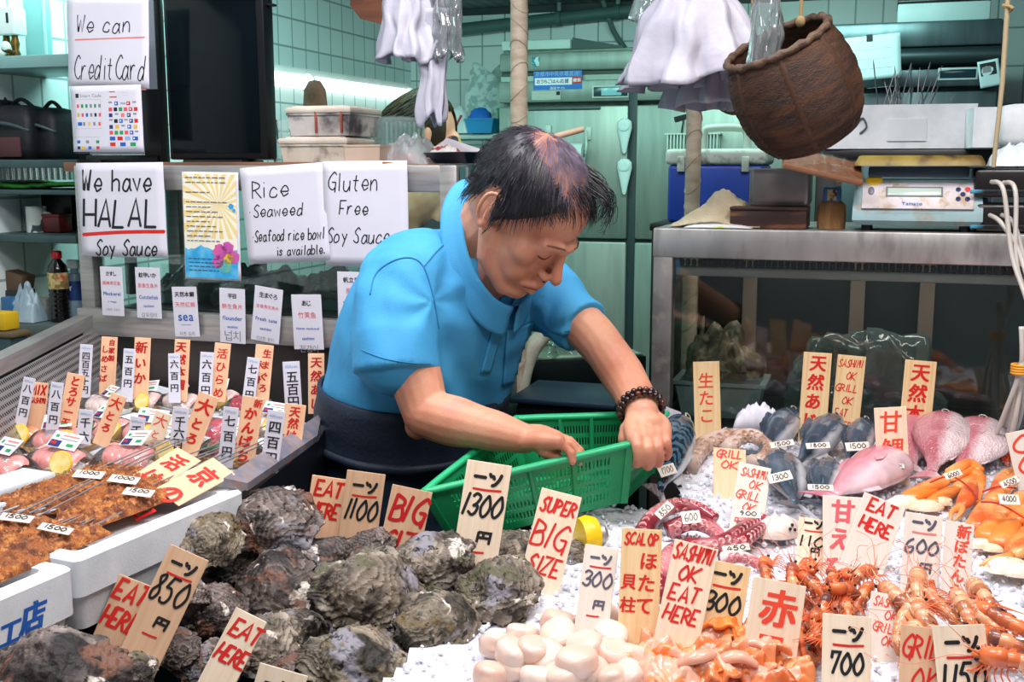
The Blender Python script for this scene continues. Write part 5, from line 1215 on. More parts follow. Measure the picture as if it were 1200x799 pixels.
q = P(1105, 25, 3.55); e = thing('storage_box', 'white box with dark lid on top of the dark fridge', 'box', Vector((q.x, q.y, gt+.002))+V*.1, YAW); MB().bbox((0, 0, .03), (.27, .2, .06), .006).build('body', mat('box_white', '#BFD4D6', rough=.5), e); MB().bbox((0, 0, .066), (.272, .2, .012), .003).build('lid', BLACK, e)
e = thing('snack_bag', 'white and red packet lying on the box above the dark fridge', 'packet', Vector((q.x, q.y, gt+.076))+V*.1-U*.06, YAW); MB().grid(heap(.1, .05, .08, 3, amp=.2), 14, 10).build('wrapper', mat('snack_wrapper', '#DADADA', rough=.4, col2='#C03A44', ns=12, lo=.55, hi=.6), e, smooth=60)
# --- poles
def pole(label, pts, r, ntape):
    c = pts[0]; e = thing('pole', label, 'pole', c); q = [p-c for p in pts]
    MB().tube(q, r, 18).build('shaft', mat('taped_pole', '#B7A996', rough=.55, col2='#A39480', ns=16, stretch=(1, 1, 3), bump=.4, bs=60), e, smooth=60)
    m = MB(); d = (q[1]-q[0]); ln = d.length; x, y, z = frame(d)
    for k in range(ntape):
        t = (k+.5)/ntape; c_ = q[0]+d*t; m.tube([c_+(x*math.cos(a)+y*math.sin(a))*(r+.0008)+z*(.02*math.sin(a+k)) for a in [2*PI*i/20 for i in range(20)]], .0010, 5, closed=True)
    m.build('tape_edge', mat('tape_edge', '#9A8C7A', rough=.5), e); return e
pole('wrapped beige pole from floor to ceiling behind the head of the man', [Vector((P(606, 170, 2.75).x, 2.75, .0)), Vector((P(609, 0, 2.75).x, 2.75, CEIL+.1))], .021, 46)
pa = P(813, 255, 2.75); pole('wrapped dirty pole behind the right case below the white bags', [Vector((P(812, 250, 2.75).x, 2.75, 0)), Vector((P(815, 60, 2.75).x, 2.75, CEIL))], .019, 40)
m = MB()
rr = random.Random(9)
# --- hanging carrier bags
def carrier(label, px, py_top, py_bot, w0, w1, d, seed, matl, group=None, dep=.05, name='carrier_bag', folds=5):
    c = P(px, py_top, d); h_ = SZ(py_bot-py_top, d); e = thing(name, label, 'plastic bag', c, YAW, group); a0, a1 = SZ(w0, d)/2, SZ(w1, d)/2
    def fn(u_, v_):
        a = 2*PI*u_; w_ = lerp(a0, a1, v_**.8); k = 1+.26*math.sin(a*folds*2+seed+2*v_)*v_+.10*math.sin(a*folds*5+seed)*v_+.15*mn.noise(Vector((math.cos(a)*2, math.sin(a)*2, v_*3+seed)))
        return Vector((w_*math.cos(a)*k+.01*mn.noise(Vector((v_*4, seed, u_*8))), dep*math.sin(a)*k*(.4+.6*v_), -h_*v_*(1+.05*math.sin(a*3+seed)+.03*math.sin(a*7))))
    solid(MB().grid(fn, 64, 22).build('bag', matl, e, smooth=180), .0006)
    MB().tube(smoothpts([(-a0*.6, 0, -.005), (0, 0, .10), (a0*.6, 0, -.005)], 6), .006, 8, flat=.4).build('handle', matl, e, smooth=180); return e
WB = mat('white_polythene', '#B4B2BE', rough=.4, bump=.5, bs=34, col2='#A5A4B2', ns=6)
CB = film('clear_bag', (.97, .99, .99), .12, .08, milk=.10, crumple=16)
carrier('bundle of white carrier bags hanging in front of the fridge, largest', 815, -30, 88, 60, 150, 2.35, 1.2, WB, 'hanging white bags', .07, folds=4)
carrier('white carrier bag hanging below the largest bundle by the wrapped pole', 835, 30, 120, 50, 92, 2.42, 3.1, WB, 'hanging white bags', .05)
carrier('white carrier bag hanging at the left edge of the bundle by the fridge', 800, 20, 98, 60, 120, 2.44, 5.1, WB, 'hanging white bags', .04)
carrier('clear crinkled bag hanging behind the white bags at top', 770, -40, 20, 40, 46, 2.5, 2.2, film('teal_clear', (.75, .95, .93), .18, .1, milk=.2, crumple=20), None, .04)
carrier('white carrier bag hanging above the left case beside the wooden board', 478, -30, 64, 50, 64, 2.4, 4.0, WB, 'hanging white bags', .05)
carrier('long white bag hanging lowest over the left case', 507, 10, 134, 40, 26, 2.38, 2.6, WB, 'hanging white bags', .03, folds=3)
carrier('clear film bag hanging at the right of the bags over the left case', 524, -30, 62, 30, 30, 2.36, 1.9, CB, None, .02)
carrier('clear long bag hanging in front of the woven basket', 900, -30, 76, 26, 30, 2.05, 1.0, CB, None, .02)
q = P(436, -10, 2.6); e = thing('hanging_board', 'brown wooden paddle board hanging at the top beside the white bags', 'wooden board', q, YAW)
MB().prism([(-.05, .10), (.06, .10), (.06, -.06), (.03, -.075), (-.025, -.06), (-.05, -.03)], .022).build('board', mat('brown_board', '#6A3F2A', rough=.5, col2='#4F2C1E', ns=5, stretch=(1, 1, 6)), e)
MB().tube([(0, 0, .09), (0, 0, .42)], .003, 6).build('cord', mat('jute', '#9A8258', rough=.8), e)
q = P(878, 116, 2.5); e = thing('hanging_board', 'dark round wooden lid hanging behind the woven basket', 'wooden board', q, YAW); MB().lathe([(0, -.01), (.05, -.01), (.055, 0), (.05, .01), (0, .01)], (-.03, 0, .02), 26, Matrix.Rotation(PI/2, 3, 'X')).build('lid', MATS['brown_board'], e); MB().tube([(0, 0, .06), (0, 0, .6)], .003, 6).build('cord', MATS['jute'], e)
# --- woven basket hanging by a rope
ax_ = Vector((-.46, -.22, .86)).normalized(); bx, by, bz = frame(ax_, (0, -1, 0)); bc_ = P(934, 108, 2.1)
e = thing('woven_basket', 'large brown woven basket hanging tilted from a rope', 'basket', M=basis(bx, by, bz, bc_))
prof = [(0, -.105), (.055, -.104), (.082, -.092), (.100, -.065), (.112, -.025), (.114, .02), (.106, .065), (.094, .098)]
def bk_fn(u_, v_):
    p = interp([(i/7, r_, z_) for i, (r_, z_) in enumerate(prof)], v_); a = 2*PI*u_
    k = 1+.013*math.sin(v_*150)*math.copysign(1, math.sin(a*34)); return Vector((p[0]*k*math.cos(a), p[0]*k*math.sin(a), p[1]))
WEAVE = mat('woven_cane', '#472A18', rough=.6, col2='#2A1810', ns=26, stretch=(1, 1, 5), bump=.7, bs=150, col3='#5C3A20', n3=8)
solid(MB().grid(bk_fn, 136, 60).build('body', WEAVE, e, smooth=180), .005)
MB().tube([Vector((.096*math.cos(2*PI*k/48), .096*math.sin(2*PI*k/48), .100+.002*math.sin(k*2.6))) for k in range(48)], [.0075+.0012*math.sin(k*2.1) for k in range(48)], 8, closed=True).build('rim', mat('cane_rim', '#5C4634', rough=.6, col2='#3E2E22', ns=60, bump=.6, bs=200), e, smooth=180)
for i in range(7):
    a = 2*PI*i/7+.35; m = MB().tube([Vector((p[0]*1.02*math.cos(a), p[0]*1.02*math.sin(a), p[1])) for p in [interp([(k/7, r_, z_) for k, (r_, z_) in enumerate(prof)], .18+.1*j) for j in range(9)]], .009 if i == 5 else .006, 6, flat=.35); m.build('stave', mat('stave_light', '#8A5426', rough=.5) if i == 5 else mat('stave_dark', '#4A2E1C', rough=.55), e, smooth=60)
MB().lathe([(.0, -.098), (.07, -.09), (.09, -.03), (.09, .02), (0, .03)], (0, 0, 0), 24).build('dark_contents', mat('dark_contents', '#1C1512', rough=.7, col2='#3A2A20', ns=40), e)
q = P(938, 28, 2.1); e = thing('rope', 'thin brown rope from above tied to the basket rim', 'rope', q); MB().tube([(0, 0, -.0), (.002, 0, .28)], .0035, 8).build('rope', MATS['jute'], e); MB().ball((0, 0, .004), (.009, .009, .011), 12, 8).build('knot', MATS['jute'], e, smooth=180)
# --- blue cooler with pale lid
q, wd, hh = at(781, 190, 890, 268, 2.98); q.z = P(800, 266, 2.8).z
e = thing('cooler_box', 'dark blue cooler box with pale lid and handle on a stand behind the right case', 'cooler box', q+V*.12, YAW)
hc_ = SZ(70, 2.9)
MB().bbox((0, 0, hc_/2), (wd*.97, .22, hc_), .012, seg=3).build('body', mat('cobalt_plastic', '#1C3F9A', rough=.4), e)
MB().bbox((0, 0, hc_+.02), (wd*1.02, .235, .042), .012, seg=3).build('lid', mat('pale_lid', '#B9C6BC', rough=.45, col2='#8E978C', ns=8, col3='#6A6A60', n3=30), e)
MB().tube(smoothpts([(-.05, 0, hc_+.035), (-.048, 0, hc_+.085), (-.03, 0, hc_+.098), (.05, 0, hc_+.098), (.068, 0, hc_+.085), (.07, 0, hc_+.035)], 5), .011, 10).build('handle', mat('handle_pale', '#A8B4A8', rough=.4), e, smooth=180)
for x in (-.09, .08): MB().bbox((x, -.118, hc_-.0), (.02, .012, .04), .003).build('latch', MATS['pale_lid'], e)
e = thing('stand', 'dark stand under the blue cooler box', 'stand', Vector((q.x, q.y, 0))+V*.12, YAW); MB().bbox((0, 0, q.z-.012), (.34, .26, .02), .003).build('top', DARK, e)
for sx in (-1, 1):
    for sy in (-1, 1): MB().bbox((sx*.15, sy*.11, (q.z-.022)/2), (.03, .03, q.z-.022), .003).build('leg', DARK, e)
# --- on the right case
RTZ = RT+.001
def onR(px, back): q = PP(px, 260, RC0+V*back, V); q.z = RTZ; return q
e = thing('cloth', 'crumpled cream towel lying on the corner of the right case', 'towel', onR(842, .10), YAW)
def fn(u_, v_):
    x = (u_-.5)*.20; y = (v_-.5)*.14; hgt = .062*math.exp(-((u_-.66)/.25)**4-((v_-.5)/.33)**2)+.045*math.exp(-((u_-.35)/.26)**2-((v_-.45)/.4)**2)
    return Vector((x, y, max(.0015, hgt*(1+.13*mn.noise(Vector((u_*6, v_*5, 1)))+.10*mn.noise(Vector((u_*19, v_*15, 4))))-.003)))
solid(MB().grid(fn, 54, 38).build('towel', mat('cream_towel', '#CDBDA2', rough=.95, col2='#BBA98A', ns=14, bump=.8, bs=320), e, smooth=180), .003, 1)
e = thing('wrapper', 'white and yellow torn wrapper beside the cream towel', 'wrapper', onR(842, .02), YAW); solid(MB().grid(heap(.15, .008, .03, 6), 24, 8).build('sheet', mat('torn_wrapper', '#DCDCDC', rough=.4, col2='#C8D23A', ns=9, lo=.56, hi=.6), e, smooth=60), .001)
e = thing('wooden_box', 'dark stained wooden box under the steel pan on the right case', 'box', onR(903, .10), YAW)
MB().bbox((0, 0, .024), (.165, .14, .048), .003).build('body', mat('dark_wood', '#33231E', rough=.6, col2='#4A2C22', ns=6, stretch=(1, 1, 7), col3='#7A4A34', n3=9), e); MB().bbox((0, -.071, .044), (.167, .004, .006), .001).build('lip', MATS['dark_wood'], e)
e = thing('steel_pan', 'deep square steel pan on the dark wooden box', 'pan', onR(914, .10)+Z*.049, YAW)
m = MB(); w_, d_, h_ = .066, .05, .082; L = []
def rr_rect(a, b, r_, z, n=5):
    out = []
    for cx, cy, s in ((a-r_, -b+r_, -PI/2), (a-r_, b-r_, 0), (-a+r_, b-r_, PI/2), (-a+r_, -b+r_, PI)):
        for k in range(n): t_ = s+PI/2*k/(n-1); out.append(Vector((cx+r_*math.cos(t_), cy+r_*math.sin(t_), z)))
    return out
m.loft([rr_rect(w_-.004, d_-.004, .012, 0), rr_rect(w_, d_, .012, .01), rr_rect(w_, d_, .012, h_-.003), rr_rect(w_+.006, d_+.006, .014, h_-.003), rr_rect(w_+.006, d_+.006, .014, h_), rr_rect(w_-.002, d_-.002, .011, h_), rr_rect(w_-.002, d_-.002, .011, .004)]); m.build('body', mat('dull_pan', '#9A9896', rough=.36, metal=.75, col2='#7E7C7A', ns=8), e)
MB().bbox((0, 0, .03), (.12, .09, .05), .004).build('contents', mat('dark_liquid', '#14100F', rough=.15), e)
e = thing('brush', 'short worn brush with cut bristles and blue label beside the steel pan', 'brush', onR(974, .07), YAW)
m = MB().lathe([(.030, 0), (.031, .03), (.029, .052), (.020, .062), (0, .064)], (0, 0, 0), 22, sy=.7); m.build('bristles', mat('coir', '#9A7248', rough=.9, col2='#7A5630', ns=40, stretch=(1, 1, .15), bump=.9, bs=300), e, smooth=50)
MB().bbox((0, -.002, .075), (.038, .03, .034), .006).build('collar', mat('brush_blue', '#2F5E94', rough=.5), e); MB().bbox((0, -.018, .074), (.02, .004, .024), .001).build('label', mat('old_label', '#B09A70', rough=.6, col2='#3C3026', ns=60, lo=.5, hi=.55), e); MB().bbox((.012, .006, .10), (.012, .014, .03), .003).build('handle_stub', mat('ivory', '#CFC6A8', rough=.5), e)
# cutting board wrapped in film, leaning on the pan and scale
qa, qb = P(916, 183, 2.36), P(1008, 205, 2.36); c = (qa+qb)/2+V*.05; xx = (qb-qa).normalized()
e = thing('cutting_board', 'wooden board in clear film leaning across the steel pan and scale', 'cutting board', M=basis(xx, xx.cross(Vector((0, -.45, 1)).normalized())*-1, Vector((0, -.45, 1)).normalized(), c) if False else None, loc=c, rz=(.42, math.atan2(-(xx.z), xx.xy.length), YAW+R(10)))
MB().bbox((0, 0, 0), ((qb-qa).length, .10, .014), .005).build('board', mat('worn_board', '#A8785A', rough=.5, col2='#8A5C42', ns=6, stretch=(.5, 4, 4)), e); MB().grid(lambda u_, v_: Vector(((u_-.5)*(qb-qa).length*1.02, (v_-.5)*.105, .0085+.003*mn.noise(Vector((u_*20, v_*9, 1))))), 40, 14).build('film', film('wrap', (.96, .97, .97), .14, .06, crumple=40), e, smooth=180)
# --- digital scale
q = onR(1072, .10); sw = SZ(138, 2.32)/math.cos(YAW)
e = thing('kitchen_scale', 'pale blue digital scale with grey display on the right case', 'scale', q, YAW); CAS = mat('scale_blue', '#8FB0B6', rough=.4, col2='#7D9CA0', ns=9, col3='#8E8A78', n3=28)
hs_ = .108; m = MB(); rgs = []
for k, y, z in ((.94, -.075, .012), (1.0, -.085, .022), (1.0, -.078, .05), (.97, -.045, .100), (.96, -.035, .108)): rgs.append((k, y, z))
m.loft([[Vector((s*sw/2*k, yy, z)) for s, yy in ((-1, y), (1, y), (1, .085), (-1, .085))] for k, y, z in rgs]); m.build('body', CAS, e, smooth=35)
sl = math.atan2(.04, .078); Mx = Euler((-(PI/2-math.atan2(.052, .034))+0, 0, 0)).to_matrix()
fd = Vector((0, .034, .052)).normalized(); fn_ = Vector((0, -fd.z, fd.y)); FM = Matrix((Vector((1, 0, 0)), -fn_, fd)).transposed(); fc = Vector((0, -.064, .073))+fn_*.0012
def sp(u_, v_): return fc+Vector((1, 0, 0))*u_*sw/2+fd*v_*.036
MB().bbox(fc, (sw*.86, .003, .064), .001, FM).build('panel', mat('panel_lilac', '#CFCBD4', rough=.45, col2='#C2B6B0', ns=12, col3='#B09A80', n3=40), e)
MB().bbox(sp(-.05, .25)+fn_*.002, (sw*.44, .003, .024), .001, FM).build('display_bezel', mat('bezel_grey', '#6E6E78', rough=.4), e); MB().bbox(sp(-.05, .22)+fn_*.0034, (sw*.41, .002, .018), .0005, FM).build('display', mat('lcd', '#AFC2B8', rough=.2), e)
for i, (u_, v_, c_) in enumerate(((.62, .42, 'v'), (.76, .42, 'r'), (.62, -.22, 'v'), (.76, -.22, 'v'), (.69, .1, 'v'))): m = MB().lathe([(.0045, 0), (.0056, .0012), (0, .002)] if c_ == 'r' else [(.0034, 0), (.0034, .0014), (.0052, .0014), (.0052, 0)], sp(u_, v_)+fn_*.002, 16, Matrix((Vector((1, 0, 0)), fd, fn_)).transposed()); m.build('button', ink(c_), e)
MB().ball(sp(-.72, .3)+fn_*.001, (.007, .002, .011), 14, 8, FM).build('level_eye', MATS['bezel_grey'], e)
MB().ball(sp(-.68, 1.02)+fn_*.001, (.018, .002, .013), 18, 8, FM).build('yellow_seal', mat('seal_yellow', '#E4B820', rough=.4), e)
L = lettering(e, [('Yamato', 'b', .46, .20, .045, 'K', {'b': .02}), ('――――――――', 'k', .46, .255, .016, 'K', {'width': .5})], sw, .064, .002); L.matrix_local = FM.to_4x4() @ Matrix.Identity(4); L.location = fc+fn_*.0003
MB().bbox((0, .015, hs_+.016), (sw*.78, .13, .022), .004).build('platform', mat('dark_slate', '#39485A', rough=.4), e)
for sx in (-1, 1): MB().lathe([(.012, 0), (.012, .014)], (sx*sw*.38, -.05, -.0005), 12).build('foot', BLACK, e); 
e2 = thing('tray', 'shallow rusty yellow tray lying upside down on the scale', 'tray', q+Z*(hs_+.0285), YAW); m = MB(); m.loft([rr_rect(sw*.50, .085, .012, 0), rr_rect(sw*.495, .082, .012, .008), rr_rect(sw*.47, .072, .012, .020), rr_rect(sw*.45, .066, .010, .022)]); m.build('pan', mat('rusty_yellow', '#8E7A34', rough=.5, col2='#6A5420', ns=12, col3='#3E2A18', n3=20), e2)
# boxes behind the scale
q, wd, hh = at(968, 118, 1130, 172, 2.72, RTZ)
q.z = P(1040, 174, 2.75).z
e = thing('foam_box', 'white styrofoam box full of steel skewers behind the scale', 'styrofoam box', q+V*.14, YAW+.06); FOAM = mat('styrofoam', '#E2E6EA', rough=.8, col2='#D4D9DE', ns=20, bump=.12, bs=300)
wd *= 1.0; hh = SZ(50, 2.75); m = MB(); L = []
def openbox(m, w_, d_, h_, th):
    m.loft([[Vector((sx*a/2, sy*b/2, z)) for sx, sy in ((-1, -1), (1, -1), (1, 1), (-1, 1))] for a, b, z in ((w_*.97, d_*.97, 0), (w_, d_, h_), (w_-2*th, d_-2*th, h_), (w_-2*th-.004, d_-2*th-.004, .015))])
openbox(m, wd, .2, hh, .02); m.build('box', FOAM, e, smooth=20)
MB().box((.02, -.0995, hh*.42), (.09, .004, hh*.5)).build('moulded_label', mat('foam_patch', '#DDE2E8', rough=.7), e)
MB().tube(smoothpts([(-.10, -.102, hh*.55), (-.085, -.102, hh*.7), (-.075, -.102, hh*.5), (-.09, -.102, hh*.35)], 5), .0025, 6).build('pen_mark', mat('grey_pen', '#5A6068'), e)
rr = random.Random(6)
SKM = mat('skewer_steel', '#6E6F74', rough=.35, metal=.9)
sk0 = None
for i in range(26):
    px = rr.uniform(1010, 1100); b_ = Vector((rr.uniform(-.06, .085), rr.uniform(-.05, .05), .02)); tl = rr.uniform(-.35, .35) if i % 3 else rr.uniform(-1, 1); l_ = rr.uniform(.13, .21) if i % 3 else .14
    M = Matrix.Translation(e.location) @ Euler((0, 0, YAW)).to_matrix().to_4x4() @ Matrix.Translation(b_) @ Euler((rr.uniform(-.2, .2), tl, 0)).to_matrix().to_4x4() @ Matrix.Diagonal((1, 1, l_, 1))
    if sk0 is None:
        sk0 = thing('skewer', 'thin steel skewer standing in the white styrofoam box', 'skewer', M=M, group='skewers in the styrofoam box'); MB().tube([(0, 0, 0), (0, 0, .93), (0, 0, 1)], [.0016, .0016, .0004], 6).build('rod', SKM, sk0)
    else: dup(sk0, M)
e = thing('shelf', 'dark plank shelf behind the right case carrying the styrofoam boxes', 'shelf', Vector((q.x, q.y, 0))+V*.16+U*.08, YAW); MB().bbox((0.06, 0, q.z-.022), (.62, .24, .04), .004).build('plank', BLACK, e)
for sx in (-.24, .3): MB().bbox((sx, 0, (q.z-.042)/2), (.05, .2, q.z-.042), .004).build('leg', DARK, e)
qz = q.z
q, wd, hh = at(1138, 122, 1176, 172, 2.6); q.z = qz; e = thing('foam_box', 'small white styrofoam box with torn film at the right edge', 'styrofoam box', q+V*.08+U*.0, YAW+.1); m = MB(); openbox(m, wd, .14, SZ(46, 2.6), .014); m.build('box', FOAM, e, smooth=20)
q, wd, hh = at(1172, 120, 1230, 172, 2.5); q.z = qz; e = thing('foam_tub', 'rounded white tub at the right edge beside the small styrofoam box', 'tub', q+V*.07+U*.006, YAW); MB().loft([rr_rect(a, b, .02, z) for a, b, z in ((.05, .05, 0), (.056, .056, .02), (.056, .056, .07), (.05, .05, .092), (.03, .03, .096))]).build('body', FOAM, e, smooth=180)
# black pump boxes and white film bag
for i, (y0, y1) in enumerate(((240, 271), (198, 232))):
    q, wd, hh = at(1143, y0, 1230, y1, 2.26); q.z = RTZ+(0 if i == 0 else .072); e = thing('power_unit', ['long black box with pale tubes plugged in, lower of two by the scale', 'long black box with pale tubes plugged in, upper of two by the scale'][i], 'black box', q+V*.10, YAW, 'black boxes beside the scale')
    MB().bbox((.01, 0, .030), (wd*1.0, .13, .058), .008, seg=3).build('body', mat('black_case', '#17171C', rough=.3, col2='#221C1A', ns=6), e); MB().bbox((0, -.066, .012), (wd*.98, .004, .008), .001).build('light_strip', mat('strip_blue', '#4F9AB8', rough=.4, col2='#12181C', ns=9, lo=.45, hi=.5), e)
    for sx in (-1, 1): MB().bbox((sx*.06, 0, .064 if i == 0 else .0595), (.03, .1, .012 if i == 0 else .003), .001).build('spacer', BLACK, e)
q, wd, hh = at(1166, 174, 1230, 198, 2.3); q.z = RTZ+.135; e = thing('film_bag', 'white film bag lying on the black boxes at the right edge', 'bag', q+V*.08, YAW); MB().grid(heap(wd, .045, .10, 9), 26, 16).build('bag', mat('milk_bag', '#D8E4EC', rough=.3, bump=.4, bs=50), e, smooth=60)
# rope-bound stick hanging at the far right
a, b = P(1181, 0, 2.2), P(1164, 196, 2.2); e = thing('bamboo_stick', 'thin pale stick tied at the top, hanging at the right edge', 'stick', b); MB().tube([(0, 0, 0), lerp(a, b, .5)-b+U*.003, a-b, (a-b)*1.6], [.0045, .005, .0052, .0052], 8).build('stick', mat('pale_cane', '#A89878', rough=.6, bump=.3, bs=90), e, smooth=60)
MB().tube(smoothpts([(a-b)*.93+V*.01, (a-b)*.95-V*.008+U*.008, (a-b)*.97+U*-.008], 4), .004, 6).build('binding', MATS['jute'], e, smooth=60)
# pale tubes plugged into the boxes, drooping to an orange tie and fanning into the ice
tips = [(1156, 538), (1163, 528), (1170, 522), (1176, 534), (1168, 545), (1180, 520)]
cols_ = mat('pale_hose', '#C9C3BC', rough=.3, sss=.2)
tie = P(1196, 432, 2.07)
for i, (px, py) in enumerate(((1162, 213), (1176, 214), (1160, 252), (1174, 252))):
    s0 = P(px, py, 2.235); c_ = s0; e = thing('air_tube', ['pale air tube from the upper black box, left of the pair', 'pale air tube from the upper black box, right of the pair', 'pale air tube from the lower black box, left of the pair', 'pale air tube from the lower black box, right of the pair'][i], 'tube', c_, 0, 'pale air tubes at the right edge')
    end = PI_(*tips[i], .004); mid1 = P(1186+5*i, 300+8*(i % 2), 2.17)
    pts = [s0, P(px+14, py+10, 2.19), mid1, P(1207+2*i, 370, 2.11), tie+Vector((.004*(i % 2), .004*(i//2), 0)), lerp(tie, end, .5)+Vector((-.006, -.02, .01)), end]
    MB().tube([p-c_ for p in smoothpts(pts, 8)], .0046, 8).build('hose', cols_, e, smooth=180)
for i in (4, 5, 2, 3): 
    end = PI_(tips[i][0]+6, tips[i][1]-4, .004); c_ = tie+Vector((.012, .0, .0)); e = thing('air_tube', 'short pale air tube fanning from the orange tie down to the ice', 'tube', c_, 0, 'pale air tubes below the orange tie'); MB().tube([p-c_ for p in smoothpts([tie+Vector((.004*i-.01, .006, .08)), tie+Vector((.002*i, .006, 0)), lerp(tie, end, .55)+Vector((.004*i-.02, -.025, .0)), end], 7)], .0046, 8).build('hose', cols_, e, smooth=180)
e = thing('cable_tie', 'orange tie holding the bundle of pale tubes', 'tie', tie); 
for k in range(4): MB().tube([Vector((.016*math.cos(2*PI*j/18), .014*math.sin(2*PI*j/18), .005*k-.008)) for j in range(18)], .0028, 6, closed=True).build('loop', mat('orange_tie', '#E8A02C', rough=.5), e, smooth=180)
# --- left shelf region behind the left rim
def LS(px, py, d): return P(px, py, d)
SHF = mat('dark_shelf', '#3E5654', rough=.45, metal=.3, col2='#31474A')
def shelf(label, py, d0, w_, x_px, th=.02, matl=SHF, dp=.26):
    q = P(x_px, py, d0); e = thing('wall_shelf', label, 'shelf', q, YAW); MB().bbox((0, dp/2, -th/2), (w_, dp, th), .003).build('board', matl, e)
    for sx in (-1, 1): MB().bbox((sx*w_*.45, dp-.02, -.09), (.02, .03, .16), .003).build('bracket', matl, e)
    return q.z
z1 = shelf('pale steel shelf at the top left carrying the gas fitting', 66, 2.78, .5, -10, .03, mat('pale_steel_shelf', '#7FA6A4', rough=.4, metal=.4))
z2 = shelf('dark shelf at the left carrying black bags', 187, 2.78, .5, -8); z3 = shelf('shelf at the left with a green mat on its edge', 222, 2.80, .5, -8, .012); z4 = shelf('dark shelf at the left carrying the printed mug', 274, 2.80, .5, -8); z5 = shelf('low grey bench at the left carrying soy sauce and baskets', 378, 2.78, .55, 0, .03, mat('grey_bench', '#4A5A58', rough=.5), .3)
def put(px, d, z): q = P(px, 200, d); q.z = z+.001; return q
e = thing('gas_regulator', 'white square meter box on brass fittings at the top left', 'gas fitting', put(23, 2.84, z1), YAW)
for sx in (-1, 1): MB().lathe([(.010, 0), (.012, .01), (.008, .02), (.011, .035), (.008, .048), (.008, .06)], (sx*.013, 0, 0), 12).build('brass_fitting', mat('old_brass', '#7A6428', rough=.4, metal=.8, col2='#4A3C18', ns=40), e)
MB().bbox((0, 0, .088), (.062, .05, .066), .005).build('meter_box', mat('meter_white', '#D8ECE8', rough=.4), e)
for sx in (-1, 1): MB().bbox((sx*.016, -.0255, .094), (.006, .003, .024), .001).build('slot', BLACK, e)
MB().tube(smoothpts([(-.03, -.02, .006), (-.005, -.03, .018), (.03, -.02, .01)], 5), .005, 8).build('pipe_bend', MATS['old_brass'], e, smooth=180)
e = thing('light_bulb', 'small white bulb on the top left shelf beside the gas fitting', 'bulb', put(10, 2.82, z1), YAW); MB().ball((0, 0, .014), (.018, .014, .014)).build('glass', MATS['meter_white'], e, smooth=180); MB().ball((.018, 0, .026), (.012, .012, .013)).build('cap', MATS['meter_white'], e, smooth=180)
e = thing('wall_panel', 'pale teal steel panel standing behind the top left shelf', 'panel', put(50, 2.98, z1), YAW); MB().bbox((0, 0, .12), (.10, .02, .24), .004).build('panel', mat('teal_panel', '#86BDBB', rough=.35), e); MB().bbox((.045, -.011, .12), (.008, .004, .23), .001).build('edge', mat('teal_edge', '#B6DAD8', rough=.4), e)
for i, (px, w_, h_, z_, d_) in enumerate(((30, .135, .135, z2, 2.88), (66, .10, .13, z2, 2.9), (4, .09, .15, z2, 2.9))):
    e = thing('black_bag', ['squat black bag with a reddish front pocket on the dark left shelf', 'black camera case behind the reddish bag on the left shelf', 'dark slumped bag at the left frame edge on the shelf'][i], 'bag', put(px, d_, z_), YAW, 'black bags on the left shelf')
    MB().loft([rr_rect(w_/2*k, .06*k, .02, z*h_) for k, z in ((.9, 0), (1, .2), (1, .7), (.8, .95), (.5, 1.0))]).build('body', mat('black_nylon', '#10151A', rough=.6, bump=.4, bs=60), e, smooth=180)
    MB().tube(smoothpts([(-w_*.48, -.05, h_*.55), (0, -.072, h_*.66), (w_*.48, -.05, h_*.52)], 6), .005, 6).build('zip_piping', mat('bag_piping', '#34474C', rough=.4), e, smooth=180)
    if i == 0: MB().bbox((0, -.062, .03), (.09, .01, .05), .01).build('front_pocket', mat('dusky_red', '#4E2C30', rough=.7), e)
    MB().tube(smoothpts([(-w_*.3, 0, h_*.95), (0, 0, h_*1.12), (w_*.3, 0, h_*.95)], 5), .005, 6).build('handle', MATS['black_nylon'], e, smooth=180)
e = thing('grass_mat', 'bright green edge of a mat lying on the left shelf', 'mat', put(20, 2.805, z3), YAW); m = MB().grid(lambda u_, v_: Vector(((u_-.5)*.40, v_*.22, .006+.008*mn.noise(Vector((u_*9, v_*4, 1)))**2+.004*math.sin(u_*9))), 50, 16); solid(m.build('mat', mat('green_mat', '#2F8A2A', rough=.8, col2='#1F5E1E', ns=40, bump=.8, bs=200), e, smooth=180), .008, 1)
for i in range(12): 
    q = put(6+i*7, 2.86, z3+.022); 
    if i == 0: gl0 = thing('glass_tumbler', 'clear tumbler in the row on the green mat at the left', 'glass', q, YAW, 'tumblers on the green mat'); MB().lathe([(.0, .002), (.013, .002), (.015, .05), (.0165, .05), (.0145, 0), (0, 0)], (0, 0, 0), 14).build('glass', film('tumbler_glass', (.85, .95, .93), .16, .03), gl0, smooth=60)
    else: dup(gl0, loc=q)
e = thing('mug', 'white mug printed with dark crabs and leaves on the left shelf', 'mug', put(39, 2.86, z4), YAW); MB().lathe([(0, .003), (.022, .003), (.0235, .066), (.0255, .066), (.025, 0), (0, 0)], (0, 0, 0), 24).build('cup', mat('printed_mug', '#C9D8D2', rough=.35, col2='#37474A', ns=34, lo=.56, hi=.60, nd=1), e, smooth=50); MB().tube(smoothpts([(.024, .0, .05), (.04, .005, .045), (.04, .005, .02), (.024, 0, .012)], 5), .004, 8).build('handle', mat('mug_white', '#C9D8D2', rough=.35), e, smooth=180)
e = thing('tin_box', 'dull red tin beside the printed mug on the left shelf', 'tin', put(63, 2.86, z4), YAW); MB().bbox((0, 0, .02), (.055, .05, .04), .004).build('body', mat('dull_red_tin', '#6E2420', rough=.4, col2='#4A1A18', ns=20), e); MB().bbox((0, 0, .043), (.057, .052, .008), .003).build('lid', MATS['dull_red_tin'], e)
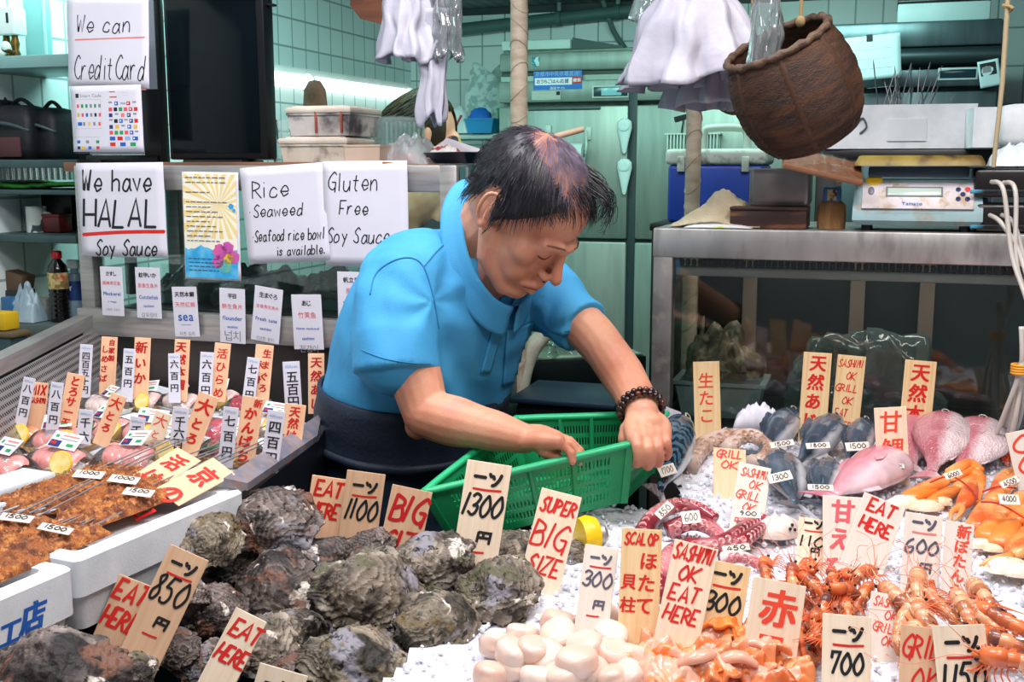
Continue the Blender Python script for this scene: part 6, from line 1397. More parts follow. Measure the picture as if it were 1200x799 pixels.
e = thing('storage_case', 'big black case standing behind the red tin on the left shelf', 'case', put(74, 2.97, z4), YAW); MB().bbox((0, 0, .055), (.1, .07, .11), .006).build('body', BLACK, e); MB().bbox((0, -.036, .10), (.04, .004, .014), .002).build('label', mat('pale_label', '#7FA6A4', rough=.4), e)
# soy sauce bottle
e = thing('soy_sauce_bottle', 'large soy sauce bottle with red cap and cream label', 'bottle', put(60, 2.80, z5), YAW)
SOY = mat('soy_glass', '#0E0B0C', rough=.12, coat=.6); prof_ = [(.0, 0), (.022, 0), (.0245, .006)]
for k in range(6): prof_ += [(.0245, .012+k*.0115), (.0228, .016+k*.0115), (.0245, .020+k*.0115)]
prof_ += [(.0245, .128), (.022, .142), (.010, .158), (.0095, .163), (0, .163)]
MB().lathe(prof_, (0, 0, 0), 24).build('bottle', SOY, e, smooth=50); MB().lathe([(.0249, .084), (.0252, .085), (.0252, .124), (.0249, .125)], (0, 0, 0), 24).build('label', mat('cream_label', '#B7AE72', rough=.5, col2='#7A6A3C', ns=60, lo=.52, hi=.58, col3='#A84A34', n3=50), e, smooth=50); MB().lathe([(.0125, .160), (.0125, .176), (.010, .179), (0, .179)], (0, 0, 0), 20).build('cap', mat('red_cap', '#B61C1C', rough=.35), e, smooth=50)
e = thing('spray_can', 'tall white and blue can beside the soy sauce bottle', 'can', put(80, 2.84, z5), YAW); MB().lathe([(0, 0), (.020, 0), (.0205, .004), (.0205, .105), (.016, .118), (.010, .120), (.010, .13), (0, .13)], (0, 0, 0), 22).build('body', mat('can_white', '#7E9AA8', rough=.35), e, smooth=50); MB().lathe([(.0208, .05), (.0208, .10)], (0, 0, 0), 22).build('blue_band', mat('can_blue', '#28427C', rough=.35), e); MB().bbox((-.003, 0, .142), (.034, .018, .022), .004).build('nozzle', MATS['meter_white'], e)
L = lettering(e, [('IY', 'w', .5, .5, .5, 'K', {'b': .04})], .034, .034, .0215); L.location = (0, 0, .082)
e = thing('small_basket', 'small pale slotted basket left of the soy sauce bottle', 'basket', put(40, 2.84, z5), YAW); m = MB()
T4 = [Vector(p) for p in ((-.03, -.025, .055), (.03, -.025, .055), (.03, .025, .055), (-.03, .025, .055))]; B4 = [Vector((p.x*.85, p.y*.85, 0)) for p in T4]
for i in range(4): slotted(m, T4[i], T4[(i+1) % 4], B4[(i+1) % 4], B4[i], (1, 5), 5, .01)
m.add(B4, [(0, 1, 2, 3)]); solid(m.build('body', mat('pale_basket', '#8E948C', rough=.5), e, smooth=0), .0018)
e = thing('plastic_bag', 'pale blue knotted bag in front of the small slotted basket', 'plastic bag', put(21, 2.80, z5), YAW); MB().grid(heap(.08, .085, .06, 12, amp=.3), 26, 18).build('bag', mat('pale_blue_bag', '#7E98A4', rough=.35, col2='#9AB0B8', ns=9, bump=.4, bs=50), e, smooth=60); MB().ball((.005, 0, .085), (.010, .008, .018)).build('knot', MATS['pale_blue_bag'], e, smooth=180)
e = thing('cardboard_box', 'folded brown cardboard at the left edge above the blue packet', 'cardboard', put(4, 2.88, z5), YAW); MB().bbox((0, 0, .10), (.11, .05, .05), .004, Euler((0, .25, 0)).to_matrix()).build('carton', mat('dull_card', '#5C4A38', rough=.8), e); MB().bbox((0, 0, .037), (.10, .06, .074), .004).build('lower_carton', mat('dark_card', '#26302E', rough=.8), e)
e = thing('blue_packet', 'blue and white packet at the left edge above the yellow box', 'packet', put(2, 2.80, z5), YAW); MB().bbox((0, 0, .032), (.04, .03, .062), .004).build('pack', mat('packet_blue', '#2C5E8A', rough=.4, col2='#8EA8B4', ns=12, lo=.5, hi=.54), e)
q = P(2, 386, 2.62); e = thing('yellow_box', 'bright yellow box at the left edge on a wooden board', 'box', q, YAW); MB().bbox((0, 0, .022), (.065, .05, .042), .004).build('box', mat('yellow_box', '#C9A614', rough=.5), e); MB().bbox((0, 0, -.008), (.12, .07, .014), .006).build('board', mat('olive_board', '#5C4E36', rough=.6), e); MB().bbox((0, 0, -.06), (.1, .06, .09), .004).build('stand', SHF, e)
# --- low table with trays, seen between the man and the right case
q = P(652, 470, 2.95); zt_ = P(690, 420, 2.95).z
e = thing('work_table', 'dark steel work table behind the basket at the man elbow', 'table', (P(655, 430, 3.0).x, 3.0, 0), YAW+R(34)); MB().bbox((0, .1, zt_-.045), (.46, .34, .09), .005).build('top', mat('black_steel', '#1C2626', rough=.4, metal=.5), e)
for sx in (-1, 1): MB().bbox((sx*.2, .1, (zt_-.09)/2), (.05, .3, zt_-.09), .005).build('leg', MATS['black_steel'], e)
MB().bbox((0, .1, zt_+.003), (.44, .32, .006), .002).build('liner', mat('pale_liner', '#8FA890', rough=.5, col2='#6E8A78', ns=9), e)
tz = zt_+.007
for i, (px, d_, w_, lab) in enumerate(((640, 2.95, .06, 'small pale tub with green lid on the work table by the pocket'), (662, 3.02, .10, 'clear covered tray of food on the work table'), (650, 3.12, .08, 'second clear tray further back on the work table'))):
    q = P(px, 420, d_); q.z = tz; e = thing('food_tray', lab, 'tray', q, YAW, 'trays on the work table'); MB().loft([rr_rect(w_/2*k, .04*k, .01, z) for k, z in ((.85, 0), (1, .04), (1.04, .042), (.8, .05))]).build('tray', mat('sage_tray', '#9DB39A', rough=.4, col2='#7E8A70', ns=30), e, smooth=40); MB().grid(heap(w_, .03, .075, i), 14, 10).build('cover', CLR, e, smooth=60); bpy.context.view_layer.update(); e.children[-1].location = (0, 0, .048)
q = P(612, 470, 2.75); e = thing('hose_pipe', 'thick pale lagged hose hanging beside the belly of the man', 'hose', q); MB().tube(smoothpts([(.06, .05, .17), (.02, .02, .12), (-.005, 0, .03), (-.012, 0, -.10), (-.01, 0, -.4)], 6), .022, 12).build('hose', mat('pale_lagging', '#A9AA98', rough=.7, col2='#8E8E80', ns=20, bump=.4, bs=80), e, smooth=180)
q = P(690, 486, 2.6); e = thing('dark_tub', 'dark tub with blue rim on the floor side behind the basket', 'tub', (q.x, q.y, 0), YAW); zt2 = P(690, 468, 2.6).z; MB().bbox((-.05, .05, zt2/2), (.24, .22, zt2), .02).build('body', BLACK, e); MB().bbox((-.05, .05, zt2), (.26, .24, .014), .005).build('rim', mat('blue_black_rim', '#152A3A', rough=.4), e)
q = P(705, 440, 3.25); e = thing('foam_crate', 'pale teal crate under the work table behind the arm', 'crate', (q.x, q.y, 0), YAW); zc_ = P(705, 430, 3.25).z-.06; MB().bbox((.02, .1, zc_/2), (.28, .2, zc_), .01).build('body', mat('teal_foam', '#8FB4B0', rough=.6), e); MB().bbox((.02, .1, zc_-.03), (.29, .21, .01), .003).build('lip', MATS['teal_foam'], e)
q = P(553, 300, 2.62); e = thing('screen_panel', 'dark teal side panel at the right end of the left case', 'panel', LC0+U*(LCW+.012)+V*.2+Z*0, YAW); MB().bbox((0, .01, LT/2), (.018, .40, LT-.004), .003).build('panel', mat('teal_side', '#27504C', rough=.4), e); MB().bbox((.010, -.19, LT/2), (.006, .012, LT-.01), .001).build('edge_strip', STEELG, e)
# ------------------------------------------------------------ price signs: right-hand ice
def onice(TL, TR, BL, up=.0): return PI_(BL[0]+(TR[0]-TL[0])/2, BL[1], up).y
GR = 'hand lettered wooden signs in the ice'
def yen(num, c='k', y0=.30, rl='r', wn=.62, sz=.36, yen_v=None, base=True, tsu=.26):
    it = [('一', c, .34, y0, tsu, 'P', {'wt': .075, 'sh': 0, 'jit': .1}), ('ツ', c, .68, y0+.01, tsu, 'P', {'wt': .075, 'sh': 0, 'jit': .1}), ('', rl, .22, y0+.27, .05, 'L', {'to': (.84, y0+.25), 'sag': .015})]
    it.append((num, c, .5, y0+.62, sz, 'P', {'wt': .064, 'w': wn, 'sh': .2}))
    if yen_v: it.append(('円', c, .62, yen_v, .27, 'P', {'wt': .062, 'sh': .1, 'jit': .05}))
    if yen_v and base: it.append(('', rl, .30, yen_v+.33, .045, 'L', {'to': (.66, yen_v+.32), 'sag': .01}))
    return it
def eng(lines, c, v0, dv, sz, wt=None, ws=None, us=None):
    return [(t, c, (us[i] if us else .5), v0+i*dv, sz if not hasattr(sz, '__len__') else sz[i], 'P', {'wt': (wt or .05)*.84, 'w': (ws[i] if ws else .7), 'sh': .18, 'jit': .35}) for i, t in enumerate(lines)]
RS = [  # label, TL, TR, BL, tone, items, lean
 ('pine sign painted raw octopus in red, against the dark glass case', (812, 424), (843, 423), (811, 520), 'pine', [('生たこ', 'o', .47, .72, .62, 'C', {'step': .66, 'b': .012})], .12),
 ('pine sign reading wild horse mackerel in red brush, by the glass', (942, 412), (975, 414), (933, 518), 'pine', [('天然あじ', 'r', .54, .38, .60, 'C', {'step': .68, 'dx': -.05, 'b': .03})], .12),
 ('pine sign of thin red capitals beside the horse mackerel sign', (982, 415), (1015, 418), (972, 516), 'pine', eng(['SASHIMI', 'OK', 'GRILL', 'OK', 'EAT', 'HERE'], 'r', .28, .44, .26, .042, [.84, .32, .78, .36, .42, .58], [.5, .54, .44, .5, .32, .56]), .12),
 ('pine sign reading wild sea bream in red, behind the pink fish', (1061, 421), (1098, 424), (1056, 528), 'pine', [('天然本鯛', 'r', .52, .38, .60, 'C', {'step': .66, 'dx': -.04, 'b': .03})], .12),
 ('pale sign reading tilefish in orange red above the pink fish head', (1024, 478), (1062, 476), (1021, 566), 'pale', [('甘鯛', 'o', .49, .46, .72, 'C', {'step': .84, 'b': .015})], .15),
 ('pale sign cut by the right frame edge above the crab', (1178, 508), (1216, 500), (1192, 585), 'white', [('C', 'o', .36, .42, .5, 'P', {'wt': .08}), ('O', 'o', .42, 1.05, .5, 'P', {'wt': .08})], .2),
 ('peach sign reading grill ok lying by the raw octopus', (836, 524), (874, 527), (814, 580), 'peach', eng(['GRILL', 'OK'], 'r', .2, .36, .26, .055, [.8, .5]), .7),
 ('pale leaning sign reading sashimi ok grill ok in thin pink', (866, 541), (904, 549), (846, 618), 'white', eng(['SASHIMI', 'OK', 'GRILL', 'OK', 'EAT'], 'o', .26, .36, .26, .042, [.8, .36, .72, .36, .5], [.52, .6, .44, .5, .4]), .5),
 ('pale sign priced 110 yen in front of the white squid', (936, 605), (970, 610), (908, 668), 'pale', yen('110', y0=.18, yen_v=1.15, wn=.85), .5),
 ('white sign reading sweet shrimp in soft red over the orange shrimp', (964, 580), (1011, 583), (958, 672), 'white', [('甘えび', 't', .50, .38, .6, 'C', {'step': .68, 'dx': -.07, 'b': .035})], .4),
 ('white sign reading eat here, beside the sweet shrimp sign', (1013, 576), (1061, 596), (996, 678), 'white', eng(['EAT', 'HERE'], 'r', .22, .45, .30, .07, [.6, .72], [.5, .52]), .4),
 ('white sign priced 600 yen in grey over the large shrimp', (1061, 599), (1105, 606), (1050, 694), 'white', yen('600', 'g', y0=.24, rl='q', yen_v=1.42, wn=.84), .4),
 ('white sign reading new botan shrimp in a red column', (1108, 609), (1142, 615), (1098, 702), 'white', [('新ぼたんえび', 'o', .66, .32, .50, 'C', {'step': .50, 'dx': -.04, 'b': .03})], .4),
 ('small white sign with thin red capitals between two shrimp heaps', (1021, 692), (1070, 702), (1006, 770), 'white', eng(['SASHIMI', 'OK', 'GRILL', 'OK'], 'o', .20, .30, .22, .032, [.72, .3, .62, .3], [.46, .52, .42, .5]), .5),
 ('tan sign reading grill ok at the bottom, half behind the 1150 sign', (1056, 731), (1102, 737), (1045, 825), 'tan', eng(['GRIL', 'OK'], 'r', .48, .82, .55, .075, [.92, .62], [.56, .68]), .4),
 ('tan sign priced 1150 in black at the bottom right', (1092, 733), (1154, 731), (1112, 830), 'pale', yen('1150', y0=.32, wn=.8, sz=.46), .35),
 ('tan sign priced 700 in black near the bottom', (964, 718), (1021, 723), (950, 820), 'pale', yen('700', y0=.34, wn=.66, sz=.42), .4),
 ('pale sign reading ark shell in large red characters', (883, 675), (945, 687), (866, 790), 'pale', [('赤', 'o', .55, .50, .72, 'C', {'b': .03}), ('貝', 'o', .46, 1.28, .62, 'C', {'b': .03})], .35),
 ('pine sign priced 300 yen in black over the orange shellfish', (829, 654), (880, 665), (808, 772), 'pine', yen('300', y0=.28, yen_v=1.62, wn=.78, sz=.42), .4),
 ('pale sign reading sashimi ok eat here beside the scallop sign', (791, 631), (842, 644), (744, 785), 'pale', eng(['SASHIMI', 'OK', 'EAT', 'HERE'], 'r', .22, .46, .34, .062, [.86, .42, .62, .74], [.5, .48, .46, .5]), .4),
 ('pine sign reading scallop adductor in red, two columns', (729, 618), (776, 621), (712, 762), 'pine', [('SCALOP', 'r', .5, .25, .28, 'P', {'wt': .05, 'w': .84, 'sh': .1}), ('ほたて', 'r', .70, .78, .46, 'C', {'step': .54, 'dx': -.04, 'b': .025}), ('貝柱', 'r', .22, 1.30, .40, 'C', {'step': .56, 'b': .025})], .35),
 ('white sign priced 300 yen in grey over the scallops', (686, 637), (725, 643), (644, 760), 'white', yen('300', 'g', y0=.36, yen_v=1.72, wn=.84, sz=.44), .45)]
for lab, TL, TR, BL, tone, it, lean in RS: card(lab, TL, TR, BL, onice(TL, TR, BL), tone, it, lean=lean, group=GR, extra=.01)
# among the oysters
OS = [('tan sign reading eat here, leftmost of the three before the navy trousers', (366, 556), (407, 562), (350, 640), 1.70, 'peach', eng(['EAT', 'HERE'], 'r', .34, .62, .42, .085, [.76, .8], [.56, .50]), .15),
 ('brown sign priced 1100 yen in black before the trousers', (407, 550), (452, 556), (396, 670), 1.68, 'tan', yen('1100', y0=.36, yen_v=1.70, wn=.8, sz=.52, base=False), .15),
 ('tan sign reading big size in bold red before the trousers', (460, 567), (507, 577), (435, 680), 1.66, 'tan', eng(['BIG', 'SIZE'], 'u', .50, .78, [.62, .40], .10, [.84, .86], [.54, .58]), .2),
 ('pale tall sign priced 1300 yen leaning on the green basket', (548, 538), (600, 546), (522, 665), 1.60, 'pale', yen('1300', y0=.34, yen_v=1.66, wn=.86, sz=.48), .25),
 ('pale sign reading super big size leaning before the basket', (635, 571), (682, 583), (592, 710), 1.54, 'pale', eng(['SUPER', 'BIG', 'SIZE'], 'r', .36, .72, [.34, .60, .42], .07, [.82, .84, .76], [.52, .50, .50]), .35),
 ('tan sign priced 850 yen tilted among the oysters at the left', (200, 637), (245, 657), (116, 820), 1.30, 'tan', yen('850', y0=.34, yen_v=1.72, wn=.84, sz=.60), .35),
 ('tan sign reading eat here, half behind the 850 sign', (140, 672), (186, 690), (82, 800), 1.33, 'tan', eng(['EAT', 'HERE'], 'r', .30, .64, .44, .09, [.72, .82], [.46, .46]), .35),
 ('pale tilted sign reading eat here beside the lowest oysters', (277, 711), (313, 729), (196, 815), 1.27, 'pale', eng(['EAT', 'HERE'], 'r', .48, .76, .48, .10, [.9, .9], [.62, .56]), .4),
 ('tan sign with a black counter mark cut by the bottom edge', (305, 776), (361, 792), (290, 850), 1.24, 'pale', yen('', y0=.34), .3)]
for lab, TL, TR, BL, d, tone, it, lean in OS: card(lab, TL, TR, BL, d, tone, [x for x in it if x[0] or x[5] == 'L'], lean=lean, group='hand lettered signs among the oysters', extra=.02)
# ------------------------------------------------------------ cards over the sashimi
LZ = 1.062
def ld(TL, TR, BL): return PZ(BL[0]+(TR[0]-TL[0])/2, BL[1], LZ).y
WC = [('white card priced eight hundred yen at the far left', (28, 441), (42, 444), (8, 508), '八百円', '800yen'), ('white card priced eight hundred yen beside the salmon sign', (60, 447), (75, 449), (50, 512), '八百円', '800yen'),
 ('slim card priced four hundred fifty yen, furthest back at the left', (94, 403), (109, 404), (98, 466), '四百五十円', '450yen'), ('white card priced five hundred yen beside the squid sign', (145, 408), (159, 409), (138, 470), '五百円', '500yen'),
 ('white card priced six hundred yen half behind the sea bream sign', (197, 414), (211, 414), (186, 472), '六百円', '600yen'), ('white card priced six hundred yen beside the flounder sign', (235, 412), (251, 413), (229, 472), '六百円', '600yen'),
 ('white card priced seven hundred yen behind the tuna sign', (290, 418), (305, 420), (280, 478), '七百円', '700yen'), ('white card priced five hundred yen nearest the man', (331, 424), (351, 423), (325, 486), '五百円', '500yen'),
 ('white card priced sixteen hundred yen, leftmost of the front three', (93, 479), (110, 481), (79, 518), '千六', '1600yen'), ('white card priced sixteen hundred yen, middle of the front three', (153, 487), (171, 490), (135, 522), '千六', '1600yen'),
 ('white card priced sixteen hundred yen, right of the front three', (203, 476), (222, 478), (187, 530), '千六百', '1600yen'), ('white card priced seven hundred yen among the skewers', (262, 476), (280, 478), (236, 545), '七百円', '700yen'),
 ('white card priced four hundred yen at the steel rim', (314, 480), (335, 483), (289, 550), '四百円', '400yen')]
for lab, TL, TR, BL, t, s in WC:
    n = len(t); hv = math.hypot(BL[0]-TL[0], BL[1]-TL[1])/math.hypot(TR[0]-TL[0], TR[1]-TL[1]); st = min(1.0, (hv-.9)/max(2.6, n)) if n > 2 else .95
    card(lab, TL, TR, BL, ld(TL, TR, BL), 'paper', [(s, 'l', .5, .28, .26, 'K', {'width': .72, 'b': .01}), (t, 'k', .52, .90, min(.74, st*1.02), 'C', {'step': st, 'b': .018, 'sh': 0})], name='price_card', cat='price card', lean=.12, group='white price cards over the sashimi', t=.001, part='sheet')
TC_ = [('orange card reading mix sashimi in red', (37, 447), (57, 449), (28, 505), 'peach', [('MIX', 'u', .5, .45, .55, 'P', {'wt': .10, 'w': .8, 'sh': .1}), ('SASHIMI', 'u', .5, 1.05, .3, 'P', {'wt': .06, 'w': .9, 'sh': .1})]),
 ('peach card reading fatty salmon in a red column', (79, 436), (100, 440), (70, 510), 'peach', [('とろサーモン', 'r', .55, .40, .58, 'C', {'step': .58, 'dx': -.03, 'b': .035})]),
 ('peach card reading home made cured mackerel, at the back left', (119, 394), (138, 395), (114, 462), 'peach', [('自家製', 'u', .68, .36, .40, 'C', {'step': .48, 'b': .03}), ('しめさば', 'u', .30, .78, .48, 'C', {'step': .60, 'dx': -.02, 'b': .03})]),
 ('peach card reading new squid in red', (158, 395), (177, 396), (155, 468), 'peach', [('新いか', 'u', .45, .62, .76, 'C', {'step': .95, 'b': .03})]),
 ('peach card reading wild sea bream over the sashimi', (205, 397), (223, 398), (203, 470), 'peach', [('天然本鯛', 'u', .45, .5, .70, 'C', {'step': .82, 'b': .04})]),
 ('peach card reading live flounder in thin red', (252, 401), (271, 403), (249, 470), 'peach', [('活ひらめ', 'r', .52, .65, .66, 'C', {'step': .80, 'b': .02})]),
 ('peach card reading fresh tuna red meat in two columns', (300, 403), (321, 405), (298, 476), 'peach', [('生まぐろ', 'u', .68, .48, .50, 'C', {'step': .64, 'dx': -.03, 'b': .03}), ('赤身', 'u', .24, 1.1, .50, 'C', {'step': .85, 'b': .03})]),
 ('peach card reading wild horse mackerel, half behind the blue shirt', (361, 414), (380, 414), (345, 485), 'peach', [('天然あじ', 'u', .52, .55, .70, 'C', {'step': .85, 'dx': -.02, 'b': .03})]),
 ('peach card reading fatty tuna with a heart, leftmost of three', (131, 459), (149, 466), (107, 518), 'peach', [('大', 'r', .5, .55, .78, 'C', {'b': .02}), ('とろ', 'r', .46, 1.4, .6, 'C', {'step': .75, 'b': .04})]),
 ('pale card reading fatty tuna in thin red, middle of three', (183, 480), (202, 487), (157, 524), 'pale', [('大', 'o', .5, .50, .80, 'C', {'b': .005}), ('とろ', 'o', .46, 1.35, .56, 'C', {'step': .7, 'b': .005})]),
 ('peach card reading fatty tuna in heavy red, right of three', (234, 458), (257, 467), (205, 530), 'peach', [('大', 'r', .5, .6, .80, 'C', {'b': .03}), ('とろ', 'r', .46, 1.5, .6, 'C', {'step': .74, 'b': .04})]),
 ('peach card reading new amberjack in red, by the steel rim', (285, 463), (310, 467), (266, 535), 'peach', [('新', 'r', .75, .28, .4, 'C', {}), ('かんぱち', 'r', .5, .78, .60, 'C', {'step': .66, 'dx': -.03, 'b': .04})]),
 ('peach card reading wild young yellowtail beside the rim', (334, 472), (359, 475), (322, 528), 'peach', [('天然はまち', 'r', .52, .35, .52, 'C', {'step': .55, 'dx': -.02, 'b': .03})])]
for lab, TL, TR, BL, tone, it in TC_: card(lab, TL, TR, BL, ld(TL, TR, BL), tone, it, name='fish_sign', cat='fish sign', lean=.14, group='peach fish signs over the sashimi')
for lab, TL, TR, BL, it in (('peach card lying under the skewers reading live pike eel', (208, 524), (236, 540), (146, 556), [('活はも', 'r', .5, .5, .62, 'C', {'step': .76, 'b': .04})]), ('peach card lying under the skewers at the rim, reading kyoto', (250, 536), (276, 556), (184, 572), [('京の', 'r', .5, .62, .7, 'C', {'step': .95, 'b': .04}), ('田', 'r', .5, 2.4, .6, 'C', {'b': .04})])):
    card(lab, TL, TR, BL, PZ(*BL, 1.075).y, 'peach', it, name='fish_sign', cat='fish sign', lean=1.15, group='peach fish signs over the sashimi')
# ------------------------------------------------------------ foam boxes and grilled eel at the left
def foam_profile(p0, p1, depth, h_, label, lettering_items=None, lip=True):
    """open styrofoam box: p0-p1 is its long top edge towards the aisle"""
    dx = (p1-p0); ln = dx.length; dx.normalize(); inw = Vector((-dx.y, dx.x, 0)); loc = (p0+p1)/2+inw*depth/2
    e = thing('foam_box', label, 'styrofoam box', M=basis(dx, inw, Z, loc)); m = MB(); L = []
    for a, b, z in ((ln-.03, depth-.03, -h_), (ln-.016, depth-.016, -h_*.62), (ln-.012, depth-.012, -h_*.52), (ln, depth, -h_*.50), (ln, depth, -.003), (ln-.005, depth-.005, 0), (ln-.05, depth-.05, 0), (ln-.06, depth-.06, -.028), (ln-.06, depth-.06, -.03)): L.append(rr_rect(a/2, b/2, .012, z))
    m.loft(L); m.build('box', FOAM, e, smooth=25)
    if lettering_items: o = lettering(e, lettering_items, ln, h_, depth/2); o.location = (0, 0, -h_/2)
    return e, dx, inw, ln
A0_, A1_ = PZ(90, 657, 1.068), PZ(287, 574, 1.068)
foam_profile(A0_, A1_, .30, .10, 'long white styrofoam box of grilled eel with a stepped side facing the oysters')
da = (A1_-A0_).normalized(); B1_ = A0_-da*.004-Z*.006; B0_ = B1_-da*.34
foam_profile(B0_, B1_, .30, .12, 'nearest white styrofoam box with blue characters at the left edge', [('工', 'b', .70, .135, .095, 'C', {'b': .05, 'sh': .25}), ('店', 'b', .80, .115, .11, 'C', {'b': .05, 'sh': .25})], False)
inw = Vector((-da.y, da.x, 0))
e = thing('counter', 'dark counter under the styrofoam boxes and the sashimi tray', 'counter', (0, 0, 0)); c = [A1_+da*.02+inw*.02, A1_+da*.02+inw*.32, B0_+inw*.32, B0_+inw*.02]
MB().hull_slab([(p.x, p.y) for p in c], .0, .940).build('base', MATS['navy_black_panel'], e, fix=True)
EEL = mat('grilled_eel', '#B8692E', rough=.5, col2='#6A3218', ns=60, nd=8, lo=.40, hi=.62, bump=1.0, bs=420, col3='#D89048', n3=110, coat=.1, rnd=.06)
RODM = mat('eel_skewer_steel', '#B4B4B8', rough=.4, metal=.6)
def eel(label, pa, pb, wd, seed, rods=4, ext=(.05, .05), th=.016):
    a = PZ(*pa, 1.058); b = PZ(*pb, 1.058); dx = (b-a); ln = dx.length; dx.normalize(); y = Z.cross(dx)
    e = thing('grilled_eel', label, 'grilled eel', M=basis(dx, y, Z, (a+b)/2), group='skewered grilled eels')
    nu, nv = 150, 44; top = []; 
    def fn(u_, v_):
        w_ = 2*v_-1; ed = (1-abs(2*u_-1)**8); k = (1-abs(w_)**5); lob = .6+.4*abs(math.sin((v_*3)*PI))
        jag = .010*mn.noise(Vector((v_*7, seed, u_ > .5)))
        return Vector(((u_-.5)*ln+jag*abs(2*u_-1)**6, w_*wd/2*(1+.08*mn.noise(Vector((u_*9, seed, 0)))), .002+th*k**.4*ed**.4*lob*(1+.28*mn.noise(Vector((u_*26, v_*12, seed)))+.30*mn.noise(Vector((u_*70, v_*26, seed)))+.18*mn.noise(Vector((u_*150, v_*50, seed))))))
    m = MB().grid(fn, nu, nv); m.add([Vector((-ln*.46, -wd*.44, .001)), Vector((ln*.46, -wd*.44, .001)), Vector((ln*.46, wd*.44, .001)), Vector((-ln*.46, wd*.44, .001))], [(3, 2, 1, 0)]); m.build('fillet', EEL, e, smooth=180)
    for i in range(rods):
        y_ = (i+.5)/rods-.5; MB().tube([(-ln/2-ext[0], y_*wd*.8, .008), (0, y_*wd*.7, .008), (ln/2+ext[1], y_*wd*.5+.004*math.sin(i*3+seed), .014+.02*(ext[1] > .1))], [.0014, .0014, .0011], 6).build('skewer', RODM, e, smooth=180)
eel('brown grilled eel, furthest left of the back row, on steel skewers', (12, 600), (152, 552), .095, 1, 4, (.03, .20))
eel('brown grilled eel in the middle of the back row on steel skewers', (52, 602), (186, 562), .076, 2, 3, (.09, .26))
eel('brown grilled eel at the right of the back row beside the foam rim', (84, 618), (207, 573), .076, 3, 3, (.05, .27))
eel('brown grilled eel, upper of the front row at the left edge', (-60, 648), (42, 613), .085, 4, 3, (.02, .11))
eel('brown grilled eel nearest the camera in the front foam box', (-70, 690), (96, 621), .11, 5, 5, (.02, .05))
# tags and a foam lid
def tagcard(label, px, py, wpx, hpx, rot, d, txt, lean=.9, group='small hand written price tags'):
    c_, s_ = math.cos(rot), math.sin(rot); f = lambda x, y: (px+x*c_-y*s_, py+x*s_+y*c_)
    return card(label, f(-wpx/2, -hpx/2), f(wpx/2, -hpx/2), f(-wpx/2, hpx/2), d, 'white', [(txt, 'k', .5, hpx/wpx*.5, hpx/wpx*.6, 'P', {'wt': .035, 'w': .66})], name='price_tag', cat='price tag', lean=lean, group=group, t=.0008, part='sheet')
for lab, px, py, w_, r_, t in (('white price tag on the front eel row at the left', 22, 607, 38, .12, '1500'), ('white price tag between the two eel rows', 68, 620, 38, .2, '1500'), ('white price tag on the furthest back eel', 107, 556, 34, .08, '1000'), ('white price tag on the middle back eel', 148, 562, 34, .12, '1000'), ('white price tag on the right back eel', 165, 577, 34, .12, '1500')):
    tagcard(lab, px, py, w_, 9, r_, PZ(px, py, 1.084).y, t, 1.2)
p0 = PZ(22, 586, 1.062); e = thing('foam_slab', 'white foam slab lying behind the eels at the left', 'styrofoam lid', p0, math.atan2(da.y, da.x)); MB().bbox((0, .085, 0), (.24, .07, .014), .004).build('lid', FOAM, e)
# ------------------------------------------------------------ sashimi packs
PINK = mat('pink_tuna', '#F0A6A0', rough=.3, col2='#E8847E', ns=18, stretch=(1, 4, 4), sss=.25, coat=.3); SALM = mat('salmon_flesh', '#F2945A', rough=.3, col2='#F6B48A', wave=(40, 2), sss=.25, coat=.3); WHT = mat('white_fish', '#EFD9D2', rough=.3, col2='#E8B8B0', ns=20, sss=.25, coat=.3); RED = mat('red_tuna', '#B8384A', rough=.3, col2='#D06A70', ns=18, sss=.2, coat=.3)
LEM = mat('lemon_rind', '#F2C230', rough=.4); LEMF = mat('lemon_flesh', '#F6E6A0', rough=.35, col2='#EFD070', ns=60); LEAF = mat('shiso_leaf', '#3E7A36', rough=.5, col2='#2C5A28', ns=30); WTRAY = mat('wood_print_tray', '#D9AE74', rough=.5, col2='#B8854E', wave=(30, 3)); SHRED = mat('shredded_radish', '#F0EEEA', rough=.5, bump=1.0, bs=250)
PF = film('pack_film', (.985, .99, .99), .05, .12, milk=.03, crumple=18)
slm = {}
def slice_mesh(mt):
    if mt.name not in slm: slm[mt.name] = MB().grid(lambda u_, v_: Vector(((u_-.5)*.052*(1-.25*abs(2*v_-1)**3), (v_-.5)*.030, .010*(1-abs(2*u_-1)**4)*(1-.3*(2*v_-1)**2)+.006*v_)), 12, 8).mesh('slice', mt, 180)
    return slm[mt.name]
PK = [('at the left edge beside the eels', 4, 552, PINK), ('big and pink in front of the lemon', 68, 545, PINK), ('pink with shiso leaf behind the eel ends', 150, 541, PINK), ('orange salmon at the far left', 24, 512, SALM), ('salmon beside the mixed sashimi sign', 66, 497, SALM), ('pink with a lemon slice in the middle', 72, 520, PINK), ('pink with a lemon behind the skewers', 124, 508, PINK),
      ('pale pink right of the lemon', 172, 513, PINK), ('pale white fish behind the sixteen hundred yen cards', 122, 478, WHT), ('white fish under the five hundred yen card', 168, 472, WHT), ('under the sea bream sign', 212, 474, WHT), ('under the flounder sign', 256, 470, WHT), ('red tuna under the fatty tuna sign', 240, 508, RED), ('beside the steel rim', 318, 500, WHT), ('red tuna behind the amberjack sign', 292, 478, RED), ('at the rim by the skewers', 270, 532, RED), ('at the far left edge', -14, 500, RED), ('under the left end of the skewers', 198, 533, WHT)]
rr = random.Random(21)
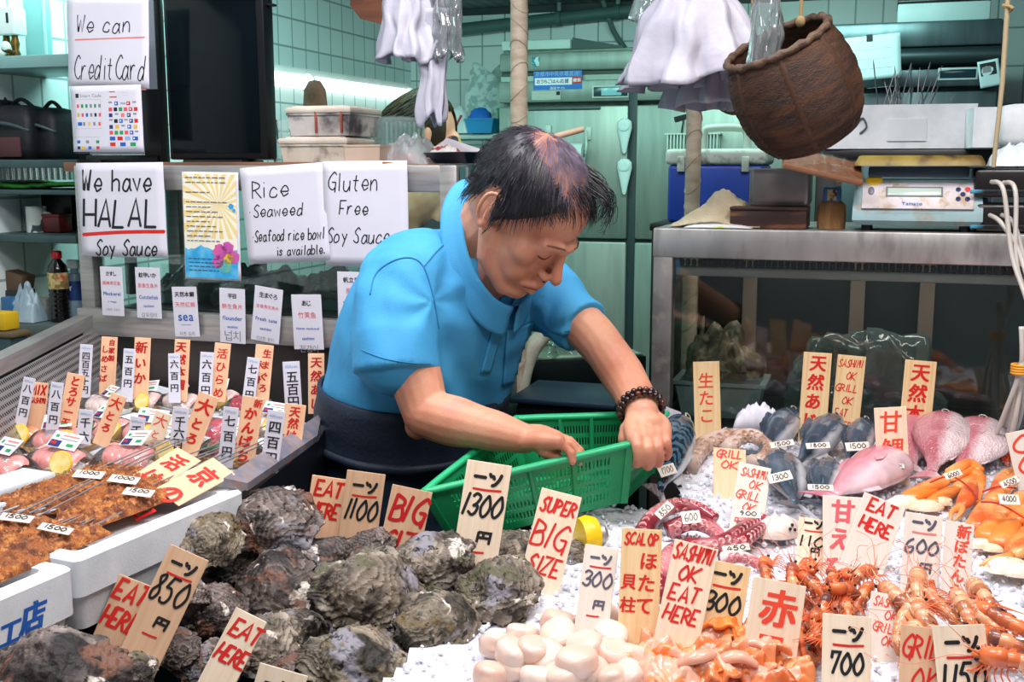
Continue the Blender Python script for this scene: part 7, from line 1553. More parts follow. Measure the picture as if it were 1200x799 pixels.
for i, (wh, px, py, mt) in enumerate(PK):
    c = PZ(px, py, TZ+.012); c.z = TZ+.001; rz = rr.uniform(-.35, .15)+YAW; s = 1.0 if py > 505 else .9
    e = thing('sashimi_pack', ('film wrapped sashimi pack, ' + wh), 'sashimi pack', c, rz, 'film wrapped sashimi packs'); e.scale = (s, s, s)
    MB().loft([rr_rect(a, b, .01, z) for a, b, z in ((.052, .036, 0), (.058, .042, .012), (.059, .043, .012), (.053, .037, .003))]).build('tray', WTRAY if i % 2 else mat('white_tray', '#E6E2DC', rough=.4), e, smooth=40)
    MB().grid(heap(.10, .02, .07, i, 20, 14), 20, 14).build('garnish', SHRED, e, smooth=60)
    for k in range(6):
        o = bpy.data.objects.new('slice', slice_mesh(mt)); COL.objects.link(o); o.parent = e; o.location = (-.030+.0125*k, .004*math.sin(k*2+i), .019+.0015*(k % 2)); o.rotation_euler = (.25, -.45, PI/2+.15*math.sin(k+i))
    if i % 2 == 1 or i in (6,): 
        l_ = MB().lathe([(.0, -.0025), (.018, -.0025), (.018, .0025), (0, .0025)], (0, 0, 0), 20).build('lemon_slice', LEMF, e); l_.location = (.035, -.034, .026); l_.rotation_euler = (1.25, 0, .2); rn = MB().tube([Vector((.0185*math.cos(2*PI*j/24), .0185*math.sin(2*PI*j/24), 0)) for j in range(24)], .0024, 6, closed=True).build('rind', LEM, l_, smooth=180)
    if i % 3 == 0: q = MB().grid(lambda u_, v_: Vector(((u_-.5)*.03*math.sin(PI*v_)**.7, v_*.032, .012*v_+.003*math.sin(u_*20))), 10, 8).build('shiso_leaf', LEAF, e, smooth=180); q.location = (-.02, -.036, .022); solid(q, .0006)
    MB().grid(lambda u_, v_: Vector(((u_-.5)*.118, (v_-.5)*.086, .004+.036*(1-abs(2*u_-1)**5)*(1-abs(2*v_-1)**5)+.0025*mn.noise(Vector((u_*14, v_*12, i))))), 22, 16).build('film', PF, e, smooth=180)
    st = [('', 'w', 0, 0, 0, 'R', {'to': (1, .62)}), ('', 'n', .1, .12, 0, 'R', {'to': (.22, .24), 'z': .0007}), ('', 'q', .34, .1, 0, 'R', {'to': (.9, .16), 'z': .0007}), ('', 's', .3, .24, 0, 'R', {'to': (.9, .28), 'z': .0007}), ('', 'n', .62, .40, 0, 'R', {'to': (.86, .52), 'z': .0007}), ('', 'v', .04, .34, 0, 'R', {'to': (.42, .60), 'z': .0007}), ('', 'u', .08, .40, 0, 'R', {'to': (.26, .5), 'z': .0009})]
    k = lettering(e, st, .055, .034, .0); k.name = 'sticker'; k.rotation_euler = (-.95, .15*math.sin(i*2), .5*math.sin(i*3)); k.location = (.012*math.sin(i), .010, .052); 
# ------------------------------------------------------------ oysters
def shell_mat(name, dark, mid, pale, tint, seed):
    m = mat(name, mid, rough=.6, col2=dark, ns=21, nd=9, lo=.40, hi=.58, col3=pale, n3=15, rnd=.2); nt = m.node_tree; N = nt.nodes; L = nt.links; b = N['Principled BSDF']
    src = b.inputs['Base Color'].links[0].from_socket; mp = [n for n in N if n.type == 'MAPPING'][0]
    def layer(sc, lo, hi, col, src, det=8):
        n = N.new('ShaderNodeTexNoise'); n.inputs['Scale'].default_value = sc; n.inputs['Detail'].default_value = det; n.inputs['Distortion'].default_value = .8; L.new(mp.outputs[0], n.inputs['Vector'])
        r_ = N.new('ShaderNodeValToRGB'); r_.color_ramp.elements[0].position = lo; r_.color_ramp.elements[1].position = hi; L.new(n.outputs['Fac'], r_.inputs[0])
        x = N.new('ShaderNodeMix'); x.data_type = 'RGBA'; L.new(r_.outputs[0], x.inputs[0]); L.new(src, x.inputs[6]); x.inputs[7].default_value = (*lin(col), 1); return x.outputs[2]
    at_ = N.new('ShaderNodeAttribute'); at_.attribute_name = 'growth'; rg = N.new('ShaderNodeValToRGB'); e_ = rg.color_ramp.elements; e_[0].position = .0; e_[0].color = (*lin(dark), 1); e_[1].position = .35; e_[1].color = (*lin(mid), 1); e2 = e_.new(.8); e2.color = (*lin(pale), 1); e3 = e_.new(.97); e3.color = (*lin('#CFC2B2'), 1); L.new(at_.outputs['Fac'], rg.inputs[0])
    x0 = N.new('ShaderNodeMix'); x0.data_type = 'RGBA'; x0.inputs[0].default_value = .34; L.new(src, x0.inputs[6]); L.new(rg.outputs[0], x0.inputs[7]); src = x0.outputs[2]
    src = layer(9, .54, .62, dark, src, 6); src = layer(12, .58, .64, '#8A8790', src, 7); src = layer(20, .55, .62, tint, src); src = layer(26, .62, .66, '#D5CBC0', src); src = layer(95, .56, .64, dark, src); L.new(src, b.inputs['Base Color'])
    wv = N.new('ShaderNodeTexNoise'); wv.inputs['Scale'].default_value = 120; wv.inputs['Detail'].default_value = 8; L.new(mp.outputs[0], wv.inputs['Vector'])
    bp = N.new('ShaderNodeBump'); bp.inputs['Strength'].default_value = .9; bp.inputs['Distance'].default_value = .005; L.new(wv.outputs['Fac'], bp.inputs['Height']); L.new(bp.outputs[0], b.inputs['Normal']); return m
OY = shell_mat('oyster_shell', '#231C18', '#6B5D4E', '#A59888', '#5C5A40', 1); OYP = shell_mat('oyster_shell_purple', '#221B1A', '#5E4F48', '#978A84', '#74503F', 2); OYG = shell_mat('oyster_shell_green', '#26231C', '#6E6352', '#AB9D8A', '#6A5A3A', 3)
def oyster_mesh(seed, sub=6):
    bm = bmesh.new(); bmesh.ops.create_icosphere(bm, subdivisions=sub, radius=1); gl = bm.verts.layers.float.new('growth'); o3 = Vector((seed*7.3, seed*3.1, seed))
    up = []
    for v in bm.verts:
        p = v.co.copy(); x, y, z = p
        wd = .80-.30*max(0, -x)**1.5+.05*math.sin(seed)          # narrow at the hinge
        q = Vector((x*1.05, y*wd, z*(.52 if z > 0 else .40)))
        rad = math.hypot(x+.75, y)                                  # growth rings spread from the hinge
        rg = mn.noise(Vector((x*1.6, y*1.6, z*1.6))+o3)
        ph = rad*19+rg*7+math.sin(math.atan2(y, x+.75)*6)*1.1
        lam = abs((ph/PI) % 1.0-.0); edge = min(1, max(0, (.75-z)/.7)); msk = max(0, mn.noise(Vector((x*1.5, y*1.5, z*1.5+9))+o3)); led = lam**3*(.20+1.1*edge**2+.7*msk)*(.6+.8*abs(mn.noise(Vector((x*3, y*3, z*3))+o3)))
        amp = .07; v[gl] = lam
        f = mn.fractal(Vector((x*3.2, y*3.2, z*3.2))+o3, .8, 2.1, 6)
        q += v.normal*(amp*led+.13*rg+.045*f)
        rim = max(0, 1-abs(z+.05)*4)
        q += Vector((x, y, 0))*(.12*rim*(1+.9*mn.noise(Vector((math.atan2(y, x)*3, seed, 1)))))+Vector((0, 0, .08*rim*math.sin(math.atan2(y, x)*5+seed*2)))
        q.z += .10*math.sin(x*2.2+seed)
        up.append(q)
    for v, q in zip(bm.verts, up): v.co = q*.058
    top = [f for f in bm.faces]
    me = {}
    for half in (0, 1):
        b2 = bm.copy(); b2.faces.ensure_lookup_table(); n_ = [f for f in b2.faces if (sum((up[v.index].z for v in f.verts))/3-.10*math.sin(sum(up[v.index].x for v in f.verts)/3*2.2+seed) > -.06) != (half == 0)]
        bmesh.ops.delete(b2, geom=n_, context='FACES')
        if half: 
            for v in b2.verts: v.co = v.co*1.015; v.co.z -= .0025
        m_ = bpy.data.meshes.new('shell'); b2.to_mesh(m_); b2.free(); m_.polygons.foreach_set('use_smooth', [True]*len(m_.polygons)); me[half] = m_
    bm.free(); return me
OM = [oyster_mesh(s) for s in range(1, 9)]
for i, m_ in enumerate(OM):
    for h_ in (0, 1): m_[h_].materials.append((OY, OYP, OYG)[i % 3])
OL = [ # px, py, width px, aspect turn (deg), tilt, distance, label
 (248, 632, 80, 60, 25, 1.52, 'shaggy grey green oyster highest at the left beside the foam box'), (318, 612, 100, 10, 12, 1.62, 'pale grey oyster on top of the pile under the eat here sign'),
 (376, 655, 78, 30, 10, 1.60, 'purple grey oyster below the brown 1100 sign'), (322, 690, 112, -50, 18, 1.54, 'long rough oyster with reddish edge at the left of the pile'),
 (430, 694, 118, 8, 16, 1.47, 'big round grey oyster with orange scar, centre of the pile'), (505, 655, 92, -10, 12, 1.56, 'grey white oyster right below the 1300 sign'),
 (580, 692, 98, -25, 14, 1.50, 'purple oyster nearest the super big sign'), (511, 733, 104, 40, 18, 1.43, 'brown purple oyster at the front centre with a white spot'),
 (420, 782, 122, -8, 10, 1.36, 'pale speckled oyster cut by the bottom edge'), (253, 715, 70, 50, 14, 1.45, 'dark oyster between the two eat here signs'),
 (14, 765, 105, 10, 8, 1.26, 'dark oyster at the left edge under the blue characters'), (62, 806, 165, -8, 12, 1.16, 'large dark oyster in the bottom left corner'),
 (300, 755, 90, -20, 8, 1.42, 'wet dark oyster below the long rough one'), (655, 700, 80, 60, 10, 1.60, 'dark ribbed oyster behind the super big sign'),
 (672, 665, 70, 20, 8, 1.68, 'dark oyster beside the yellow tub'), (600, 650, 80, 5, 10, 1.66, 'dark oyster under the green basket'),
 (540, 780, 100, 20, 6, 1.42, 'dark flat oyster at the bottom by the scallops'), (215, 690, 70, 75, 6, 1.42, 'small dark oyster behind the 850 sign'),
 (250, 775, 80, 15, 8, 1.36, 'small oyster behind the tilted eat here sign'), (205, 760, 60, -30, 8, 1.36, 'small dark oyster beside the 850 sign'),
 (350, 740, 70, 45, 8, 1.46, 'dark oyster under the centre of the pile'), (462, 745, 70, -60, 8, 1.46, 'dark oyster between the two front ones'), (150, 790, 60, 10, 6, 1.30, 'small oyster at the foot of the 850 sign'),
 (480, 790, 80, 10, 5, 1.40, 'flat dark oyster under the brown purple one'), (560, 735, 70, -40, 6, 1.50, 'dark oyster under the purple one'), (345, 790, 60, 0, 6, 1.37, 'dark oyster at the bottom behind the counter mark sign'),
 (430, 640, 60, 20, 6, 1.66, 'oyster behind the big round one'), (610, 735, 60, 30, 6, 1.53, 'narrow dark oyster beside the scallops'), (280, 655, 70, 0, 6, 1.62, 'dark oyster below the top pale one')]
for i, (px, py, w_, tn, tl, d, lab) in enumerate(OL):
    c = P(px, py, d); s = SZ(w_, d)/.112
    e = thing('oyster', lab, 'oyster', c, (R(tl)+.42, R((i*37 % 30)-15), R(tn)), 'rock oysters in the pile'); e.scale = (s, s, s*(.95+.02*(i % 4)))
    m_ = OM[(i*5+2) % 8]
    for h_, nm in ((0, 'upper_shell'), (1, 'lower_shell')): o = bpy.data.objects.new(nm, m_[h_]); COL.objects.link(o); o.parent = e
# filler mound added under the oysters, dark so the gaps look shaded
m = MB()
def oybed(u_, v_):
    a, b = lerp(P(60, 860, 1.16), P(560, 860, 1.25), u_), lerp(P(330, 600, 1.64), P(640, 600, 1.80), u_); p = lerp(a, b, v_); z = lerp(.80, .90, v_)+.05*math.sin(PI*u_)+.018*mn.noise(Vector((u_*9, v_*9, 0)))
    return Vector((p.x, p.y, z))
e = thing('oyster_bed', 'dark wet tray heaped under the oysters', 'tray', (0, 0, 0)); solid(m.grid(oybed, 40, 30).build('liner', mat('gap_dark_filler', '#171415', rough=.35, col2='#26201F', ns=20), e, smooth=180), .02, -1)
for k in ((.45, .6), (.75, .6), (.45, .25), (.75, .25)): p = oybed(*k); MB().bbox((p.x, p.y, (p.z-.05)/2), (.05, .05, p.z-.05), .004).build('leg', DARK, e)
# ------------------------------------------------------------ scallops
SCM = mat('scallop_flesh', '#E9D2C4', rough=.32, col2='#E4BDAA', ns=9, sss=.35, coat=.35, bump=.12, bs=60, rnd=.03)
def blob(seed, fn, nu=28, nv=16):
    vs = MB(); return vs.grid(fn, nu, nv)
scm = []
for s in range(4):
    bm = bmesh.new(); bmesh.ops.create_icosphere(bm, subdivisions=4, radius=1)
    for v in bm.verts:
        x, y, z = v.co; r_ = math.hypot(x, y); e4 = (abs(x)**4+abs(y)**4+abs(z*1.0)**4)**.25; p = v.co/ max(.6, ((r_**3.2+abs(z)**3.2)**(1/3.2)))
        v.co = Vector((p.x*.0245, p.y*.0215, p.z*.0155))*(1+.10*mn.noise(Vector((x*1.3, y*1.3, z*1.3+s*5)))+.02*mn.noise(Vector((x*5, y*5, z*5+s))))
    me = bpy.data.meshes.new('scallop'); bm.to_mesh(me); bm.free(); me.materials.append(SCM); me.polygons.foreach_set('use_smooth', [True]*len(me.polygons)); scm.append(me)
SL = [(583, 757, 0, 'at the left end'), (600, 785, 0, 'at the bottom left'), (632, 795, .0, 'at the bottom'), (612, 745, .004, 'above the left end'), (640, 770, .014, 'round and plump near the middle'), (655, 745, .012, 'upper middle'), (686, 758, .016, 'broad one at the middle top'), (660, 793, .006, 'bottom middle'), (694, 785, .006, 'bottom right of the middle'), (718, 768, .008, 'right of the middle'),
      (716, 745, .008, 'below the grey 300 sign'), (738, 770, .0, 'at the right end'), (706, 725, .0, 'highest at the back'), (625, 762, .022, 'lying on top'), (676, 775, .022, 'lying on top to the right'), (575, 790, 0, 'at the very left by the oysters'), (735, 792, 0, 'at the bottom right'), (600, 765, .02, 'resting on two at the left'), (655, 730, .0, 'at the back left'), (715, 795, .0, 'at the bottom edge right')]
rr = random.Random(8)
for i, (px, py, dz, wh) in enumerate(SL):
    c = PI_(px, py, .014+dz); o = bpy.data.objects.new('scallop', scm[i % 4]); COL.objects.link(o); o.location = c; o.rotation_euler = (rr.uniform(-.5, .5), rr.uniform(-.5, .5), rr.uniform(0, 6)); o.scale = (rr.uniform(.95, 1.12),)*3
    tag(o, 'creamy shelled scallop in the heap, '+wh, 'scallop', 'shelled scallops')
# ------------------------------------------------------------ orange clam meat
CLO = mat('clam_orange', '#F08A3C', rough=.28, col2='#F2AE86', ns=11, lo=.4, hi=.6, sss=.3, coat=.4, col3='#C8602C', n3=9, rnd=.06); CLP = mat('clam_foot', '#EAB49C', rough=.3, col2='#D08A6C', ns=14, sss=.3, coat=.4)
def clam_mesh(s):
    def fn(u_, v_):
        a = (u_-.5)*2; b = (v_-.5)*2; r_ = math.hypot(a, b); sh = max(0, 1-r_**4*.35)
        t_ = math.atan2(b, a); z = .016*math.exp(-(a*1.1)**2-(b*1.3)**2)+.010*math.sin(a*3.2+s)*math.cos(b*2.6+s*2)+.007*mn.noise(Vector((a*2.2, b*2.2, s)))+.002*mn.noise(Vector((a*8, b*8, s)))+.005*r_**2*(math.sin(t_*6+s)+.5*math.sin(t_*11+2*s))
        return Vector((a*.036*(1+.25*mn.noise(Vector((math.atan2(b, a)*1.5, s, 0)))), b*.024*(1+.25*mn.noise(Vector((math.atan2(b, a)*1.7, s, 4)))), z))
    m = MB(); nu, nv = 48, 36; vs = [fn(i/nu, j/nv) for j in range(nv+1) for i in range(nu+1)]
    m.v = [tuple(v) for v in vs]
    for j in range(nv):
        for i in range(nu):
            a, b = (i+.5)/nu*2-1, (j+.5)/nv*2-1; m.f.append((j*(nu+1)+i, j*(nu+1)+i+1, (j+1)*(nu+1)+i+1, (j+1)*(nu+1)+i)); m.mi.append(0 if max(abs(a), abs(b))+.35*mn.noise(Vector((a*3, b*3, s*3+7))) > .62 else 1)
    return m.mesh('mantle', [CLO, CLP], 180)
def foot_mesh(s): return MB().tube(smoothpts([(-.020, 0, .016), (-.008, .004, .028), (.008, .0, .030), (.022, -.006, .020)], 4), [.003+.0045*math.sin(PI*i/12) for i in range(13)], 10, flat=.7).mesh('foot', CLP, 180)
cms = [(clam_mesh(s), foot_mesh(s)) for s in range(4)]
CLS = [(770, 775), (797, 760), (830, 752), (757, 795), (785, 793), (815, 780), (848, 768), (845, 790), (872, 757), (880, 783), (905, 795), (815, 798), (915, 775), (862, 797), (836, 745), (890, 765)]
CW = ('left end', 'upper left', 'centre top', 'bottom left', 'bottom near the left', 'middle', 'below the folded one', 'bottom middle', 'right under the ark shell sign', 'right of the middle', 'bottom right', 'bottom edge', 'far right', 'bottom edge right', 'dark folded one standing highest', 'upper right')
for i, (px, py) in enumerate(CLS):
    e = thing('clam_meat', 'shiny orange clam meat in the heap, '+CW[i], 'clam', PI_(px, py, .006+.012*(i in (2, 5, 14, 15))), (rr.uniform(-.25, .45)+(.6 if i == 14 else 0), rr.uniform(-.3, .3), rr.uniform(0, 6)), 'orange clam meat heap')
    e.scale = (1.3, 1.3, 1.25)
    for j, nm in ((0, 'mantle'), (1, 'foot'))[:1+(i % 4 == 1)]:
        o = bpy.data.objects.new(nm, cms[i % 4][j]); COL.objects.link(o); o.parent = e
        if j == 0: solid(o, .0035, 0)
        else: o.rotation_euler = (rr.uniform(-.3, .3), rr.uniform(-.2, .2), rr.uniform(0, 6)); o.location = (0, 0, -.006)
# ------------------------------------------------------------ shrimps
def shrimp(name, shell, shell2, L=.085, fat=1.0):
    e = thing(name, name, 'shrimp'); n = 7; nt = bpy.data.objects
    # curve in the xz plane: head at +x, back arched
    def pt(t): a = lerp(.25, 2.5, t); return Vector((L*.55*math.cos(a)*1.0, 0, L*.34*math.sin(a)))
    def rad(t): return L*.105*fat*(1-.62*t**1.6)
    for k in range(6):
        t0, t1 = .28+k*.115, .28+(k+1)*.115+.03; q = [pt(lerp(t0, t1, i/4)) for i in range(5)]; r_ = [rad(lerp(t0, t1, i/4))*(1.0, 1.07, 1.06, 1.0, .93)[i] for i in range(5)]
        sg = MB().tube(q, r_, 12, flat=1.15)
        for s in (-1, 1): w_ = r_[2]; c_ = (q[2]-Vector((0, 0, 0))).normalized(); b_ = q[2]+Vector((0, s*w_*1.02, 0)); sg.tube([b_+c_*w_*.35, b_-c_*w_*.5+Vector((0, s*w_*.12, 0)), b_-c_*w_*1.35], [w_*.42, w_*.5, w_*.10], 8, flat=.3, up=(0, 1, 0))
        sg.build('body_segment', (shell, shell2)[k % 2], e, smooth=60)
    q = [pt(t) for t in (.0, .06, .14, .22, .31)]; MB().tube([q[0]+Vector((L*.10, 0, -L*.02))]+q, [L*.02, L*.07*fat, L*.095*fat, L*.108*fat, L*.112*fat, L*.10*fat], 12, flat=1.2).build('head_shell', shell, e, smooth=180)
    MB().tube([q[0]+Vector((0, 0, L*.05)), q[0]+Vector((L*.14, 0, L*.10)), q[0]+Vector((L*.30, 0, L*.17))], [L*.022, L*.014, L*.002], 6).build('rostrum', shell, e, smooth=180)
    for s in (-1, 1):
        MB().ball(q[0]+Vector((L*.07, s*L*.065, L*.045)), L*.026, 10, 8).build('eye', mat('shrimp_eye', '#121014', rough=.15), e, smooth=180)
        MB().tube(smoothpts([q[0]+Vector((L*.1, s*L*.03, 0)), q[0]+Vector((L*.4, s*L*.15, L*.12)), q[0]+Vector((L*.75, s*L*.35, -.0)), q[0]+Vector((L*1.0, s*L*.3, -L*.10))], 5), [L*.0045]*16, 5).build('antenna', mat('shrimp_feeler', '#E0876A', rough=.4), e, smooth=180)
        m = MB()
        for k in range(7): t = .08+.045*k; p = pt(t)-Vector((0, 0, rad(t)*.8)); m.tube(smoothpts([p+Vector((0, s*L*.04, 0)), p+Vector((L*.10-.02*L*k, s*L*.16, -L*.06)), p+Vector((L*.22-.08*L*k, s*L*(.15+.02*k), -L*.22))], 3), [L*.011, L*.012, L*.012, L*.010, L*.008, L*.006, L*.004], 5)
        m.build('walking_legs', mat('shrimp_leg', '#EE7446', rough=.4, sss=.2), e, smooth=180)
    p = pt(.99); d_ = (pt(1.0)-pt(.95)).normalized(); m = MB()
    for k in range(5): a = (k-2)*.35; dd = Vector((d_.x*math.cos(a), math.sin(a), d_.z*math.cos(a))); m.tube([p, p+dd*L*.10, p+dd*L*.20], [L*.012, L*.03, L*.012], 6, flat=.25)
    m.build('tail_fan', shell, e, smooth=180); return e
ama = shrimp('sweet_shrimp', mat('orange_shell', '#E07A42', rough=.3, col2='#C4522E', ns=30, sss=.2, coat=.4, rnd=.12, col3='#6E4A44', n3=26), mat('orange_shell_pale', '#EFA878', rough=.3, col2='#D8713E', ns=24, sss=.2, coat=.4, rnd=.12, col3='#A8543A', n3=30), .080, .98)
bot = shrimp('botan_shrimp', mat('botan_shell', '#EBB48C', rough=.3, col2='#C8683E', ns=26, stretch=(3, 1, 1), sss=.3, coat=.4, rnd=.06), mat('botan_shell_stripe', '#E09A6A', rough=.3, col2='#8E4A34', ns=24, sss=.3, coat=.4, rnd=.06), .094, 1.12)
def shr(src, px, py, dz, rx, ry, rz, lab, grp, sc=1.0, first=False):
    c = PI_(px, py, .016+dz); r_ = src if first else dup(src); r_.location = c; r_.rotation_euler = (rx, ry, rz); r_.scale = (sc,)*3; r_['label'] = lab; r_['group'] = grp
SW = ['left end of the back row', 'second from the left in the back row', 'back row beneath the sweet shrimp sign', 'back row middle', 'back row beside the eat here sign', 'back row right end', 'middle row left', 'middle row second', 'middle row centre', 'middle row right', 'right end of the heap', 'front left by the ark shell sign', 'front second', 'front centre above the 700 sign', 'front right', 'lower left under the others', 'lower middle', 'lower right', 'lowest beside the ark shell sign', 'on top in the middle', 'on top at the left', 'on top at the right']
SP = [(916, 668), (934, 668), (953, 672), (972, 674), (990, 676), (1010, 680), (925, 690), (946, 692), (966, 695), (985, 697), (1005, 700), (945, 712), (962, 714), (978, 718), (1000, 716), (940, 730), (955, 735), (975, 735), (938, 745), (962, 684), (940, 680), (985, 688)]
rr = random.Random(14)
for i, (px, py) in enumerate(SP): shr(ama, px, py+20, .012+(.014 if i > 18 else 0)-.006*(i in (15, 16, 17, 18)), rr.uniform(-1.1, .4), rr.uniform(-.9, -.2), rr.uniform(.5, 2.3)+(PI if i % 5 in (1, 3) else 0), 'small orange shrimp with dark eyes, '+SW[i], 'sweet shrimp heap', rr.uniform(.9, 1.1), i == 0)
BP = [(1080, 690, 'top left one under the 600 sign'), (1078, 722, 'left one below the top'), (1103, 720, 'dark headed one in the middle'), (1120, 700, 'behind the botan sign'), (1140, 715, 'right of the middle with curled back'), (1158, 700, 'largest at the right'), (1172, 722, 'at the right end of the heap'), (1062, 705, 'at the left end'), (1098, 740, 'low one behind the 1150 sign')]
for i, (px, py, wh) in enumerate(BP): shr(bot, px, py+26, .012, rr.uniform(-1.2, -.2), rr.uniform(-.8, -.1), rr.uniform(.9, 2.2), 'large striped shrimp, '+wh, 'botan shrimp heap', rr.uniform(.9, 1.1), i == 0)
for i, (px, py, wh) in enumerate(((1196, 745, 'upper of the three at the right edge'), (1190, 768, 'middle of the three at the right edge'), (1202, 790, 'lowest of the three at the right edge'))): shr(ama, px, py, .02, -.9, -.3, 2.4+.3*i, 'orange red shrimp, '+wh, 'shrimps at the right edge', 1.35)
# ------------------------------------------------------------ whole fish
def fish_mat(name, back, back2, belly, y0, wd, ns=9, wave=None, col3=None, bump=0):
    m = mat(name, back, rough=.24, col2=back2, ns=ns, coat=.45, stretch=(.5, 2, 2), wave=wave, lo=.42, hi=.58); nt = m.node_tree; N = nt.nodes; L = nt.links; b = N['Principled BSDF']; src = b.inputs['Base Color'].links[0].from_socket
    tc = N.new('ShaderNodeTexCoord'); sp = N.new('ShaderNodeSeparateXYZ'); L.new(tc.outputs['Object'], sp.inputs[0]); n = N.new('ShaderNodeTexNoise'); n.inputs['Scale'].default_value = 30; n.inputs['Detail'].default_value = 5; L.new(tc.outputs['Object'], n.inputs['Vector'])
    a = N.new('ShaderNodeMath'); a.operation = 'MULTIPLY_ADD'; a.inputs[1].default_value = wd*.9; L.new(n.outputs['Fac'], a.inputs[0]); L.new(sp.outputs[1], a.inputs[2])
    mr = N.new('ShaderNodeMapRange'); mr.inputs[1].default_value = y0+wd*.45-wd*.4; mr.inputs[2].default_value = y0+wd*.45+wd*.4; L.new(a.outputs[0], mr.inputs[0])
    n2 = N.new('ShaderNodeTexNoise'); n2.inputs['Scale'].default_value = 22; n2.inputs['Detail'].default_value = 4; L.new(tc.outputs['Object'], n2.inputs['Vector']); r2 = N.new('ShaderNodeValToRGB'); r2.color_ramp.elements[0].color = (*lin(belly), 1); r2.color_ramp.elements[1].color = (*[q*.68 for q in lin(belly)], 1); r2.color_ramp.elements[0].position = .42; r2.color_ramp.elements[1].position = .7; L.new(n2.outputs['Fac'], r2.inputs[0])
    x = N.new('ShaderNodeMix'); x.data_type = 'RGBA'; L.new(mr.outputs[0], x.inputs[0]); L.new(r2.outputs[0], x.inputs[6]); L.new(src, x.inputs[7]); L.new(x.outputs[2], b.inputs['Base Color'])
    if bump:
        v = N.new('ShaderNodeTexVoronoi'); v.inputs['Scale'].default_value = bump; L.new(tc.outputs['Object'], v.inputs['Vector']); bp = N.new('ShaderNodeBump'); bp.inputs['Strength'].default_value = .7; bp.inputs['Distance'].default_value = .003; L.new(v.outputs['Distance'], bp.inputs['Height']); L.new(bp.outputs[0], b.inputs['Normal'])
    return m
def fish(name, label, ph, pt_, L, hgt, wid, back, belly, roll=0.0, tail=.5, gill=True, group='whole fish on the ice', split=.1, up=0.0, shape=None, fin=None, pitch=0.0):
    a, b = PI_(*ph), PI_(*pt_); dx = (a-b).normalized(); n = Vector((0, -.06, 1)).normalized(); dx = (dx-n*dx.dot(n)).normalized(); y = n.cross(dx); dx = (dx+n*pitch).normalized(); n = dx.cross(y); up += L*.5*pitch*.85
    Mr = basis(dx, y, n, (a+b)/2+n*(wid*.48+up)) @ Matrix.Rotation(roll, 4, 'X'); e = thing(name, label, 'fish', M=Mr, group=group)
    prof = shape or [(0, .02, .02), (.05, .20, .26), (.14, .36, .42), (.30, .49, .50), (.45, .50, .49), (.62, .40, .40), (.78, .24, .25), (.90, .12, .12), (1.0, .09, .07)]
    NS, NR = 40, 28; m = MB(); rings = []
    for i in range(NS+1):
        t = i/NS; h_, w_ = interp(prof, t); x = L*(.5-t)
        rings.append([Vector((x, hgt*h_*math.cos(2*PI*k/NR), wid*w_*math.sin(2*PI*k/NR))) for k in range(NR)])
    for i in range(NS):
        for k in range(NR):
            c_ = math.cos(2*PI*(k+.5)/NR); m.cur = 0
            m.add([rings[i][k], rings[i][(k+1) % NR], rings[i+1][(k+1) % NR], rings[i+1][k]], [(0, 1, 2, 3)])
    m.cur = 0; m.add(rings[0], [list(range(NR))[::-1]]); m.add(rings[-1], [list(range(NR))])
    o = m.build('body', back, e, smooth=0); bm = bmesh.new(); bm.from_mesh(o.data); bmesh.ops.remove_doubles(bm, verts=bm.verts, dist=1e-5); bm.to_mesh(o.data); bm.free(); o.data.polygons.foreach_set('use_smooth', [True]*len(o.data.polygons))
    fm = fin or back; H2 = hgt*.5
    def finp(nm, pts, th=.0015, mt=None): m_ = MB(); vs = [Vector((p[0], p[1], (p[2] if len(p) > 2 else 0)+s)) for s in (-th/2, th/2) for p in pts]; n_ = len(pts); m_.add(vs, [list(range(n_))[::-1], [n_+i for i in range(n_)]]+[(i, (i+1) % n_, n_+(i+1) % n_, n_+i) for i in range(n_)]); return m_.build(nm, mt or fm, e, smooth=0)
    x1 = -L*.48
    finp('tail_fin', [(x1, H2*.16), (x1-L*.07, H2*tail*1.1), (x1-L*.19, H2*tail*2.0), (x1-L*.13, H2*.35), (x1-L*.11, 0), (x1-L*.13, -H2*.35), (x1-L*.19, -H2*tail*2.0), (x1-L*.07, -H2*tail*1.1), (x1, -H2*.16)])
    finp('dorsal_fin', [(L*.18, H2*.90)]+[(L*(.16-.05*k), H2*(1.28-.03*k+.05*(k % 2))) for k in range(6)]+[(-L*.22, H2*.70)])
    finp('anal_fin', [(-L*.10, -H2*.82), (-L*.14, -H2*1.12), (-L*.26, -H2*.85), (-L*.28, -H2*.52)])
    eh, ew = interp(prof, .105); ez = wid*ew*math.sqrt(max(.05, 1-(.10/eh)**2))-.0012
    for s in (-1, 1):
        MB().ball((L*.395, hgt*.10, s*ez), (hgt*.085, hgt*.085, wid*.05), 14, 10).build('eye', mat('fish_eye', '#101216', rough=.1, coat=.5), e, smooth=180); MB().tube([Vector((L*.395+hgt*.092*math.cos(2*PI*k/16), hgt*.10+hgt*.092*math.sin(2*PI*k/16), s*(ez+.0008))) for k in range(16)], hgt*.018, 6, closed=True).build('eye_ring', mat('fish_eye_ring', '#C8C4B0', rough=.3, metal=.3), e, smooth=180)
        if gill: MB().tube(smoothpts([(L*.30, hgt*.26, s*wid*.35), (L*.245, hgt*.05, s*wid*.455), (L*.26, -hgt*.16, s*wid*.42), (L*.32, -hgt*.30, s*wid*.28)], 5), .0022, 6).build('gill_cover', mat('gill_edge', '#5A5658', rough=.4), e, smooth=180)
        f_ = finp('pectoral_fin', [(L*.23, -hgt*.06), (L*.08, .0), (L*.04, -hgt*.10), (L*.10, -hgt*.16), (L*.21, -hgt*.12)]); f_.location.z = s*wid*.49
    return e
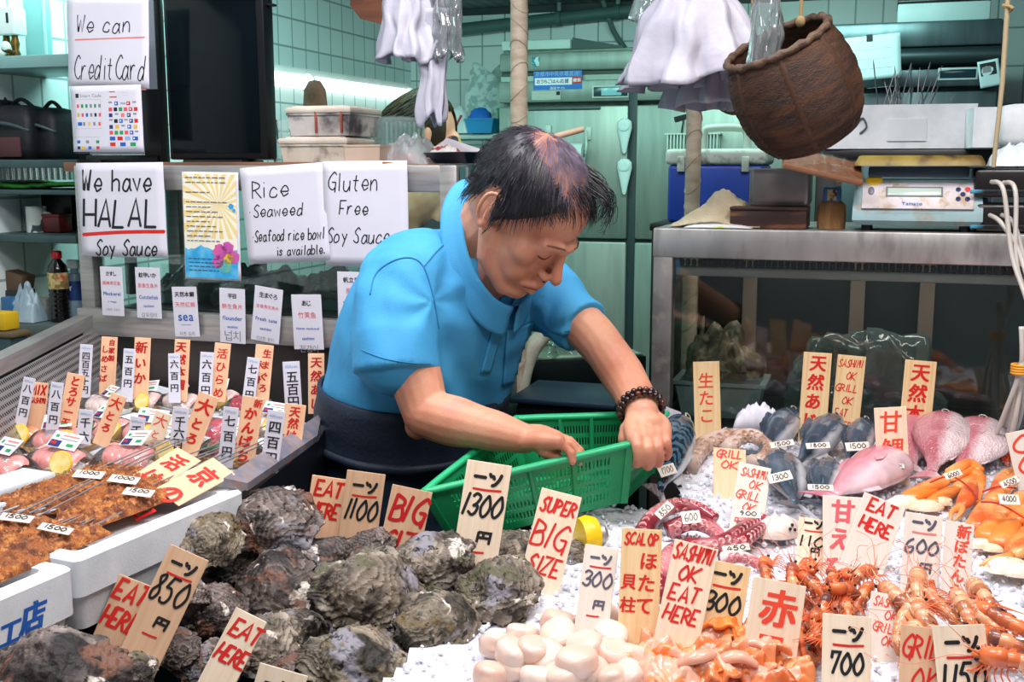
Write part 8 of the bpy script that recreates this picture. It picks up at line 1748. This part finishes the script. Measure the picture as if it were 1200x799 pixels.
AJB = fish_mat('aji_back', '#303A48', '#566272', '#C8C8CE', -.010, .014); AJS = mat('silver_belly', '#C9CCD2', rough=.22, col2='#9AA0AC', ns=10, metal=.25, coat=.4, col3='#B8A896', n3=8)
SABB = fish_mat('mackerel_back', '#3A6076', '#12202E', '#C8CCD0', -.012, .01, wave=(28, 9))
PKB = fish_mat('tilefish_pink', '#D98C9A', '#C46E82', '#EBC8CE', -.004, .03); PKS = mat('tilefish_belly', '#E8BCC4', rough=.25, col2='#D8A0AC', ns=8, coat=.5)
TAB = fish_mat('bream_red', '#B4606C', '#C88A92', '#E4CDD0', -.006, .025, bump=240); TAS = PKS
G2 = 'horse mackerel on the ice'
fish('mackerel', 'blue mackerel with dark wavy back lying beside the green basket', (806, 518), (766, 606), .30, .085, .066, SABB, AJS, .95, pitch=.16, split=-.15)
fish('horse_mackerel', 'dark horse mackerel furthest left by the raw octopus, upper one', (936, 503), (884, 548), .24, .066, .05, AJB, AJS, .6, pitch=.12, group=G2)
fish('horse_mackerel', 'dark horse mackerel below the red capitals sign', (990, 510), (925, 566), .26, .07, .05, AJB, AJS, .6, pitch=.10, group=G2, up=.006)
fish('horse_mackerel', 'dark horse mackerel right of the thin capitals sign', (1020, 506), (985, 580), .24, .062, .05, AJB, AJS, .6, pitch=.13, group=G2)
fish('silver_fish', 'silver grey fish with open gill in front of the sashimi ok sign', (908, 535), (938, 640), .26, .085, .055, AJB, AJS, .35, group=G2, up=.010)
fish('silver_fish', 'smaller silver blue fish behind the 110 yen sign', (975, 548), (955, 625), .22, .066, .05, AJB, AJS, .3, group=G2, up=.008)
TS = [(0, .06, .06), (.06, .40, .30), (.18, .70, .46), (.32, .84, .5), (.48, .80, .47), (.64, .58, .36), (.78, .32, .22), (.9, .17, .12), (1, .14, .09)]
fish('tilefish', 'pink tilefish with blunt round head below the tilefish sign', (1058, 553), (962, 612), .27, .085, .06, PKB, PKS, .15, shape=[(0, .25, .25), (.03, .42, .36), (.12, .56, .48), (.28, .60, .5), (.5, .52, .44), (.75, .32, .26), (.92, .16, .12), (1, .12, .08)], group='pink fish on the ice', up=.012)
fish('sea_bream', 'red sea bream tail end, leftmost of three beside the tilefish sign', (1076, 500), (1064, 572), .24, .076, .05, TAB, TAS, .2, pitch=.16, shape=TS, group='pink fish on the ice', gill=False)
fish('sea_bream', 'red sea bream tail end, middle of three by the crab', (1118, 506), (1080, 592), .25, .070, .05, TAB, TAS, .1, pitch=.20, shape=TS, group='pink fish on the ice', gill=False, up=.008)
fish('sea_bream', 'red sea bream tail end, rightmost of three below the glass', (1166, 514), (1112, 582), .24, .074, .05, TAB, TAS, .1, pitch=.20, shape=TS, group='pink fish on the ice', gill=False)
# ------------------------------------------------------------ octopus
OCR = mat('boiled_octopus', '#7A1526', rough=.3, col2='#A83C4C', ns=9, coat=.5, col3='#D88C90', n3=12); SUC = mat('octopus_sucker', '#EBB6B0', rough=.35, coat=.3, col2='#C8747A', ns=60); OCW = mat('raw_octopus', '#D2BCB2', rough=.3, col2='#BFA092', ns=14, coat=.4, col3='#8E6A58', n3=22); SUW = mat('pale_sucker', '#C8A892', rough=.35, col2='#A88068', ns=60)
def tentacle(name, label, pts, r0, r1, mt, sm, group, cat='octopus', side=1):
    q = [PI_(p[0], p[1], p[2]) for p in pts]; c = q[0]; q = smoothpts([p-c for p in q], 9); n = len(q); rs = [lerp(r0, r1, (i/(n-1))**.8) for i in range(n)]
    e = thing(name, label, cat, c, group=group); MB().tube(q, rs, 14).build('arm', mt, e, smooth=180); m = MB()
    acc = 0
    for i in range(1, n-1):
        acc += (q[i]-q[i-1]).length
        if acc < rs[i]*1.0: continue
        acc = 0; d_ = (q[i+1]-q[i-1]).normalized(); sd = d_.cross(Z).normalized()*side; r_ = rs[i]
        for k in (-1, 1): nn = (sd*.35+Vector((0, -.75, .25))+Z*.42*k).normalized(); x, y, z = frame(nn); m.lathe([(r_*.40, -r_*.1), (r_*.46, r_*.16), (r_*.34, r_*.26), (r_*.16, r_*.10), (0, r_*.08)], q[i]+nn*r_*.92, 10, Matrix((x, y, z)).transposed())
    m.build('suckers', sm, e, smooth=60); return e
OG = 'boiled octopus legs'
tentacle('octopus_tentacle', 'boiled red octopus leg arching behind the scallop sign under the 850 tag', [(752, 628, .010), (768, 604, .020), (792, 592, .026), (818, 596, .024), (838, 608, .016)], .017, .010, OCR, SUC, OG, side=-1)
tentacle('octopus_tentacle', 'boiled octopus leg curling under the 600 tag', [(782, 622, .012), (808, 612, .024), (832, 618, .024), (845, 634, .018), (832, 648, .012), (812, 645, .010)], .016, .009, OCR, SUC, OG)
tentacle('octopus_tentacle', 'boiled octopus leg with large white suckers in the middle', [(806, 640, .014), (830, 640, .022), (852, 632, .024), (872, 618, .022), (888, 610, .014)], .015, .010, OCR, SUC, OG)
tentacle('octopus_tentacle', 'boiled octopus leg coiled under the 900 tag', [(848, 640, .010), (868, 634, .020), (886, 622, .020), (898, 612, .014), (885, 606, .02), (868, 612, .026)], .014, .008, OCR, SUC, OG)
tentacle('octopus_tentacle', 'boiled octopus leg hanging between the scallop and sashimi signs', [(772, 700, .008), (776, 672, .016), (784, 650, .018), (800, 640, .012)], .017, .012, OCR, SUC, OG, side=-1)
tentacle('octopus_tentacle', 'pale pink octopus leg in film behind the black 300 sign', [(848, 655, .008), (866, 652, .018), (886, 660, .014), (900, 676, .006)], .012, .007, mat('pink_white_octopus', '#EBD3D2', rough=.3, col2='#C8606A', ns=8, lo=.55, hi=.6, coat=.4), SUC, OG)
tentacle('raw_octopus', 'pale raw octopus arm along the back of the ice by the glass', [(806, 545, .012), (822, 524, .022), (848, 512, .028), (874, 512, .026)], .022, .016, OCW, SUW, 'raw octopus arms', 'octopus')
tentacle('raw_octopus', 'coiled raw octopus arm with brown suckers beside the horse mackerel', [(852, 528, .016), (866, 512, .030), (886, 512, .032), (900, 526, .024), (888, 540, .016), (872, 536, .012)], .018, .012, OCW, SUW, 'raw octopus arms', 'octopus')
tentacle('raw_octopus', 'raw octopus arm behind the coiled one under a white paper', [(880, 505, .014), (900, 500, .026), (918, 506, .022)], .018, .012, OCW, SUW, 'raw octopus arms', 'octopus')
c = PI_(912, 626, .004); e = thing('squid_piece', 'white chunk of squid with dark spots behind the 110 yen sign', 'squid', c, .3)
MB().grid(lambda u_, v_: Vector((.040*math.cos(2*PI*u_)*math.cos(v_*1.5)*(1+.35*mn.noise(Vector((math.cos(6.28*u_)*2, math.sin(6.28*u_)*2, v_*2)))), .028*math.sin(2*PI*u_)*math.cos(v_*1.5), .030*math.sin(v_*1.55)*(1+.3*mn.noise(Vector((math.cos(6.28*u_)*3, math.sin(6.28*u_)*3, v_*2+4)))))), 34, 14).build('flesh', mat('white_squid', '#EFE0D6', rough=.3, col2='#D8BEB0', ns=20, sss=.3, coat=.3), e, smooth=180)
for x, y, z in ((.012, -.022, .022), (.016, -.024, .014), (.006, -.026, .017)): MB().ball((x, y, z), .0028, 8, 6).build('dark_spot', BLACK, e, smooth=180)
# ------------------------------------------------------------ crab
CRO = mat('boiled_crab', '#F08432', rough=.34, col2='#F6AC68', ns=9, coat=.3, col3='#D8602A', n3=14, sss=.15); CRW = mat('crab_meat', '#F6E6D2', rough=.45, col2='#EFD2AE', ns=24, bump=.5, bs=120)
BAND = mat('red_band', '#C8322C', rough=.4)
def crab(label, legs, claw, meat, bands, group='boiled crab bundles'):
    c = PI_(*meat[0][:2], .01); e = thing('crab', label, 'crab', c, group=group)
    for pts, w_ in legs:
        q = [PI_(p[0], p[1], p[2])-c for p in pts]
        for i in range(len(q)-1):
            a, b = q[i], q[i+1]; d_ = b-a; MB().tube([a, lerp(a, b, .12), lerp(a, b, .5), lerp(a, b, .88), b], [w_*.62, w_, w_*1.04, w_*.88, w_*.6], 14, flat=.62, up=(0, 0, 1)).build('leg_segment', CRO, e, smooth=180); w_ *= .84
    for pts, w_ in claw:
        q = [PI_(p[0], p[1], p[2])-c for p in pts]; MB().tube(smoothpts(q[:3], 5), [w_*(.55+.5*math.sin(PI*i/10)) for i in range(11)], 14, flat=.7).build('claw_palm', CRO, e, smooth=180)
        for k in (0, 1): f = smoothpts([q[2], lerp(q[2], q[3], .5)+Vector((.008*(1-2*k), 0, .003)), q[3]+Vector((.003*(1-2*k), 0, 0))], 5); MB().tube(f, [w_*.5*(1-i/11) + .0008 for i in range(11)], 10).build('pincer', mat('pincer_cream', '#F2BE84', rough=.35, col2='#E88A44', ns=10), e, smooth=180)
    for px, py, r_ in meat:
        q = PI_(px, py, .010)-c; MB().grid(lambda u_, v_, q=q, r_=r_: q+Vector((r_*1.5*math.cos(2*PI*u_)*math.cos(v_*1.5)*(1+.3*mn.noise(Vector((math.cos(6.28*u_)*2, math.sin(6.28*u_)*2, v_*3+px)))), r_*math.sin(2*PI*u_)*math.cos(v_*1.5), r_*.9*math.sin(v_*1.55))), 30, 12).build('meat', CRW, e, smooth=180)
    for pts in bands: q = [PI_(p[0], p[1], p[2])-c for p in pts]; MB().tube(smoothpts(q, 6), .0016, 6).build('rubber_band', BAND, e, smooth=180)
crab('boiled orange crab bundle right of the pink tilefish, tied with red bands', [([(1062, 585, .016), (1108, 562, .026), (1142, 546, .030), (1148, 572, .020)], .019), ([(1090, 590, .012), (1120, 572, .022), (1150, 556, .026), (1142, 590, .012)], .015), ([(1112, 555, .034), (1136, 540, .04), (1150, 552, .032)], .013)], [([(1140, 565, .032), (1134, 582, .028), (1126, 594, .020), (1116, 610, .010)], .015)], [(1060, 592, .020), (1085, 596, .018), (1102, 590, .014)], [[(1090, 565, .042), (1115, 558, .05), (1140, 575, .042), (1146, 586, .03)]])
crab('large boiled orange crab bundle at the right edge, four thick legs tied with red bands', [([(1142, 620, .016), (1160, 588, .030), (1188, 560, .036), (1215, 545, .03)], .018), ([(1152, 632, .018), (1172, 604, .034), (1200, 578, .04)], .018), ([(1168, 640, .018), (1188, 612, .034), (1214, 590, .04)], .019), ([(1168, 580, .03), (1176, 556, .035), (1200, 548, .035)], .014), ([(1186, 648, .016), (1206, 620, .03), (1226, 600, .03)], .017)],
     [([(1208, 630, .03), (1198, 642, .026), (1186, 652, .018), (1150, 663, .008)], .014)], [(1150, 640, .014), (1180, 668, .022), (1168, 644, .014), (1196, 672, .02)], [[(1150, 588, .045), (1170, 590, .055), (1196, 604, .06), (1212, 614, .05)], [(1152, 576, .04), (1170, 570, .045), (1190, 572, .05)]])
c = PI_(1184, 540, .01); e = thing('salmon_roe', 'small heap of orange roe at the right edge behind the crab', 'roe', c); m = MB(); rr = random.Random(3)
for k in range(90): m.ball(Vector((rr.gauss(0, .010), rr.gauss(0, .008), abs(rr.gauss(0, .008)))), .0035, 7, 5)
tag(m.build('roe', mat('roe_orange', '#E4582A', rough=.2, coat=.5), e, smooth=180), kind='stuff')
# ------------------------------------------------------------ small tags on the ice
for lab, px, py, w_, h_, r_, t, up in (('white tag marked 1700 on the mackerel', 781, 551, 20, 13, -.3, '1700', .05), ('white tag marked 850 on the octopus', 778, 598, 22, 11, -.75, '850', .045), ('white tag marked 600 on the octopus', 809, 606, 22, 15, -.1, '600', .05), ('white tag marked 900 on the octopus', 876, 602, 30, 9, .05, '900', .05), ('white tag marked 450 behind the sashimi sign', 862, 642, 32, 8, -.12, '450', .045), ('white tag on the left horse mackerel', 916, 520, 28, 7, -.15, '1500', .05), ('white tag on the middle horse mackerel', 958, 522, 28, 7, -.05, '1800', .05), ('white tag marked 1500 on the right horse mackerel', 1004, 523, 28, 10, -.05, '1500', .05), ('white tag marked 1300 on the silver fish', 913, 559, 28, 11, -.22, '1300', .07), ('white tag marked 1500 on the small silver fish', 961, 571, 30, 7, .03, '1500', .06), ('white tag marked 6000 on the crab', 1116, 556, 20, 8, -.3, '6000', .06), ('white tag marked 4500 at the back of the large crab', 1182, 565, 22, 9, -.4, '4500', .06), ('white tag marked 4000 on the large crab', 1181, 585, 24, 12, .05, '4000', .07), ('small white tag behind the tilefish sign', 1052, 546, 14, 5, 0, '2000', .05)):
    tagcard(lab, px, py, w_, h_, r_, PI_(px, py+h_/2, up).y, t, .75)
# clear bags over the mackerel and the raw octopus
# white paper behind the raw octopus
e = thing('paper_sheet', 'crumpled white paper at the back of the ice by the glass', 'paper', PI_(888, 502, .02), -.3); solid(MB().grid(heap(.10, .05, .05, 4), 24, 12).build('sheet', WOOD('paper'), e, smooth=180), .001)
e = thing('paper_sheet', 'folded pale card standing behind the fist', 'paper', PI_(785, 505, .004), .3); m = MB().add([Vector(p) for p in ((-.03, 0, 0), (.04, .01, 0), (.035, .02, .035), (-.012, .012, .055))], [(0, 1, 2, 3)]); solid(m.build('sheet', WOOD('paper'), e, smooth=0), .001)
